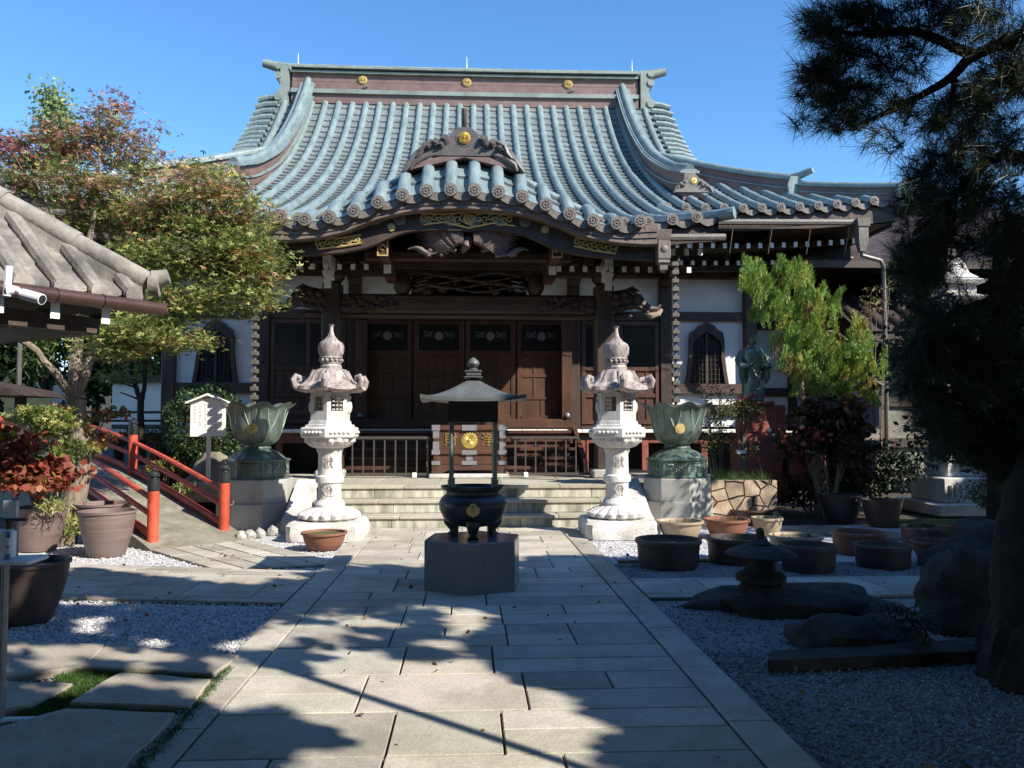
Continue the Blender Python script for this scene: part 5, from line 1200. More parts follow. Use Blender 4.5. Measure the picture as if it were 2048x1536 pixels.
c.ell((sx_, sy_-.02, zf+1.05), (.07, .08, .095), 16, 12); c.ell((sx_, sy_-.1, zf+1.045), (.012, .02, .02), 6, 5)
for sg in (-1, 1):
    c.ell((sx_+sg*.07, sy_-.015, zf+1.045), (.012, .02, .03), 6, 5)
    c.tube([(sx_+sg*.16, sy_, zf+.84), (sx_+sg*.24, sy_-.02, zf+.7), (sx_+sg*.22, sy_-.12, zf+.58), (sx_+sg*.1, sy_-.2, zf+.6)], [.07, .075, .07, .035], 10)
    c.tube([(sx_+sg*.2, sy_-.1, zf+.6), (sx_+sg*.21, sy_-.1, zf+.42), (sx_+sg*.2, sy_-.08, zf+.3)], [.07, .06, .02], 8)
for k in range(5): c.tube([(sx_-.12+k*.01, sy_-.17, zf+.8-k*.05), (sx_, sy_-.2, zf+.7-k*.07), (sx_+.13, sy_-.15, zf+.78-k*.06)], .012, 5)
c.build('robed_figure', 'bronze', ST)
c = MB(); c.box(sx_-.42, sx_-.25, sy_-.37, sy_-.34, 1.02, 1.08); o = c.build('name_plate', 'wtip'); tag(o, 'small white plate on the red plinth', 'plate')
# ================================================================ STONE STUPA behind pine
bx2 = at(1932, 950, 13.6).x; by2 = 13.9
U = thing('stone_pagoda', (bx2, by2, 0), 'tall pale stone pagoda rising behind the dark pine on the right', 'pagoda')
for nm, hw_, z0, z1 in (('base_step', .72, 0, .2), ('base_step', .52, .2, .62), ('pedestal', .36, .62, 1.05), ('shaft', .3, 1.05, 2.5)):
    c = MB(); c.cbox(bx2-hw_, bx2+hw_, by2-hw_, by2+hw_, z0, z1, .02)
    if nm == 'base_step' and z0 > .1:
        for k in range(9): c.tube([(bx2-.4+k*.1, by2-hw_-.004, .3), (bx2-.4+k*.1, by2-hw_-.012, .5)], .03, 6)
    c.build(nm, 'stone_w', U)
for z0, hw_ in ((3.35, .42), (3.62, .38), (3.9, .36)):
    c = MB(); c.cbox(bx2-hw_*.8, bx2+hw_*.8, by2-hw_*.8, by2+hw_*.8, z0-.24, z0, .02); c.build('tier_body', 'stone_w', U)
    c = MB(); c.lathe([(hw_*1.5, z0), (hw_*1.6, z0+.05), (hw_*1.1, z0+.1)], 4, (bx2, by2, 0), rot=PI/4); c.build('tier_roof', 'stone_w', U)
c = MB(); c.cbox(bx2-.3, bx2+.3, by2-.3, by2+.3, 2.5, 3.12); c.build('body_block', 'stone_w', U)
c = MB(); c.lathe([(.45, 4.0), (.3, 4.1), (.22, 4.3), (.1, 4.4), (.08, 4.8)], 4, (bx2, by2, 0), rot=PI/4); c.build('crown', 'stone_w', U)

# ================================================================ LEFT: pavilion roof corner with gutter and camera
Cn = Vector((-3.36, 8.75, 2.80)); d1 = Vector((-.585, -.811, 0)); d2 = Vector((-.811, .585, 0))
PV = thing('purification_pavilion', (-5.6, 8.2, 0), 'open pavilion at left edge with a grey clay tiled roof corner and copper gutter', 'pavilion')
def pr(a, b): return Cn+d1*a+d2*b+Vector((0, 0, .62*min(a, b) if a < b else .62*b))
# plane 1: eave along d1, rising along d2
rt = MB(); ED = MB()
def rp(a, b, up=0): q_ = Cn+d1*a+d2*b; return Vector((q_.x, q_.y, Cn.z+.84*b+.05*b*b*0+.03*max(0, 1-a/1.5)*max(0, 1-b)+up))
pitch = .36; k = 0
while k*pitch+.18 < 4.6:
    a = .20+k*pitch; bmax = min(a, 2.3)
    if bmax > .12:
        n = max(2, int(bmax/.25)); pts = [rp(a, bmax*j/n, .05) for j in range(n+1)]; pts[0] = rp(a, -.06, .05)
        rt.tube(pts, [.078*(1.05 if j % 2 else .97) for j in range(n+1)], 10)
        q0 = rp(a, -.09, .045); rt.tube([q0-d2*.02, q0+d2*.04], .094, 16)
    b = 0
    while b < min(a+.05, 2.3):
        b1 = b+.27; a0, a1 = a+.06, a+pitch-.06; vs_ = []
        for bb, up in ((b, .03), (b1, 0), (b, -.01)):
            for t in range(5): vs_.append(rp(a0+(a1-a0)*t/4, bb, up-.035*math.sin(PI*t/4)))
        rt.add(vs_, [(t, t+1, 6+t, 5+t) for t in range(4)]+[(t, 10+t, 11+t, t+1) for t in range(4)]); b = b1
    k += 1
rt.build('pavilion_tiles', 'oldtile', PV)
hr = MB(); L_ = 2.35; pts = [rp(s_, s_, .08+.0) for s_ in np.linspace(.02, L_, 9)]
def boxrun(mb, pts, hw_, z0, z1):
    vs_ = []
    for i, p_ in enumerate(pts):
        dd = (pts[min(i+1, len(pts)-1)]-pts[max(i-1, 0)]); dd.z = 0; dd.normalize(); s_ = Vector((-dd.y, dd.x, 0))*hw_
        for q_, z in ((-1, z0), (1, z0), (1, z1), (-1, z1)): vs_.append(p_+s_*q_+Vector((0, 0, z)))
    n_ = len(vs_); mb.add(vs_, [(i*4+a, i*4+(a+1) % 4, i*4+4+(a+1) % 4, i*4+4+a) for i in range(len(pts)-1) for a in range(4)]+[(3, 2, 1, 0), (n_-4, n_-3, n_-2, n_-1)])
boxrun(hr, pts, .09, -.2, .05); hr.build('hip_ridge_base', 'oldtile', PV)
hr = MB()
for i in range(5):
    s0, s1 = .0+i*.48, .0+(i+1)*.48+.02; hr.tube([rp(s0, s0, .145), rp((s0+s1)/2, (s0+s1)/2, .145), rp(s1, s1, .135)], [.115, .11, .105], 16)
e0 = rp(-.02, -.02, .14); hr.tube([e0-(d1+d2)*.0, e0-(d1+d2)*.07+Vector((0, 0, .0))], [.12, .12], 16)
hr.tube([e0-(d1+d2)*.02+Vector((0, 0, .06)), e0-(d1+d2)*.08+Vector((0, 0, .07)), e0-(d1+d2)*.13+Vector((0, 0, .09))], [.09, .085, .08], 14)
hr.build('hip_ridge_cap', 'oldtile', PV)
# other roof planes & deck
ul = MB(); W2 = 4.7
ul.add([rp(0, 0, -.06), rp(W2, 0, -.06), rp(W2-2.3, 2.3, -.06), rp(2.3, 2.3, -.06)], [(0, 1, 2, 3)])
def rp2(a, b, up=0): q_ = Cn+d1*a+d2*b; return Vector((q_.x, q_.y, Cn.z+.84*a+up))
ul.add([rp2(0, 0, -.06), rp2(2.3, 2.3, -.06), rp2(2.3, 2.4, -.06), rp2(0, W2, -.06)], [(0, 1, 2, 3)])
ul.add([Cn, Cn+d1*W2, Cn+d1*W2+d2*W2, Cn+d2*W2], [(0, 1, 2, 3)])
ul.build('roof_boards', 'wood', PV)
gt = MB(); gq = [Cn+d1*a-d2*.11+Vector((0, 0, -.10)) for a in np.linspace(-.12, 4.5, 6)]; gt.tube(gq, .07, 12); gt.build('copper_gutter', 'gutter', PV)
gt = MB()
for a in (.55, 1.0, 2.4, 3.4): q_ = Cn+d1*a-d2*.11+Vector((0, 0, -.10)); gt.tube([q_-d1*.006, q_+d1*.006], .076, 12)
gt.build('gutter_clips', 'black', PV)
rf_ = MB()
for k in range(10):
    a = .45+k*.5; q_ = Cn+d1*a-d2*.02+Vector((0, 0, -.22)); rf_.ci = 0
    P8 = [q_+d1*sx*.03+d2*yy+Vector((0, 0, zz)) for yy, zb_ in ((.0, 0), (1.6, .35)) for sx in (-1, 1) for zz in (zb_-.05, zb_+.05)]
    rf_.add(P8, [(0, 1, 3, 2), (4, 6, 7, 5), (0, 4, 5, 1), (2, 3, 7, 6), (1, 5, 7, 3), (0, 2, 6, 4)]); rf_.ci = 1
    P4 = [q_-d2*.004+d1*sx*.034+Vector((0, 0, zz)) for sx in (-1.3, 1.3) for zz in (-.085, .065)]; rf_.add(P4, [(0, 2, 3, 1)])
rf_.build('rafters', ['wood', 'wtip'], PV)
fb = MB(); a0 = Cn+d1*.15+d2*.3+Vector((0, 0, -.4)); 
for (s0, s1) in ((Cn+d1*.3+d2*.45, Cn+d1*4.3+d2*.45), (Cn+d1*.3+d2*.45, Cn+d1*.3+d2*4)): boxrun(fb, [s0, s1], .07, -.36, -.2)
for a, b in ((.6, .6), (4.0, .6), (.6, 4.0), (4.0, 4.0)): 
    q_ = Cn+d1*a+d2*b; 
    if a > 1 : fb.box(q_.x-.09, q_.x+.09, q_.y-.09, q_.y+.09, 0, 2.7)
fb.build('pavilion_frame', 'wood', PV)
q_ = at(60, 592, 6.9); SC = thing('security_camera', (q_.x, q_.y, q_.z), 'white bullet security camera under the pavilion gutter', 'camera')
dc = Vector((.93, -.25, -.26)).normalized(); c = MB(); c.tube([q_-dc*.07, q_+dc*.12], .045, 20); c.tube([q_-dc*.075, q_+dc*.14+Vector((0, 0, .0))], [.05, .05], 4, flat=.9) if False else None
c.build('camera_body', 'plastic', SC); c = MB(); c.tube([q_+dc*.121, q_+dc*.124], .036, 16); c.build('camera_lens', 'glass', SC)
c = MB(); c.tube([q_-dc*.07, q_-dc*.14+Vector((0, .02, .02)), q_+Vector((-.2, .03, .05))], [.02, .03, .05], 12); c.tube([q_+Vector((-.2, .03, .0)), q_+Vector((-.2, .05, .25))], .03, 8); c.build('camera_bracket', 'plastic', SC)
# sanitiser table
tY = 4.35
TB = thing('metal_stand', (at(5, 1200, tY).x, tY, 0), 'slim grey metal stand with a small shelf at the left edge', 'stand')
xa, xb = at(-60, 1115, tY).x, at(72, 1115, tY).x; zt_ = at(30, 1118, tY).z
c = MB(); c.cbox(xa, xb, tY-.08, tY+.14, zt_-.02, zt_, .012); c.build('shelf', 'plastic', TB)
xp = at(6, 1200, tY).x; c = MB(); c.cbox(xp-.018, xp+.012, tY+.0, tY+.04, .03, zt_-.02); c.cbox(xp-.02, xp+.02, tY+.08, tY+.1, zt_, zt_+.3); c.build('stand_post', 'silver', TB)
c = MB(); c.cbox(xp-.2, at(82, 1375, tY).x, tY-.02, tY+.04, .0, .03); c.build('stand_foot', 'plastic', TB)
xb_ = at(17, 1080, tY).x; SB = thing('sanitiser_bottle', (xb_, tY, zt_), 'white sanitiser pump bottle with blue label on the shelf', 'bottle')
c = MB(); c.cbox(xb_-.035, xb_+.03, tY-.03, tY+.03, zt_, zt_+.15, .012); c.build('bottle_body', 'plastic', SB)
c = MB(); c.box(xb_+.0, xb_+.025, tY-.0325, tY-.030, zt_+.005, zt_+.03); c.box(xb_+.002, xb_+.025, tY-.0325, tY-.030, zt_+.11, zt_+.14); c.box(xb_+.004, xb_+.02, tY-.0325, tY-.030, zt_+.06, zt_+.07); c.build('blue_label', 'blue', SB)
c = MB(); c.lathe([(.015, 0), (.015, .03), (.02, .03), (.02, .045)], 12, (xb_, tY, zt_+.15)); c.cbox(xb_-.02, xb_+.09, tY-.012, tY+.012, zt_+.19, zt_+.205); c.build('pump', 'tub', SB)
c = MB(); c.cbox(xb_-.06, xb_+.015, tY+.045, tY+.06, zt_+.2, zt_+.29); o = c.build('grey_card', 'plastic', TB)

# ================================================================ BACKGROUND LEFT
def wallseg(name, x0, x1, y, z0, z1, m, label, cap=True):
    L = thing(name, ((x0+x1)/2, y, 0), label, 'wall'); c = MB(); c.box(x0, x1, y, y+.2, z0, z1); c.build('wall_face', m, L)
    if cap:
        c = MB(); c.ext([(x0-.05, z1)]*0 or [(x0-.1, z1), (x1+.1, z1), (x1+.1, z1+.08), (x0-.1, z1+.08)], y-.2, y+.4); c.ext([(x0-.1, z1+.08), (x1+.1, z1+.08), (x1+.1, z1+.2), (x0-.1, z1+.2)], y-.05, y+.25); c.build('tiled_coping', 'tub', L)
        c = MB(); c.box(x0, x1, y-.01, y-.001, z0, z0+.5); c.build('dark_base_board', 'wood', L)
    return L
a = at(225, 765, 23); b = at(345, 765, 23); wallseg('white_wall', a.x, b.x+.3, 23, 1.0, a.z, 'white', 'white plaster wall with dark tiled coping left of the hall')
a = at(-60, 785, 24); b = at(108, 785, 24); YF = thing('yellow_fence', ((a.x+b.x)/2, 24, 0), 'yellow corrugated fence behind the garden at left', 'fence')
c = MB(); n_ = 80
for k in range(n_): x = a.x+(b.x-a.x)*k/n_; c.cbox(x+.002, x+(b.x-a.x)/n_-.004, 24, 24.04, .3, a.z, .01)
c.build('corrugated_sheet', 'yellow', YF); c = MB(); c.box(b.x, b.x+.35, 23.95, 24.15, .3, a.z+.2); c.build('end_pillar', 'silver', YF)
MF = thing('mesh_fence', (at(90, 760, 26).x, 26, 0), 'thin green wire mesh fence above the yellow fence', 'fence'); c = MB(); z0, z1 = at(0, 786, 26).z, at(0, 752, 26).z
for k in range(40): x = at(30, 760, 26).x+k*.09; c.box(x, x+.012, 26, 26.01, z0-.4, z1)
for zz in (z0, z1): c.box(at(30, 760, 26).x, at(30, 760, 26).x+3.6, 26, 26.015, zz, zz+.02)
c.build('wire_panel', 'green_m', MF); 
for px_ in (38, 68, 108): c = MB(); x = at(px_, 760, 26).x; c.tube([(x, 25.98, 0), (x, 25.98, z1+.12)], .025, 8); c.build('fence_post', 'green_m', MF)
SH = thing('small_shrine', (at(20, 800, 15).x, 15, 0), 'small dark-roofed shelter at far left behind the bridge', 'shelter')
c = MB(); a = at(85, 793, 15); c.ext([(a.x-3, a.z+.02), (a.x, a.z), (a.x-.25, a.z+.12), (a.x-2, a.z+.45), (a.x-3, a.z+.6)], 14.4, 16); c.build('shelter_roof', 'wood', SH)
c = MB(); c.cbox(a.x-.75, a.x-.6, 15.5, 15.65, 0, a.z); c.cbox(a.x-2.5, a.x-2.35, 15.5, 15.65, 0, a.z); c.build('shelter_post', 'wood', SH)
# ================================================================ RIGHT ANNEX building
AN = thing('side_hall', (10, 22, 0), 'dark side building with tiled roof half hidden behind the pine at right', 'building')
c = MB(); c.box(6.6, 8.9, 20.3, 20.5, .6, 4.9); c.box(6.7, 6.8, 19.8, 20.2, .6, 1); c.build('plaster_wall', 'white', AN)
c = MB(); c.box(6.6, 8.9, 20.22, 20.3, 3.86, 4.06); c.box(6.6, 8.9, 20.22, 20.3, 2.2, 2.4); c.box(6.6, 8.9, 20.22, 20.3, 1.4, 1.75)
for x in (7.9, 8.8): c.box(x, x+.2, 20.18, 20.3, .6, 4.9)
for x in (8.9, 10.2, 11.6, 13): c.box(x, x+.2, 17.8, 17.9, .3, 3.4)
c.box(8.9, 15, 17.8, 17.898, 2.6, 3.4); c.box(8.9, 15, 17.8, 17.898, 1.0, 1.2); c.box(9.1, 15, 17.82, 17.896, 1.9, 2.1); c.build('timber_frame', 'wood', AN)
c = MB()
for k in range(14):
    x = 8.3+k*.4; half_pipe(c, [(x, 16.9+j*.3, 3.5+j*.17) for j in range(9)], .09)
sheet(c, lambda a, b: (a, b, 3.48+(b-16.9)*.566), [8.1, 14], [16.85, 19.4]); c.build('annex_roof', 'tub', AN)
c = MB(); c.box(8.9, 15, 17.9, 18.1, .3, 2.6); c.build('shaded_wall', 'concrete', AN)  # white wall; the concrete colour darkens it to stand for shade
c = MB(); c.box(6.6, 16, 20.6, 21, 0, 6.2); c.box(8.9, 9.05, 18.1, 20.3, .3, 4); c.build('dark_board_wall', 'wood', AN)
c = MB(); c.add([(7.2, 17.2, 5.0), (16, 17.2, 5.0), (16, 24, 8.0), (7.2, 24, 8.0)], [(0, 1, 2, 3)]); c.add([(7.2, 17.25, 4.9), (16, 17.25, 4.9), (16, 20.6, 5.4), (7.2, 20.6, 5.4)], [(0, 1, 2, 3)])
c.box(7.2, 16, 17.2, 17.3, 4.85, 5.0)
for k in range(30): x = 7.3+k*.29; c.box(x, x+.08, 17.3, 20.5, 4.98, 5.06)
c.build('upper_roof', 'wood', AN)
c = MB(); c.box(8.1, 14, 16.9, 17.1, 3.2, 3.42); c.add([(8.1, 17, 3.3), (14, 17, 3.3), (14, 18, 3.5), (8.1, 18, 3.5)], [(0, 1, 2, 3)]); c.build('eave_board', 'wood', AN)
# small white box fitting and bracket on the right wall
# ================================================================ VEGETATION
G1, G2, G3 = (.12, .18, .045), (.25, .31, .08), (.42, .43, .14)
RD, OR, PK, BR_ = (.42, .09, .06), (.48, .25, .10), (.52, .30, .22), (.30, .19, .09)
def branch(mb, pts, r0, r1, n=8, wob=.03):
    pts = [Vector(p_) for p_ in pts]; out = []; N_ = 5
    for i in range(len(pts)-1):
        for j in range(N_): out.append(pts[i].lerp(pts[i+1], j/N_))
    out.append(pts[-1]); out = [p_+Vector((rr.uniform(-wob, wob), rr.uniform(-wob, wob), 0))*(0 if i in (0,) else 1) for i, p_ in enumerate(out)]
    sm_ = [out[0]]+[(out[i-1]+out[i]*2+out[i+1])/4 for i in range(1, len(out)-1)]+[out[-1]]
    m_ = len(sm_); mb.tube(sm_, [r0+(r1-r0)*(i/(m_-1))**.8 for i in range(m_)], n); return sm_
def crown(blobs, kind, size, parent, name='crown', m='leaf', flat=.5, per=46, sub=.15, dens=1.0, twigs=None, root=None, shell=.3):
    """blobs: (px,py,Y,rx_px,ry_px,n,palette,weights)"""
    P_, C_ = [], []
    for (px_, py_, Y, rx, ry, n, pal, wt) in blobs:
        n = int(n*dens)
        c_ = at(px_, py_, Y); r_ = (rx/F*Y, max(rx, ry)/F*Y*.8, ry/F*Y); p_, u_, id_ = clumps(c_, r_, n, sub, .3, per, shell, True)
        cc_ = pick(pal, n, wt); k_ = pick(pal, id_.max()+1, wt)[id_]; mk = rng.random(n) < .6; cc_[mk] = k_[mk]; cc_ = cc_*(.75+.5*rng.random(id_.max()+1))[id_][:, None]
        P_.append(p_); C_.append(cc_)
        if twigs is not None:
            for _ in range(max(2, n//260)):
                e = Vector(p_[rng.integers(0, n)]); s_ = Vector(root) if root is not None else Vector(c_)
                s_ = s_.lerp(Vector(c_), .8); twigs.tube([s_, s_.lerp(e, .5)+Vector((rr.uniform(-.08, .08), 0, .03)), e], [.014, .009, .004], 4)
    return leafmesh(name, np.concatenate(P_), size, np.concatenate(C_), kind, parent, m, flat=flat)
# ---- the big maple left of the bridge
mt = gr(135, 1085); MY = 10.9; mx = at(148, 1000, MY).x
MT = thing('maple_tree', (mx, MY, 0), 'large maple with green leaves turning red and pale forked trunk left of the hall', 'tree')
tk = MB()
A0 = Vector((mx-.12, MY, -.05)); fork = at(152, 800, MY)
branch(tk, [A0, at(160, 950, MY), at(158, 870, MY), fork], .15, .115, 12, .015)
branch(tk, [fork, at(110, 745, MY-.2), at(70, 700, MY-.4), at(0, 650, MY-.7)], .06, .035)
b1 = branch(tk, [fork, at(150, 735, MY), at(158, 680, MY), at(155, 600, MY)], .09, .06, 10)
branch(tk, [at(155, 600, MY), at(165, 520, MY+.1), at(190, 430, MY+.1), at(200, 330, MY+.2), at(195, 230, MY+.2)], .06, .012)
branch(tk, [fork, at(185, 700, MY+.1), at(200, 630, MY+.2), at(260, 540, MY+.2), at(330, 430, MY+.3)], .075, .02)
branch(tk, [at(200, 630, MY+.2), at(300, 600, MY-.2), at(420, 560, MY-.3), at(520, 530, MY-.3)], .03, .008)
branch(tk, [at(185, 720, MY), at(260, 690, MY-.3), at(330, 660, MY-.4)], .03, .008)
branch(tk, [at(155, 640, MY), at(125, 600, MY), at(80, 560, MY-.1)], .03, .02)
branch(tk, [at(165, 520, MY), at(100, 430, MY), at(60, 330, MY)], .03, .008)
branch(tk, [at(260, 540, MY+.2), at(420, 450, MY), at(470, 400, MY)], .025, .006)
GM, GW = [G1, G2, G3, OR, BR_], [.2, .42, .32, .04, .02]
MX, MW = [G1, G2, G3, RD, OR, BR_, PK], [.14, .30, .26, .03, .10, .07, .10]
RX, RW = [RD, OR, PK, BR_, G2, (.30, .09, .11)], [.10, .15, .26, .12, .25, .12]
blobs = [(470, 420, 10.7, 70, 55, 2300, MX, MW), (410, 370, 11.1, 60, 45, 1500, MX, MW), (330, 440, 11.0, 90, 50, 2300, MX, MW), (250, 400, 11.2, 80, 50, 1700, MX, MW), (150, 370, 11.1, 80, 50, 1500, MX, MW), (50, 345, 11.0, 70, 40, 1000, RX, RW),
         (220, 290, 11.3, 55, 50, 1250, RX, RW), (140, 280, 11.2, 55, 40, 900, RX, RW), (90, 300, 11.2, 50, 30, 500, RX, RW), (285, 295, 11.3, 20, 30, 220, RX, RW), (300, 260, 11.3, 10, 22, 60, RX, RW), (215, 215, 11.3, 24, 38, 300, RX, RW), (190, 250, 11.3, 30, 40, 300, RX, RW), (235, 250, 11.3, 14, 30, 140, RX, RW),
         (500, 520, 10.5, 70, 45, 2600, GM, GW), (420, 500, 10.6, 90, 60, 3600, GM, GW), (320, 520, 10.7, 80, 50, 2600, GM, GW), (470, 590, 10.4, 70, 40, 2100, GM, GW), (380, 600, 10.4, 60, 40, 1500, GM, GW), (520, 530, 10.4, 40, 60, 700, MX, MW),
         (300, 660, 10.3, 80, 32, 2200, GM, GW), (220, 690, 10.3, 55, 30, 1300, GM, GW), (370, 680, 10.3, 50, 22, 900, GM, GW), (230, 620, 10.8, 60, 30, 900, GM, GW), (200, 345, 11.1, 110, 35, 900, MX, MW), (120, 570, 11.3, 80, 30, 700, GM, GW), (30, 270, 11.2, 30, 40, 300, RX, RW), (0, 330, 11, 40, 70, 900, RX, RW), (200, 450, 11.2, 70, 30, 900, MX, MW), (120, 430, 11.2, 60, 30, 700, MX, MW), (300, 340, 11.2, 50, 30, 380, MX, MW), (380, 350, 11.2, 25, 22, 120, RX, RW), (270, 300, 11.2, 45, 20, 160, RX, RW), (380, 410, 10.8, 70, 60, 1600, MX, MW)]
crown(blobs, 'maple', .056, MT, dens=.86, twigs=tk, root=at(230, 540, MY)); tk.build('trunk', 'bark', MT)
# second, darker slim tree by the white wall
T2 = thing('slim_tree', (at(285, 880, 15).x, 15, 0), 'slim dark forked tree in front of the white garden wall', 'tree'); c = MB()
f0 = at(283, 800, 15); branch(c, [at(285, 930, 15), f0], .07, .06); branch(c, [f0, at(265, 760, 15), at(262, 690, 15)], .05, .03); branch(c, [f0, at(292, 770, 15), at(288, 640, 15)], .05, .03); branch(c, [at(270, 775, 15), at(235, 762, 15)], .02, .01); branch(c, [at(280, 800, 15), at(240, 785, 15)], .02, .01); c.build('trunk', 'bark_d', T2)
crown([(280, 620, 15.2, 60, 50, 1200, [G1, G2], None), (250, 745, 15.2, 55, 22, 500, [G1, G2], None)], 'maple', .07, T2)
# wooded slope behind
c = MB(); ys_ = [30, 36, 42, 50, 60]; zs_ = [0, 1.2, 3, 4.5, 5]
sheet(c, lambda a, b: (a, b, np.interp(b, ys_, zs_)), list(np.linspace(-50, -8, 10)), ys_); struct(c.build('hillside', 'soil'))
def clear_beams(p, r_=.55):
    d_ = np.array(sd); ok = np.ones(len(p), bool)
    for t_, k_ in (((7.55, 13.6, 3.9), 1.0), ((7.5, 13.2, .75), .9), ((6.0, 12.3, .1), .6), ((4.1, 12.3, .4), .8)):
        w_ = p-np.array(t_); s_ = w_@d_; ok &= ~((s_ > .3) & (np.linalg.norm(w_-np.outer(s_, d_), axis=1) < r_*k_))
    return ok
def in_window(p): return np.array([((pix(q_)[0]-1945)/55)**2+((pix(q_)[1]-560)/62)**2 < 1 for q_ in p])
def bgtree(px_, pytop, pybot, Y, wpx, n, pal, label, size=.2, kind='leaf', group='trees on the slope behind the garden'):
    a = at(px_, pybot, Y); t = at(px_, pytop, Y); L = thing('broadleaf_tree', (a.x, Y, 0), label, 'tree', group); h = t.z
    c = MB(); branch(c, [(a.x, Y, 0), (a.x, Y, h*.5), (a.x+.2, Y, h*.85)], .18, .05); c.build('trunk', 'bark_d', L)
    P_, C_ = [], []
    for k in range(6):
        f_ = k/5; zc = a.z+(t.z-a.z)*(.12+.76*f_); w_ = wpx/F*Y*(1-.5*f_)*rr.uniform(.8, 1); p_, _ = clumps((a.x+rr.uniform(-.3, .3)*w_, Y+rr.uniform(-.5, .5), zc), (w_*.75, w_*.6, (t.z-a.z)*.16), n//6, .28, .6, 40, .3); P_.append(p_); C_.append(pick(pal, n//6))
    leafmesh('crown', np.concatenate(P_), size*1.3, np.concatenate(C_), kind, L, flat=.1); return L
D1, D2, D3 = (.02, .045, .012), (.04, .08, .018), (.09, .15, .03)
bgtree(105, 190, 560, 30, 60, 9000, [(.24, .32, .12), (.34, .42, .17), (.20, .28, .15)], 'tall feathery pale green tree rising behind the red maple top', .13)
bgtree(60, 330, 760, 27, 75, 5500, [D1, D2], 'dark evergreen at far left behind the maple', .2)
bgtree(150, 420, 770, 26, 60, 5000, [D1, D2, D3], 'dark green bamboo-like tree seen between the maple branches', .2, 'blade')
bgtree(90, 560, 770, 25.5, 32, 2600, [D2, D3], 'drooping mid-green bamboo clump between two maple branches', .22, 'blade')
bgtree(240, 470, 780, 28, 60, 4200, [D1, D2], 'dark evergreen behind the slim forked tree', .2)
bgtree(320, 560, 790, 27, 34, 2600, [(.16, .28, .04), (.1, .18, .03)], 'bright yellow-green tree just left of the hall corner post', .16)
bgtree(-20, 480, 790, 26, 60, 4200, [D1, D2], 'very dark evergreen cut by the left edge of the picture', .3)
bgtree(190, 640, 790, 25, 50, 2600, [D1, D2, D3], 'low dark green bush mass above the small shrines', .18)
# ---- clipped bush
bc = at(413, 850, 14.6); BU = thing('clipped_bush', (bc.x, bc.y, 0), 'rounded clipped dark green camellia bush with a few red flowers behind the notice board', 'bush')
c = MB(); branch(c, [(bc.x, bc.y, 0), (bc.x, bc.y, 1.0)], .06, .05); c.build('trunk', 'bark', BU)
n = 9000; u = rng.normal(size=(n, 3)); u /= np.linalg.norm(u, axis=1)[:, None]; rad = rng.uniform(.75, 1.0, n)[:, None]**.6; bump = 1+.06*np.sin(u[:, :1]*9+u[:, 2:]*7)
pts = np.array([bc.x, bc.y, bc.z])+u*rad*bump*np.array([.72, .62, .72]); pts = pts[pts[:, 2] > .35]
leafmesh('foliage', pts, .06, pick([(.025, .06, .02), (.05, .10, .03), (.09, .15, .05)], len(pts)), 'leaf', BU, dirs=(pts-np.array([bc.x, bc.y, bc.z])), jitter=.8)
fp = pts[rng.choice(len(pts), 16)]+np.array([0, -.04, 0]); leafmesh('red_flowers', np.repeat(fp, 5, 0), .05, np.tile([.35, .05, .05], (len(fp)*5, 1)), 'round', BU)
# ---- red-leaved shrub and plants on the left
def shrub(name, label, blobs, kind, size, cat='shrub', base=None, per=12, sub=.06, flat=.2, m='bark', shell=.3, bz_=.0):
    b0 = base if base is not None else at(blobs[0][0], blobs[0][1], blobs[0][2]); L = thing(name, (b0[0], b0[1], bz_), label, cat); c = MB()
    for bl in blobs:
        e = at(bl[0], bl[1], bl[2])
        for _ in range(3): c.tube([(b0[0]+rr.uniform(-.05, .05), b0[1], bz_), Vector((b0[0], b0[1], bz_)).lerp(e, .6)+Vector((rr.uniform(-.05, .05), 0, .04)), e+Vector((rr.uniform(-.1, .1), rr.uniform(-.1, .1), .02))], [.014, .01, .004], 5)
    c.build('stems', m, L); crown(blobs, kind, size, L, 'foliage', flat=flat, per=per, sub=sub, shell=shell); return L
RP, RPW = [(.36, .085, .05), (.30, .06, .04), (.4, .16, .08), (.2, .05, .03), (.3, .26, .05)], [.34, .22, .2, .14, .1]
shrub('round_leaved_shrub', 'shrub with round coral-red autumn leaves growing from the left planter', [(70, 945, 10.1, 75, 32, 520, RP, RPW), (20, 900, 10.1, 60, 40, 420, RP, RPW), (110, 965, 10.0, 50, 16, 200, RP, RPW), (40, 965, 10.0, 50, 16, 160, RP, RPW), (30, 950, 10.2, 50, 30, 240, [(.2, .24, .05), (.1, .14, .03), (.3, .2, .05)], None)], 'round', .075, base=(PB[1], PB[2]), bz_=.45, flat=.2)
shrub('round_leaved_shrub', 'sparser orange and yellow round-leaved branches hanging over the bridge rail', [(175, 860, 11.0, 60, 24, 200, [(.3, .1, .04), (.4, .2, .05), (.35, .3, .06)], None), (205, 825, 11.1, 45, 20, 120, [(.3, .1, .04), (.14, .18, .05)], None), (150, 890, 10.9, 50, 20, 120, [(.35, .12, .05), (.3, .24, .05)], None), (165, 950, 10.8, 30, 14, 40, RP, RPW)], 'round', .062, base=(at(120, 1000, 11).x, 11.0), flat=.1)
shrub('maple_seedling', 'low feathery green maple shoots in front of the maple trunk', [(95, 840, 10.5, 60, 30, 1500, GM, GW), (120, 905, 10.6, 60, 35, 1100, [G1, (.04, .07, .02), G2], None), (50, 830, 10.6, 40, 20, 500, GM, GW)], 'maple', .05, base=(at(120, 1000, 10.6).x, 10.6), per=30)
shrub('bamboo_grass', 'tuft of green blades in the left planter', [(105, 1010, 10.0, 26, 12, 200, [G2, G3], None)], 'blade', .1, base=(PB[1]+.1, PB[2]), bz_=.45)
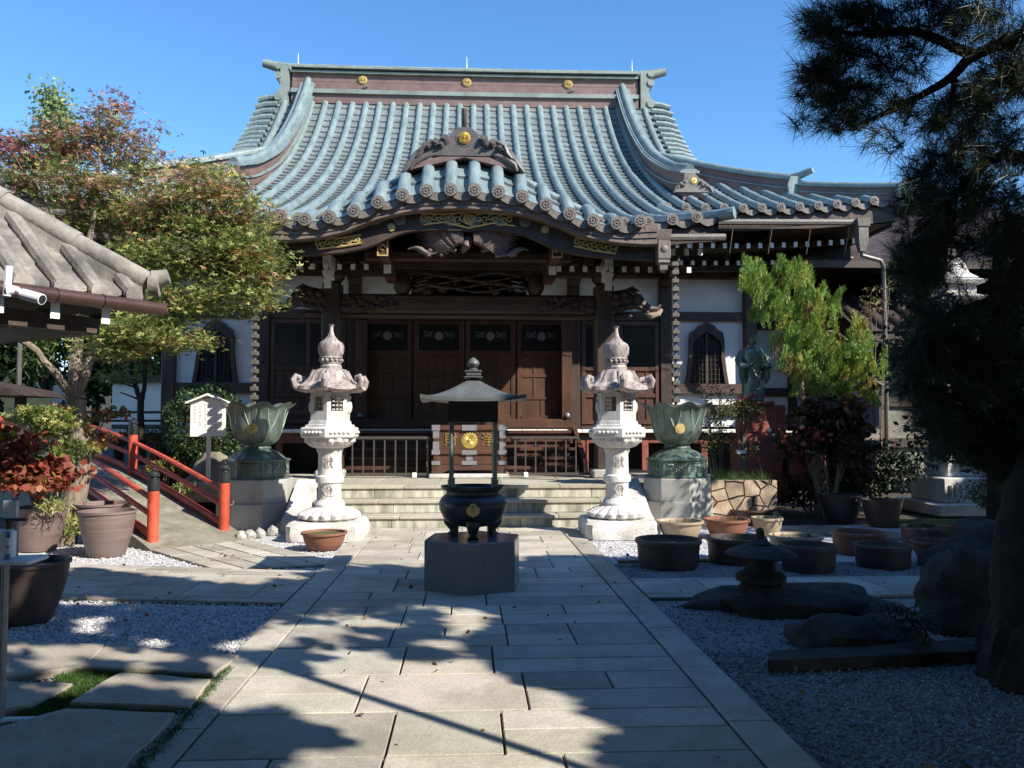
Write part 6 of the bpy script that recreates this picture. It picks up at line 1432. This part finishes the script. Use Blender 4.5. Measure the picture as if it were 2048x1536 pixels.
shrub('bamboo_grass', 'green tuft at the foot of the maple trunk', [(150, 1050, 10.6, 30, 16, 260, [G2, G3], None)], 'blade', .12)
shrub('azalea_shrub', 'low yellow-green shrub between the bridge rails and the boulder', [(330, 935, 13.2, 40, 18, 420, [(.2, .22, .04), (.12, .16, .03), (.26, .12, .03)], None), (370, 975, 13.0, 30, 14, 200, [G1, G2], None)], 'leaf', .05)
shrub('garden_shrub', 'dark low shrubs under the veranda at left', [(290, 880, 16.5, 60, 30, 700, [D1, D2], None)], 'leaf', .07)
# ---- juniper with bright plumes
JY = 13.4; JT = thing('juniper_tree', (at(1640, 980, JY).x, JY, 0), 'bright yellow-green plumed juniper with twisted trunk right of the hall front', 'tree')
c = MB(); t0 = at(1640, 1000, JY); branch(c, [(t0.x, JY, 0), at(1625, 850, JY), at(1600, 770, JY), at(1605, 690, JY), at(1570, 620, JY)], .10, .03, 10); branch(c, [at(1605, 700, JY), at(1660, 660, JY), at(1710, 690, JY)], .04, .015); branch(c, [at(1605, 770, JY), at(1570, 745, JY), at(1545, 740, JY)], .04, .01); branch(c, [at(1620, 800, JY), at(1680, 780, JY), at(1740, 760, JY)], .04, .012)
c.build('trunk', 'bark', JT)
JP = [(.28, .42, .08), (.20, .34, .06), (.44, .48, .10), (.42, .32, .10)]
pl = []
for (px_, py_, rx, ry, n_) in ((1545, 570, 50, 45, 26), (1497, 550, 16, 26, 7), (1600, 570, 30, 35, 14), (1560, 620, 70, 35, 26), (1640, 620, 45, 35, 18), (1600, 680, 60, 30, 22), (1660, 700, 50, 40, 22), (1590, 730, 40, 25, 14), (1720, 680, 28, 40, 12), (1690, 760, 60, 30, 22), (1745, 730, 28, 26, 10), (1640, 770, 60, 30, 14), (1700, 810, 50, 30, 16), (1640, 840, 40, 20, 8), (1740, 790, 30, 20, 8)):
    for _ in range(int(n_*1.15)):
        a, r_ = rr.uniform(0, 6.28), rr.random()**.5; pl.append(at(px_+rx*r_*math.cos(a), py_+ry*r_*math.sin(a), JY+rr.uniform(-.45, .35)))
P_, D_, C_ = [], [], []
for q_ in pl:
    ax = Vector((rr.uniform(-.35, .45), rr.uniform(-.5, .2), 1)).normalized(); L_ = rr.uniform(.22, .42); nn = 190; colr = JP[rr.choices(range(4), [.45, .25, .22, .08])[0]]
    t = rng.random(nn)**.8; ang = rng.random(nn)*6.28; w_ = .06*(1-t)**.6
    off = np.stack([np.cos(ang)*w_, np.sin(ang)*w_, np.zeros(nn)], 1); base_ = np.array(q_)+np.outer((t-.5)*L_, np.array(ax))+off
    P_.append(base_); D_.append(np.array(ax)*.9+off*8); C_.append(np.tile(colr, (nn, 1)))
leafmesh('crown', np.concatenate(P_), .085, np.concatenate(C_), 'blade', JT, dirs=np.concatenate(D_), jitter=.25)
# ---- right side shrubs
NP = [(.10, .17, .04), (.06, .11, .03), (.2, .2, .05)]
for lb, bl, red in (('nandina with red berries beside the right bell window', [(1440, 790, 14.2, 55, 16, 260, NP, None), (1410, 775, 14.2, 40, 10, 60, [(.55, .04, .04)], None)], 1), ('nandina with red leaves spreading in front of the red plinth', [(1480, 820, 13.6, 55, 24, 900, NP, None), (1495, 800, 13.6, 28, 12, 120, [(.5, .06, .04)], None)], 1), ('dark nandina bush between the right basin and the red plinth', [(1425, 870, 13.7, 45, 45, 1300, [(.04, .07, .02), (.07, .12, .03)], None)], 0)):
    shrub('nandina_shrub', lb, bl, 'leaf', .045, base=(at(bl[0][0], 900, bl[0][2]).x, bl[0][2]))
shrub('red_leaved_shrub', 'dark shrub with dull red and cream leaves under the juniper', [(1650, 830, 12.9, 70, 40, 900, [(.07, .035, .02), (.045, .025, .018), (.2, .16, .06), (.22, .05, .03)], [.4, .3, .15, .15]), (1600, 880, 12.8, 60, 40, 600, [(.07, .04, .025), (.05, .06, .02), (.28, .07, .04)], None), (1700, 880, 12.9, 60, 50, 700, [(.05, .05, .02), (.1, .05, .03)], None), (1710, 800, 12.8, 30, 14, 120, [(.4, .3, .06), (.4, .1, .1)], None)], 'round', .085, base=(at(1655, 1000, 13).x, 13.0), flat=.1)
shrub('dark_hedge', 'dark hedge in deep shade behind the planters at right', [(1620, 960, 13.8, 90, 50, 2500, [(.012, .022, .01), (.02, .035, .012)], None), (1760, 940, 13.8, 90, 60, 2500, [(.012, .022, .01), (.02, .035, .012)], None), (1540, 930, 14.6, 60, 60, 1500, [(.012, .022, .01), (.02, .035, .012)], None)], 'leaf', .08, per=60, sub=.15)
shrub('climbing_plant', 'pale vine climbing the downpipe of the hall', [(1745, 610, 15.5, 20, 50, 260, [(.2, .22, .06), (.25, .14, .07)], None), (1775, 570, 15.5, 10, 30, 60, [(.2, .22, .06)], None)], 'leaf', .06, base=(at(1755, 900, 15.5).x, 15.5))
shrub('pale_shrub', 'small glossy shrub in front of the stone pagoda base', [(1975, 985, 12.9, 45, 35, 900, [(.08, .10, .05), (.14, .17, .09)], None), (2030, 940, 12.9, 30, 30, 400, [(.07, .12, .04)], None)], 'leaf', .06, base=(at(1980, 1050, 12.9).x, 12.9))
gp = [(rr.uniform(3.62, 4.6), rr.uniform(12.4, 12.9), .62) for _ in range(90)]; gp = [p_ for p_ in gp for _ in range(14)]
o = leafmesh('grass_tuft', gp, .2, pick([(.06, .12, .03), (.10, .18, .05)], len(gp)), 'needle', None, dirs=np.tile([0, 0, 1.], (len(gp), 1)), jitter=.5); o.name = 'grass_tuft'; tag(o, 'tufts of green mondo grass on top of the rubble wall', 'grass', None, 'stuff')
V3 = np.array(gp)
SP_ = thing('sapling', (PO[1], PO[2], .33), 'thin sapling with sparse yellow-green leaves in the orange terracotta bowl', 'sapling'); c = MB(); s0 = Vector((PO[1], PO[2], .33)); s1 = at(1527, 965, PO[2]); s2 = at(1515, 905, PO[2])
c.tube([s0, at(1520, 990, PO[2]), s1, s2, at(1500, 885, PO[2])], [.02, .014, .01, .008, .004], 6); c.tube([s0+Vector((0, 0, .1)), at(1530, 980, PO[2])], [.014, .008], 5); c.build('stem', 'bark', SP_)
crown([(1503, 905, PO[2], 20, 12, 60, [G3, (.2, .22, .05), OR], None), (1525, 970, PO[2], 14, 8, 40, [G3, G2], None), (1490, 915, PO[2], 12, 8, 24, [G3, OR], None)], 'leaf', .06, SP_, per=8, sub=.04)
fl = at(1555, 900, 13.5); FP = thing('flower_pot_plant', (fl.x, 13.55, 1.05), 'small pale flowers standing on the red plinth step', 'flowers'); c = MB(); c.tube([(fl.x, 13.6, 1.05), (fl.x, 13.6, 1.3)], .01, 5); c.tube([(fl.x-.08, 13.6, 1.05), (fl.x-.1, 13.6, 1.38)], .008, 5); c.build('stem', 'bark', FP); c = MB(); c.ell((fl.x, 13.6, 1.33), (.045, .045, .045)); c.ell((fl.x-.1, 13.6, 1.4), (.035, .035, .035)); c.build('blossom', 'wtip', FP)
# ---- grass between the front slabs
gs = []
def strip(p0, p1, w_, n_):
    a, b = gr(*p0), gr(*p1); dd = (b-a).normalized(); nn = Vector((-dd.y, dd.x, 0))
    for _ in range(n_): q_ = a.lerp(b, rr.random())+nn*rr.gauss(0, w_); gs.append((q_.x, q_.y, -.005))
strip((150, 1350), (425, 1364), .018, 600); strip((455, 1340), (375, 1440), .017, 600); strip((375, 1440), (262, 1560), .02, 500); strip((190, 1350), (60, 1440), .045, 900); strip((60, 1440), (-30, 1500), .04, 500); strip((130, 1425), (370, 1436), .014, 400); strip((120, 1370), (210, 1352), .08, 500)
gs = [g_ for g_ in gs for _ in range(9)]
o = leafmesh('grass', gs, .035, pick([(.06, .14, .025), (.10, .20, .04), (.045, .09, .02)], len(gs)), 'blade', None, dirs=np.tile([0, 0, 1.], (len(gs), 1)), jitter=.6); tag(o, 'short green grass growing in the joints of the big front slabs', 'grass', None, 'stuff')
sl2 = MB(); sl2.slab([(-6, 2.8), (-1.56, 2.8), (-1.56, 5.35), (-2.9, 5.4), (-3.2, 5.1), (-6, 5.1)], -.011, -.006); struct(sl2.build('soil_bed', 'soil'))
fpts = [(rr.uniform(-4.5, 4), rr.uniform(3.4, 11.5), .027) for _ in range(420)]; fpts = [p_ if abs(p_[0]) < 1.5 and rr.random() < .35 or abs(p_[0]) > 1.6 else (p_[0]*2.2, p_[1], .01) for p_ in fpts]
o = leafmesh('fallen_leaves', fpts, .035, pick([(.22, .12, .05), (.3, .2, .08), (.14, .08, .04)], len(fpts)), 'round', None, flat=.9); tag(o, 'small brown fallen leaves scattered over paving and gravel', 'leaves', None, 'stuff')
# ---- the pine on the right
tr = gr(2030, 1390); PT = thing('pine_tree', (tr.x, tr.y, 0), 'large dark black pine filling the right edge with long needles and thick trunk', 'tree')
c = MB(); tx, ty = tr.x+.42, tr.y+.3
branch(c, [(tx, ty, -.05), (tx-.1, ty, .5), (tx+.05, ty+.1, 1.1), (tx+.45, ty+.2, 1.8), (tx+.9, ty+.3, 2.6), (tx+1.1, ty+.2, 3.9)], .24, .13, 14, .07)
def pb(pts, r0, r1): return branch(c, pts, r0, r1, 6, .02)
pb([(tx+1.0, ty+.2, 3.6), at(2100, 50, 4.0), at(1950, 110, 4.1), at(1880, 170, 4.2), at(1800, 210, 4.3), at(1720, 250, 4.3)], .05, .012)
pb([at(1950, 110, 4.1), at(1830, 60, 4.2), at(1700, 70, 4.3), at(1620, 40, 4.3)], .03, .008); pb([at(1910, 160, 4.2), at(1900, 220, 4.2), at(1860, 270, 4.3)], .018, .006)
pb([(tx+1.0, ty+.3, 3.0), at(2000, 300, 4.6), at(1900, 400, 4.9), at(1830, 470, 5.1)], .05, .015); pb([(tx+.7, ty+.2, 2.3), at(1980, 600, 5.0), at(1880, 640, 5.3)], .05, .015); pb([(tx+.3, ty+.15, 1.5), at(1960, 780, 5.2), at(1880, 800, 5.4)], .05, .015)
tk_ = c.build('trunk', 'bark_d', PT)
c = MB(); ax_ = [Vector(q_) for q_ in ((tx+.08, ty, -.05), (tx+.1, ty, .35), (tx+.16, ty+.05, .9), (tx+.38, ty+.15, 1.5), (tx+.75, ty+.25, 2.2), (tx+1.0, ty+.3, 2.8))]; rad_ = [.52, .40, .33, .28, .25, .2]
V, NR_, NC_ = [], 110, 56
for j in range(NR_+1):
    u_ = j/NR_*5; i_ = min(4, int(u_)); t_ = u_-i_; cpt = ax_[i_].lerp(ax_[i_+1], t_); r0_ = rad_[i_]+(rad_[i_+1]-rad_[i_])*t_
    for q_ in range(NC_):
        a_ = 2*PI*q_/NC_; dr_ = Vector((math.cos(a_), math.sin(a_), 0)); sp_ = Vector((math.cos(a_)*4.2, math.sin(a_)*4.2, cpt.z*3.0)); dd_ = noise.voronoi(sp_)[0]; k_ = 1+.22*(min(.6, dd_[1]-dd_[0])-.2)+.14*noise.noise(sp_*.45)+.10*math.cos(a_*3+1)*max(0, 1-cpt.z)
        V.append(cpt+dr_*r0_*k_)
c.add(V, [(j*NC_+q_, j*NC_+(q_+1) % NC_, (j+1)*NC_+(q_+1) % NC_, (j+1)*NC_+q_) for j in range(NR_) for q_ in range(NC_)]); c.build('bark_plates', 'bark_d', tk_)
tufts = []
def tb(px_, py_, rx, ry, Y, n_, dy=.25):
    for _ in range(n_):
        a, r_ = rr.uniform(0, 6.28), rr.random()**.5; X_, Y_ = px_+rx*r_*math.cos(a), py_+ry*r_*math.sin(a)
        tufts.append((at(X_, Y_, Y+rr.uniform(-dy, dy)), X_, Y_))
tb(1700, 60, 95, 60, 4.3, 60); tb(1820, 30, 120, 50, 4.2, 60); tb(1950, 40, 120, 60, 4.0, 46); tb(1690, 150, 70, 60, 4.3, 46); tb(1680, 220, 50, 45, 4.3, 34); tb(1780, 200, 60, 50, 4.3, 26); tb(1770, 280, 30, 30, 4.3, 8); tb(1850, 240, 45, 30, 4.3, 10); tb(1810, 120, 60, 40, 4.3, 24)
for _ in range(12): tb(rr.choice([1615, 1640, 1665, 1655]), rr.choice([60, 130, 200, 255, 150]), 20, 20, 4.3, 3)
tb(1990, 190, 80, 60, 4.2, 60); tb(1920, 240, 60, 50, 4.5, 40); tb(2030, 120, 40, 60, 4.2, 30); tb(1870, 330, 50, 40, 4.8, 30); tb(1880, 520, 90, 60, 5.1, 110); tb(2020, 500, 60, 70, 5.0, 70); tb(1990, 620, 70, 50, 5.0, 70); tb(1830, 560, 45, 50, 5.2, 40); tb(1990, 300, 90, 60, 4.6, 70); tb(1900, 380, 90, 60, 4.9, 80); tb(2000, 420, 70, 60, 4.8, 60); tb(1855, 450, 60, 60, 5.1, 60); tb(1840, 400, 40, 40, 5.1, 24)
tb(1990, 560, 90, 70, 5.0, 60); tb(1940, 680, 110, 70, 5.2, 160); tb(1890, 730, 90, 60, 5.3, 110); tb(2000, 760, 80, 80, 5.2, 120); tb(1890, 830, 70, 45, 5.4, 80); tb(1970, 860, 90, 40, 5.3, 90); tb(1850, 650, 45, 45, 5.3, 30); tb(2010, 920, 60, 40, 5.3, 60); tb(1920, 900, 60, 25, 5.3, 30); tb(1830, 780, 30, 50, 5.4, 30)
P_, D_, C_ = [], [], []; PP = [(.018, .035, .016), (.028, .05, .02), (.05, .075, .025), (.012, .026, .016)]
for q_, X_, Y_ in tufts:
    if ((X_-1945)/52)**2+((Y_-558)/58)**2 < 1 and rr.random() < .88: continue
    if Y_ > 330 and not clear_beams(np.array([q_]), .35)[0]: continue
    left = X_ < 1800 and Y_ < 330
    ax = np.array([-.5 if left else rr.uniform(-.6, .3), rr.uniform(-.5, .5), rr.uniform(-.5, .6)]); ax /= np.linalg.norm(ax)
    nn = 60; t = rng.random(nn); P_.append(np.array(q_)+np.outer((t-.5)*.12, ax)); D_.append(np.tile(ax*.55, (nn, 1))+rng.normal(size=(nn, 3))*.55); C_.append(np.tile(PP[rr.randrange(4)], (nn, 1)))
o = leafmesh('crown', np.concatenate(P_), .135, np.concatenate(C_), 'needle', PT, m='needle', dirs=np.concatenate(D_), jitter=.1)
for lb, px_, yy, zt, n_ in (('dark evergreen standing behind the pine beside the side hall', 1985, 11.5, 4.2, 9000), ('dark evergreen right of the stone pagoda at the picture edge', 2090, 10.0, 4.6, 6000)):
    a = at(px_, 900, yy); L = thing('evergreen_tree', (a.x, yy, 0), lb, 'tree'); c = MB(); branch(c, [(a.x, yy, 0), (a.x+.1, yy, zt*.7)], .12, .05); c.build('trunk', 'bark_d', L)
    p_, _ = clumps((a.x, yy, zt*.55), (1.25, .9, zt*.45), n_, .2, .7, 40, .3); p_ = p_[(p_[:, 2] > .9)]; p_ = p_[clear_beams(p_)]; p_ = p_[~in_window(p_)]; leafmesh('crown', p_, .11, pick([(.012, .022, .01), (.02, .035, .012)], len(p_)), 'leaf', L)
# small plant by the rock
shrub('dark_fern', 'small dark fern between the rocks at right', [(1825, 1245, 5.3, 26, 26, 260, [(.015, .025, .01)], None)], 'blade', .08, base=(at(1825, 1290, 5.6).x, 5.4))
# ================================================================ TREES OUTSIDE THE FRAME and an added canopy that throw the shade
shade = [(-200, 1150), (130, 1148), (300, 1160), (450, 1186), (560, 1178), (640, 1160), (720, 1142), (830, 1142), (1050, 1150), (1090, 1116), (1160, 1108), (1215, 1100), (1260, 1112), (1350, 1118), (1500, 1110), (1700, 1120), (2300, 1110), (2300, 1600), (-200, 1600)]
lit = [[(0, 1212), (120, 1205), (230, 1190), (300, 1215), (230, 1250), (300, 1262), (330, 1310), (180, 1290), (0, 1260)], [(-50, 1290), (110, 1290), (240, 1300), (430, 1345), (420, 1400), (320, 1385), (150, 1385), (0, 1378)],
       [(560, 1225), (700, 1210), (820, 1210), (970, 1228), (975, 1262), (900, 1290), (970, 1345), (1065, 1385), (1165, 1430), (1200, 1480), (1200, 1640), (620, 1640), (500, 1550), (680, 1490), (665, 1450), (610, 1425), (480, 1412), (380, 1405), (440, 1340), (500, 1290)], [(0, 1500)]*3, [(1050, 1180), (1090, 1172), (1130, 1196), (1060, 1205)], [(420, 1280), (520, 1260), (560, 1290), (440, 1310)],
       [(1370, 1140), (1420, 1128), (1430, 1140)]]
dap = [[(540, 1225), (960, 1215), (980, 1300), (700, 1345), (480, 1345)], [(0, 1205), (320, 1190), (480, 1340), (430, 1360), (0, 1400)]]
def inside(x, y, poly):
    r_ = False; n_ = len(poly); j = n_-1
    for i in range(n_):
        xi, yi = poly[i]; xj, yj = poly[j]
        if (yi > y) != (yj > y) and x < (xj-xi)*(y-yi)/(yj-yi+1e-9)+xi: r_ = not r_
        j = i
    return r_
cot = 1/math.tan(R(SUN_EL)); pts = []; tries = 0
def lit_near(X_, Y_, r_):
    for dx, dy in ((0, 0), (r_, 0), (-r_, 0), (0, r_), (0, -r_)):
        a, b = pix((X_+dx, Y_+dy, 0))
        if any(inside(a, b, l_) for l_ in lit): return True
    return False
def lit_line(a, b):
    return any(lit_near(q_.x-SX*cot*q_.z, q_.y-SY*cot*q_.z, .1) for q_ in (Vector(a).lerp(Vector(b), t) for t in np.linspace(.1, 1, 14)))
def keeps_light(p):
    out = []
    for q_ in p:
        X_, Y_ = q_[0]-SX*cot*q_[2], q_[1]-SY*cot*q_[2]
        if Y_ < 2.2: out.append(True); continue
        if Y_ > 9.2 and X_ < 3.5: out.append(False); continue
        out.append(not lit_near(X_, Y_, .35))
    return p[np.array(out)]
while len(pts) < 36000 and tries < 330000:
    tries += 1
    X_ = rr.uniform(-6.5, 7.5); Y_ = rr.uniform(2.6, 9.4); px_, py_ = pix((X_, Y_, 0))
    if not inside(px_, py_, shade): continue
    if lit_near(X_, Y_, .13):
        dp = any(inside(px_, py_, d_) for d_ in dap); nv = noise.noise(Vector((X_*2.6+Y_*1.2, Y_*3.4, 3)))
        if not (dp and nv > (-.04 if inside(px_, py_, lit[0]) else .22)): continue
    for _ in range(12):
        h = rr.uniform(3.4, 7.5); cx, cy = X_+SX*cot*h, Y_+SY*cot*h; a, b = pix((cx, cy, h))
        if cy < .4 or a > 2048+160 or b < -160: break
    else: continue
    pts.append((cx, cy, h))
pts = np.array(pts); pts = pts[clear_beams(pts)]; print('shade pts', len(pts), tries)
ST1 = thing('evergreen_tree', (6.2, -.5, 0), 'broad evergreen tree standing out of the picture behind the right of the camera', 'tree')
c = MB(); branch(c, [(6.2, -.5, 0), (6.3, -.3, 2.5), (6.2, -.2, 4)], .2, .08)
for k in range(160):
    e = pts[rng.integers(0, len(pts))]
    if lit_line((6.2, -.2, 4), e): continue
    branch(c, [(6.2, -.2, 4), tuple(e)], .04, .01, 5)
c.build('trunk', 'bark_d', ST1)
leafmesh('crown', pts, .145, pick([(.03, .055, .02), (.045, .08, .025)], len(pts)), 'round', ST1)
# bough whose thin shadow crosses the path
def cast(px_, py_, h): a = gr(px_, py_); return Vector((a.x+SX*cot*h, a.y+SY*cot*h, h))
PO1 = thing('timber_prop_pole', (2, -2, 0), 'long slim pole out of the picture above the path', 'pole'); c = MB(); c.tube([cast(470, 1312, 3.3), cast(1180, 1550, 3.0)], .035, 8); c.build('pole', 'wood', PO1)
# unseen canopy added to dim the court: leaves only where their shadow falls on shaded ground
cand = []; tries = 0
while len(cand) < 24000 and tries < 400000:
    tries += 1
    cx, cy, h = rr.uniform(-8, 9), rr.uniform(-6, 8), rr.uniform(4.2, 7.5); a, b = pix((cx, cy, h))
    if cy > .3 and a < 2048+120 and a > -120 and b > -120: continue
    X_, Y_ = cx-SX*cot*h, cy-SY*cot*h
    if Y_ > 9.0 or Y_ < -3: continue
    if Y_ > 2.4:
        px_, py_ = pix((X_, Y_, 0))
        if abs(px_-1024) < 1400 and py_ < 1700 and (not inside(px_, py_, shade) or lit_near(X_, Y_, .38)): continue
    cand.append((cx, cy, h))
cand = np.array(cand); cand = cand[clear_beams(cand, .75)]; print('canopy', len(cand), tries)
cen = [(5.6, 3.2), (-6.5, -1.2), (2.6, -3.4), (7.6, -3.5)]  # invented trunk spots that carry the added canopy
own = np.argmin([np.hypot(cand[:, 0]-x, cand[:, 1]-y) for x, y in cen], 0)
for k, (x, y) in enumerate(cen):
    L = thing('evergreen_tree', (x, y, 0), ['spreading evergreen overhead, just out of the picture at right', 'spreading evergreen overhead, out of the picture at left', 'spreading evergreen overhead, behind the viewpoint', 'spreading evergreen overhead, far right behind the viewpoint'][k], 'tree'); c = MB(); branch(c, [(x, y, 0), (x+.1, y, 3), (x, y, 4)], .16, .08)
    sel = cand[own == k]
    for _ in range(40):
        e = sel[rng.integers(0, len(sel))]
        if lit_line((x, y, 4), e): continue
        branch(c, [(x, y, 4), tuple(e)], .04, .01, 5)
    c.build('trunk', 'bark_d', L); leafmesh('crown', sel, .34, pick([(.03, .05, .02), (.04, .07, .025)], len(sel)), 'round', L)
# extra mass that keeps the pine and right garden in shade
n = 5200; p2, _ = clumps((8.2, 1.4, 5.2), (2.0, 2.6, 1.6), n, .25, .7, 40, .1); p3, _ = clumps((9.6, 4.4, 3.6), (1.6, 2.6, 1.6), n, .25, .7, 40, .1); pz = keeps_light(np.concatenate([p2, p3])); pz = pz[clear_beams(pz, .7)]
ST2 = thing('evergreen_tree', (9, 2.5, 0), 'dense evergreen tree out of the picture to the right of the pine', 'tree')
c = MB(); branch(c, [(9, 2.5, 0), (9, 2.6, 2.5), (8.8, 2.5, 4.5)], .2, .1); c.build('trunk', 'bark_d', ST2)
leafmesh('crown', pz, .28, pick([(.03, .055, .02), (.045, .08, .025)], len(pz)), 'round', ST2)
# trees and hedges around the court, behind and beside the viewpoint
for k, (x, y, r_, h, lb) in enumerate(((-9.5, -4, 3.2, 8, 'tall evergreen behind the viewpoint, far left'), (-4.5, -7.5, 3, 8, 'tall evergreen behind the viewpoint, left of centre'), (0, -9, 3, 8, 'tall evergreen straight behind the viewpoint'), (4.6, -9, 3, 7.5, 'tall evergreen behind the viewpoint, right of centre'), (9.5, -8, 3, 6, 'evergreen behind the viewpoint, far right'), (-11.5, 2, 3, 8, 'tall evergreen left of the pavilion'), (13, 8, 3, 7, 'evergreen right of the court near the side hall'), (14.5, 2, 3, 7, 'evergreen far right of the court'))):
    L = thing('evergreen_tree', (x, y, 0), lb, 'tree'); c = MB(); branch(c, [(x, y, 0), (x, y, h*.6)], .25, .1); c.build('trunk', 'bark_d', L)
    p_, _ = clumps((x, y, h*.52), (r_, r_*.8, h*.48), 2600, .3, .7, 30, .5); p_ = keeps_light(p_); p_ = p_[clear_beams(p_, 1.0)]; leafmesh('crown', p_, .6, pick([(.03, .05, .02), (.04, .07, .025)], len(p_)), 'round', L)
# ---- give separate pieces of one part a mesh of their own
import bmesh
def split_pieces(o, tol=.10, kmax=12):
    me = o.data; nv = len(me.vertices)
    if nv > 60000 or nv < 8: return
    par = np.arange(nv); ed = np.empty(len(me.edges)*2, np.int32); me.edges.foreach_get('vertices', ed); ed = ed.reshape(-1, 2)
    while True:
        m_ = np.minimum(par[ed[:, 0]], par[ed[:, 1]]); p0 = par.copy(); np.minimum.at(par, ed[:, 0], m_); np.minimum.at(par, ed[:, 1], m_); par = par[par]
        if (par == p0).all(): break
    co = np.empty(nv*3, np.float32); me.vertices.foreach_get('co', co); co = co.reshape(-1, 3)
    ids, inv = np.unique(par, return_inverse=True); n_ = len(ids)
    if n_ < 2 or n_ > 400: return
    lo = np.full((n_, 3), 1e9); hi = np.full((n_, 3), -1e9); np.minimum.at(lo, inv, co); np.maximum.at(hi, inv, co)
    g_ = list(range(n_))
    def f(i):
        while g_[i] != i: i = g_[i]
        return i
    for i in range(n_):
        hit = np.where(((lo[i]-tol <= hi[i+1:]) & (hi[i]+tol >= lo[i+1:])).all(1))[0]+i+1
        for j in hit: g_[f(int(j))] = f(i)
    cl = np.array([f(i) for i in range(n_)])[inv]; ks = np.unique(cl)
    if len(ks) < 2 or len(ks) > kmax: return
    for k in ks[1:]:
        c = o.copy(); c.data = me.copy(); COL.objects.link(c); bm = bmesh.new(); bm.from_mesh(c.data); bm.verts.ensure_lookup_table(); bmesh.ops.delete(bm, geom=[bm.verts[i] for i in np.where(cl != k)[0]], context='VERTS'); bm.to_mesh(c.data); bm.free()
    bm = bmesh.new(); bm.from_mesh(me); bm.verts.ensure_lookup_table(); bmesh.ops.delete(bm, geom=[bm.verts[i] for i in np.where(cl != ks[0])[0]], context='VERTS'); bm.to_mesh(me); bm.free()
SKIP = ('crown', 'foliage', 'trunk', 'stems', 'sprouts', 'tile', 'faded', 'rafters', 'roof_underlay', 'eave_soffit', 'character', 'red_flowers', 'veranda_rail', 'link', 'cup', 'roof', 'porch_gable', 'wire', 'white_board')
for o in list(S.objects):
    if o.type == 'MESH' and o.parent and o.data.users == 1 and not any(o.name.startswith(k) for k in SKIP) and 'leaf' not in [m_.name for m_ in o.data.materials]: split_pieces(o)
for o in list(S.objects):
    if o.type == 'MESH' and o.name.startswith(('eave_roundels', 'verge_tiles')) and o.parent: split_pieces(o, .45, 6)
S.cycles.max_bounces = 6; S.cycles.diffuse_bounces = 3; S.cycles.transparent_max_bounces = 4
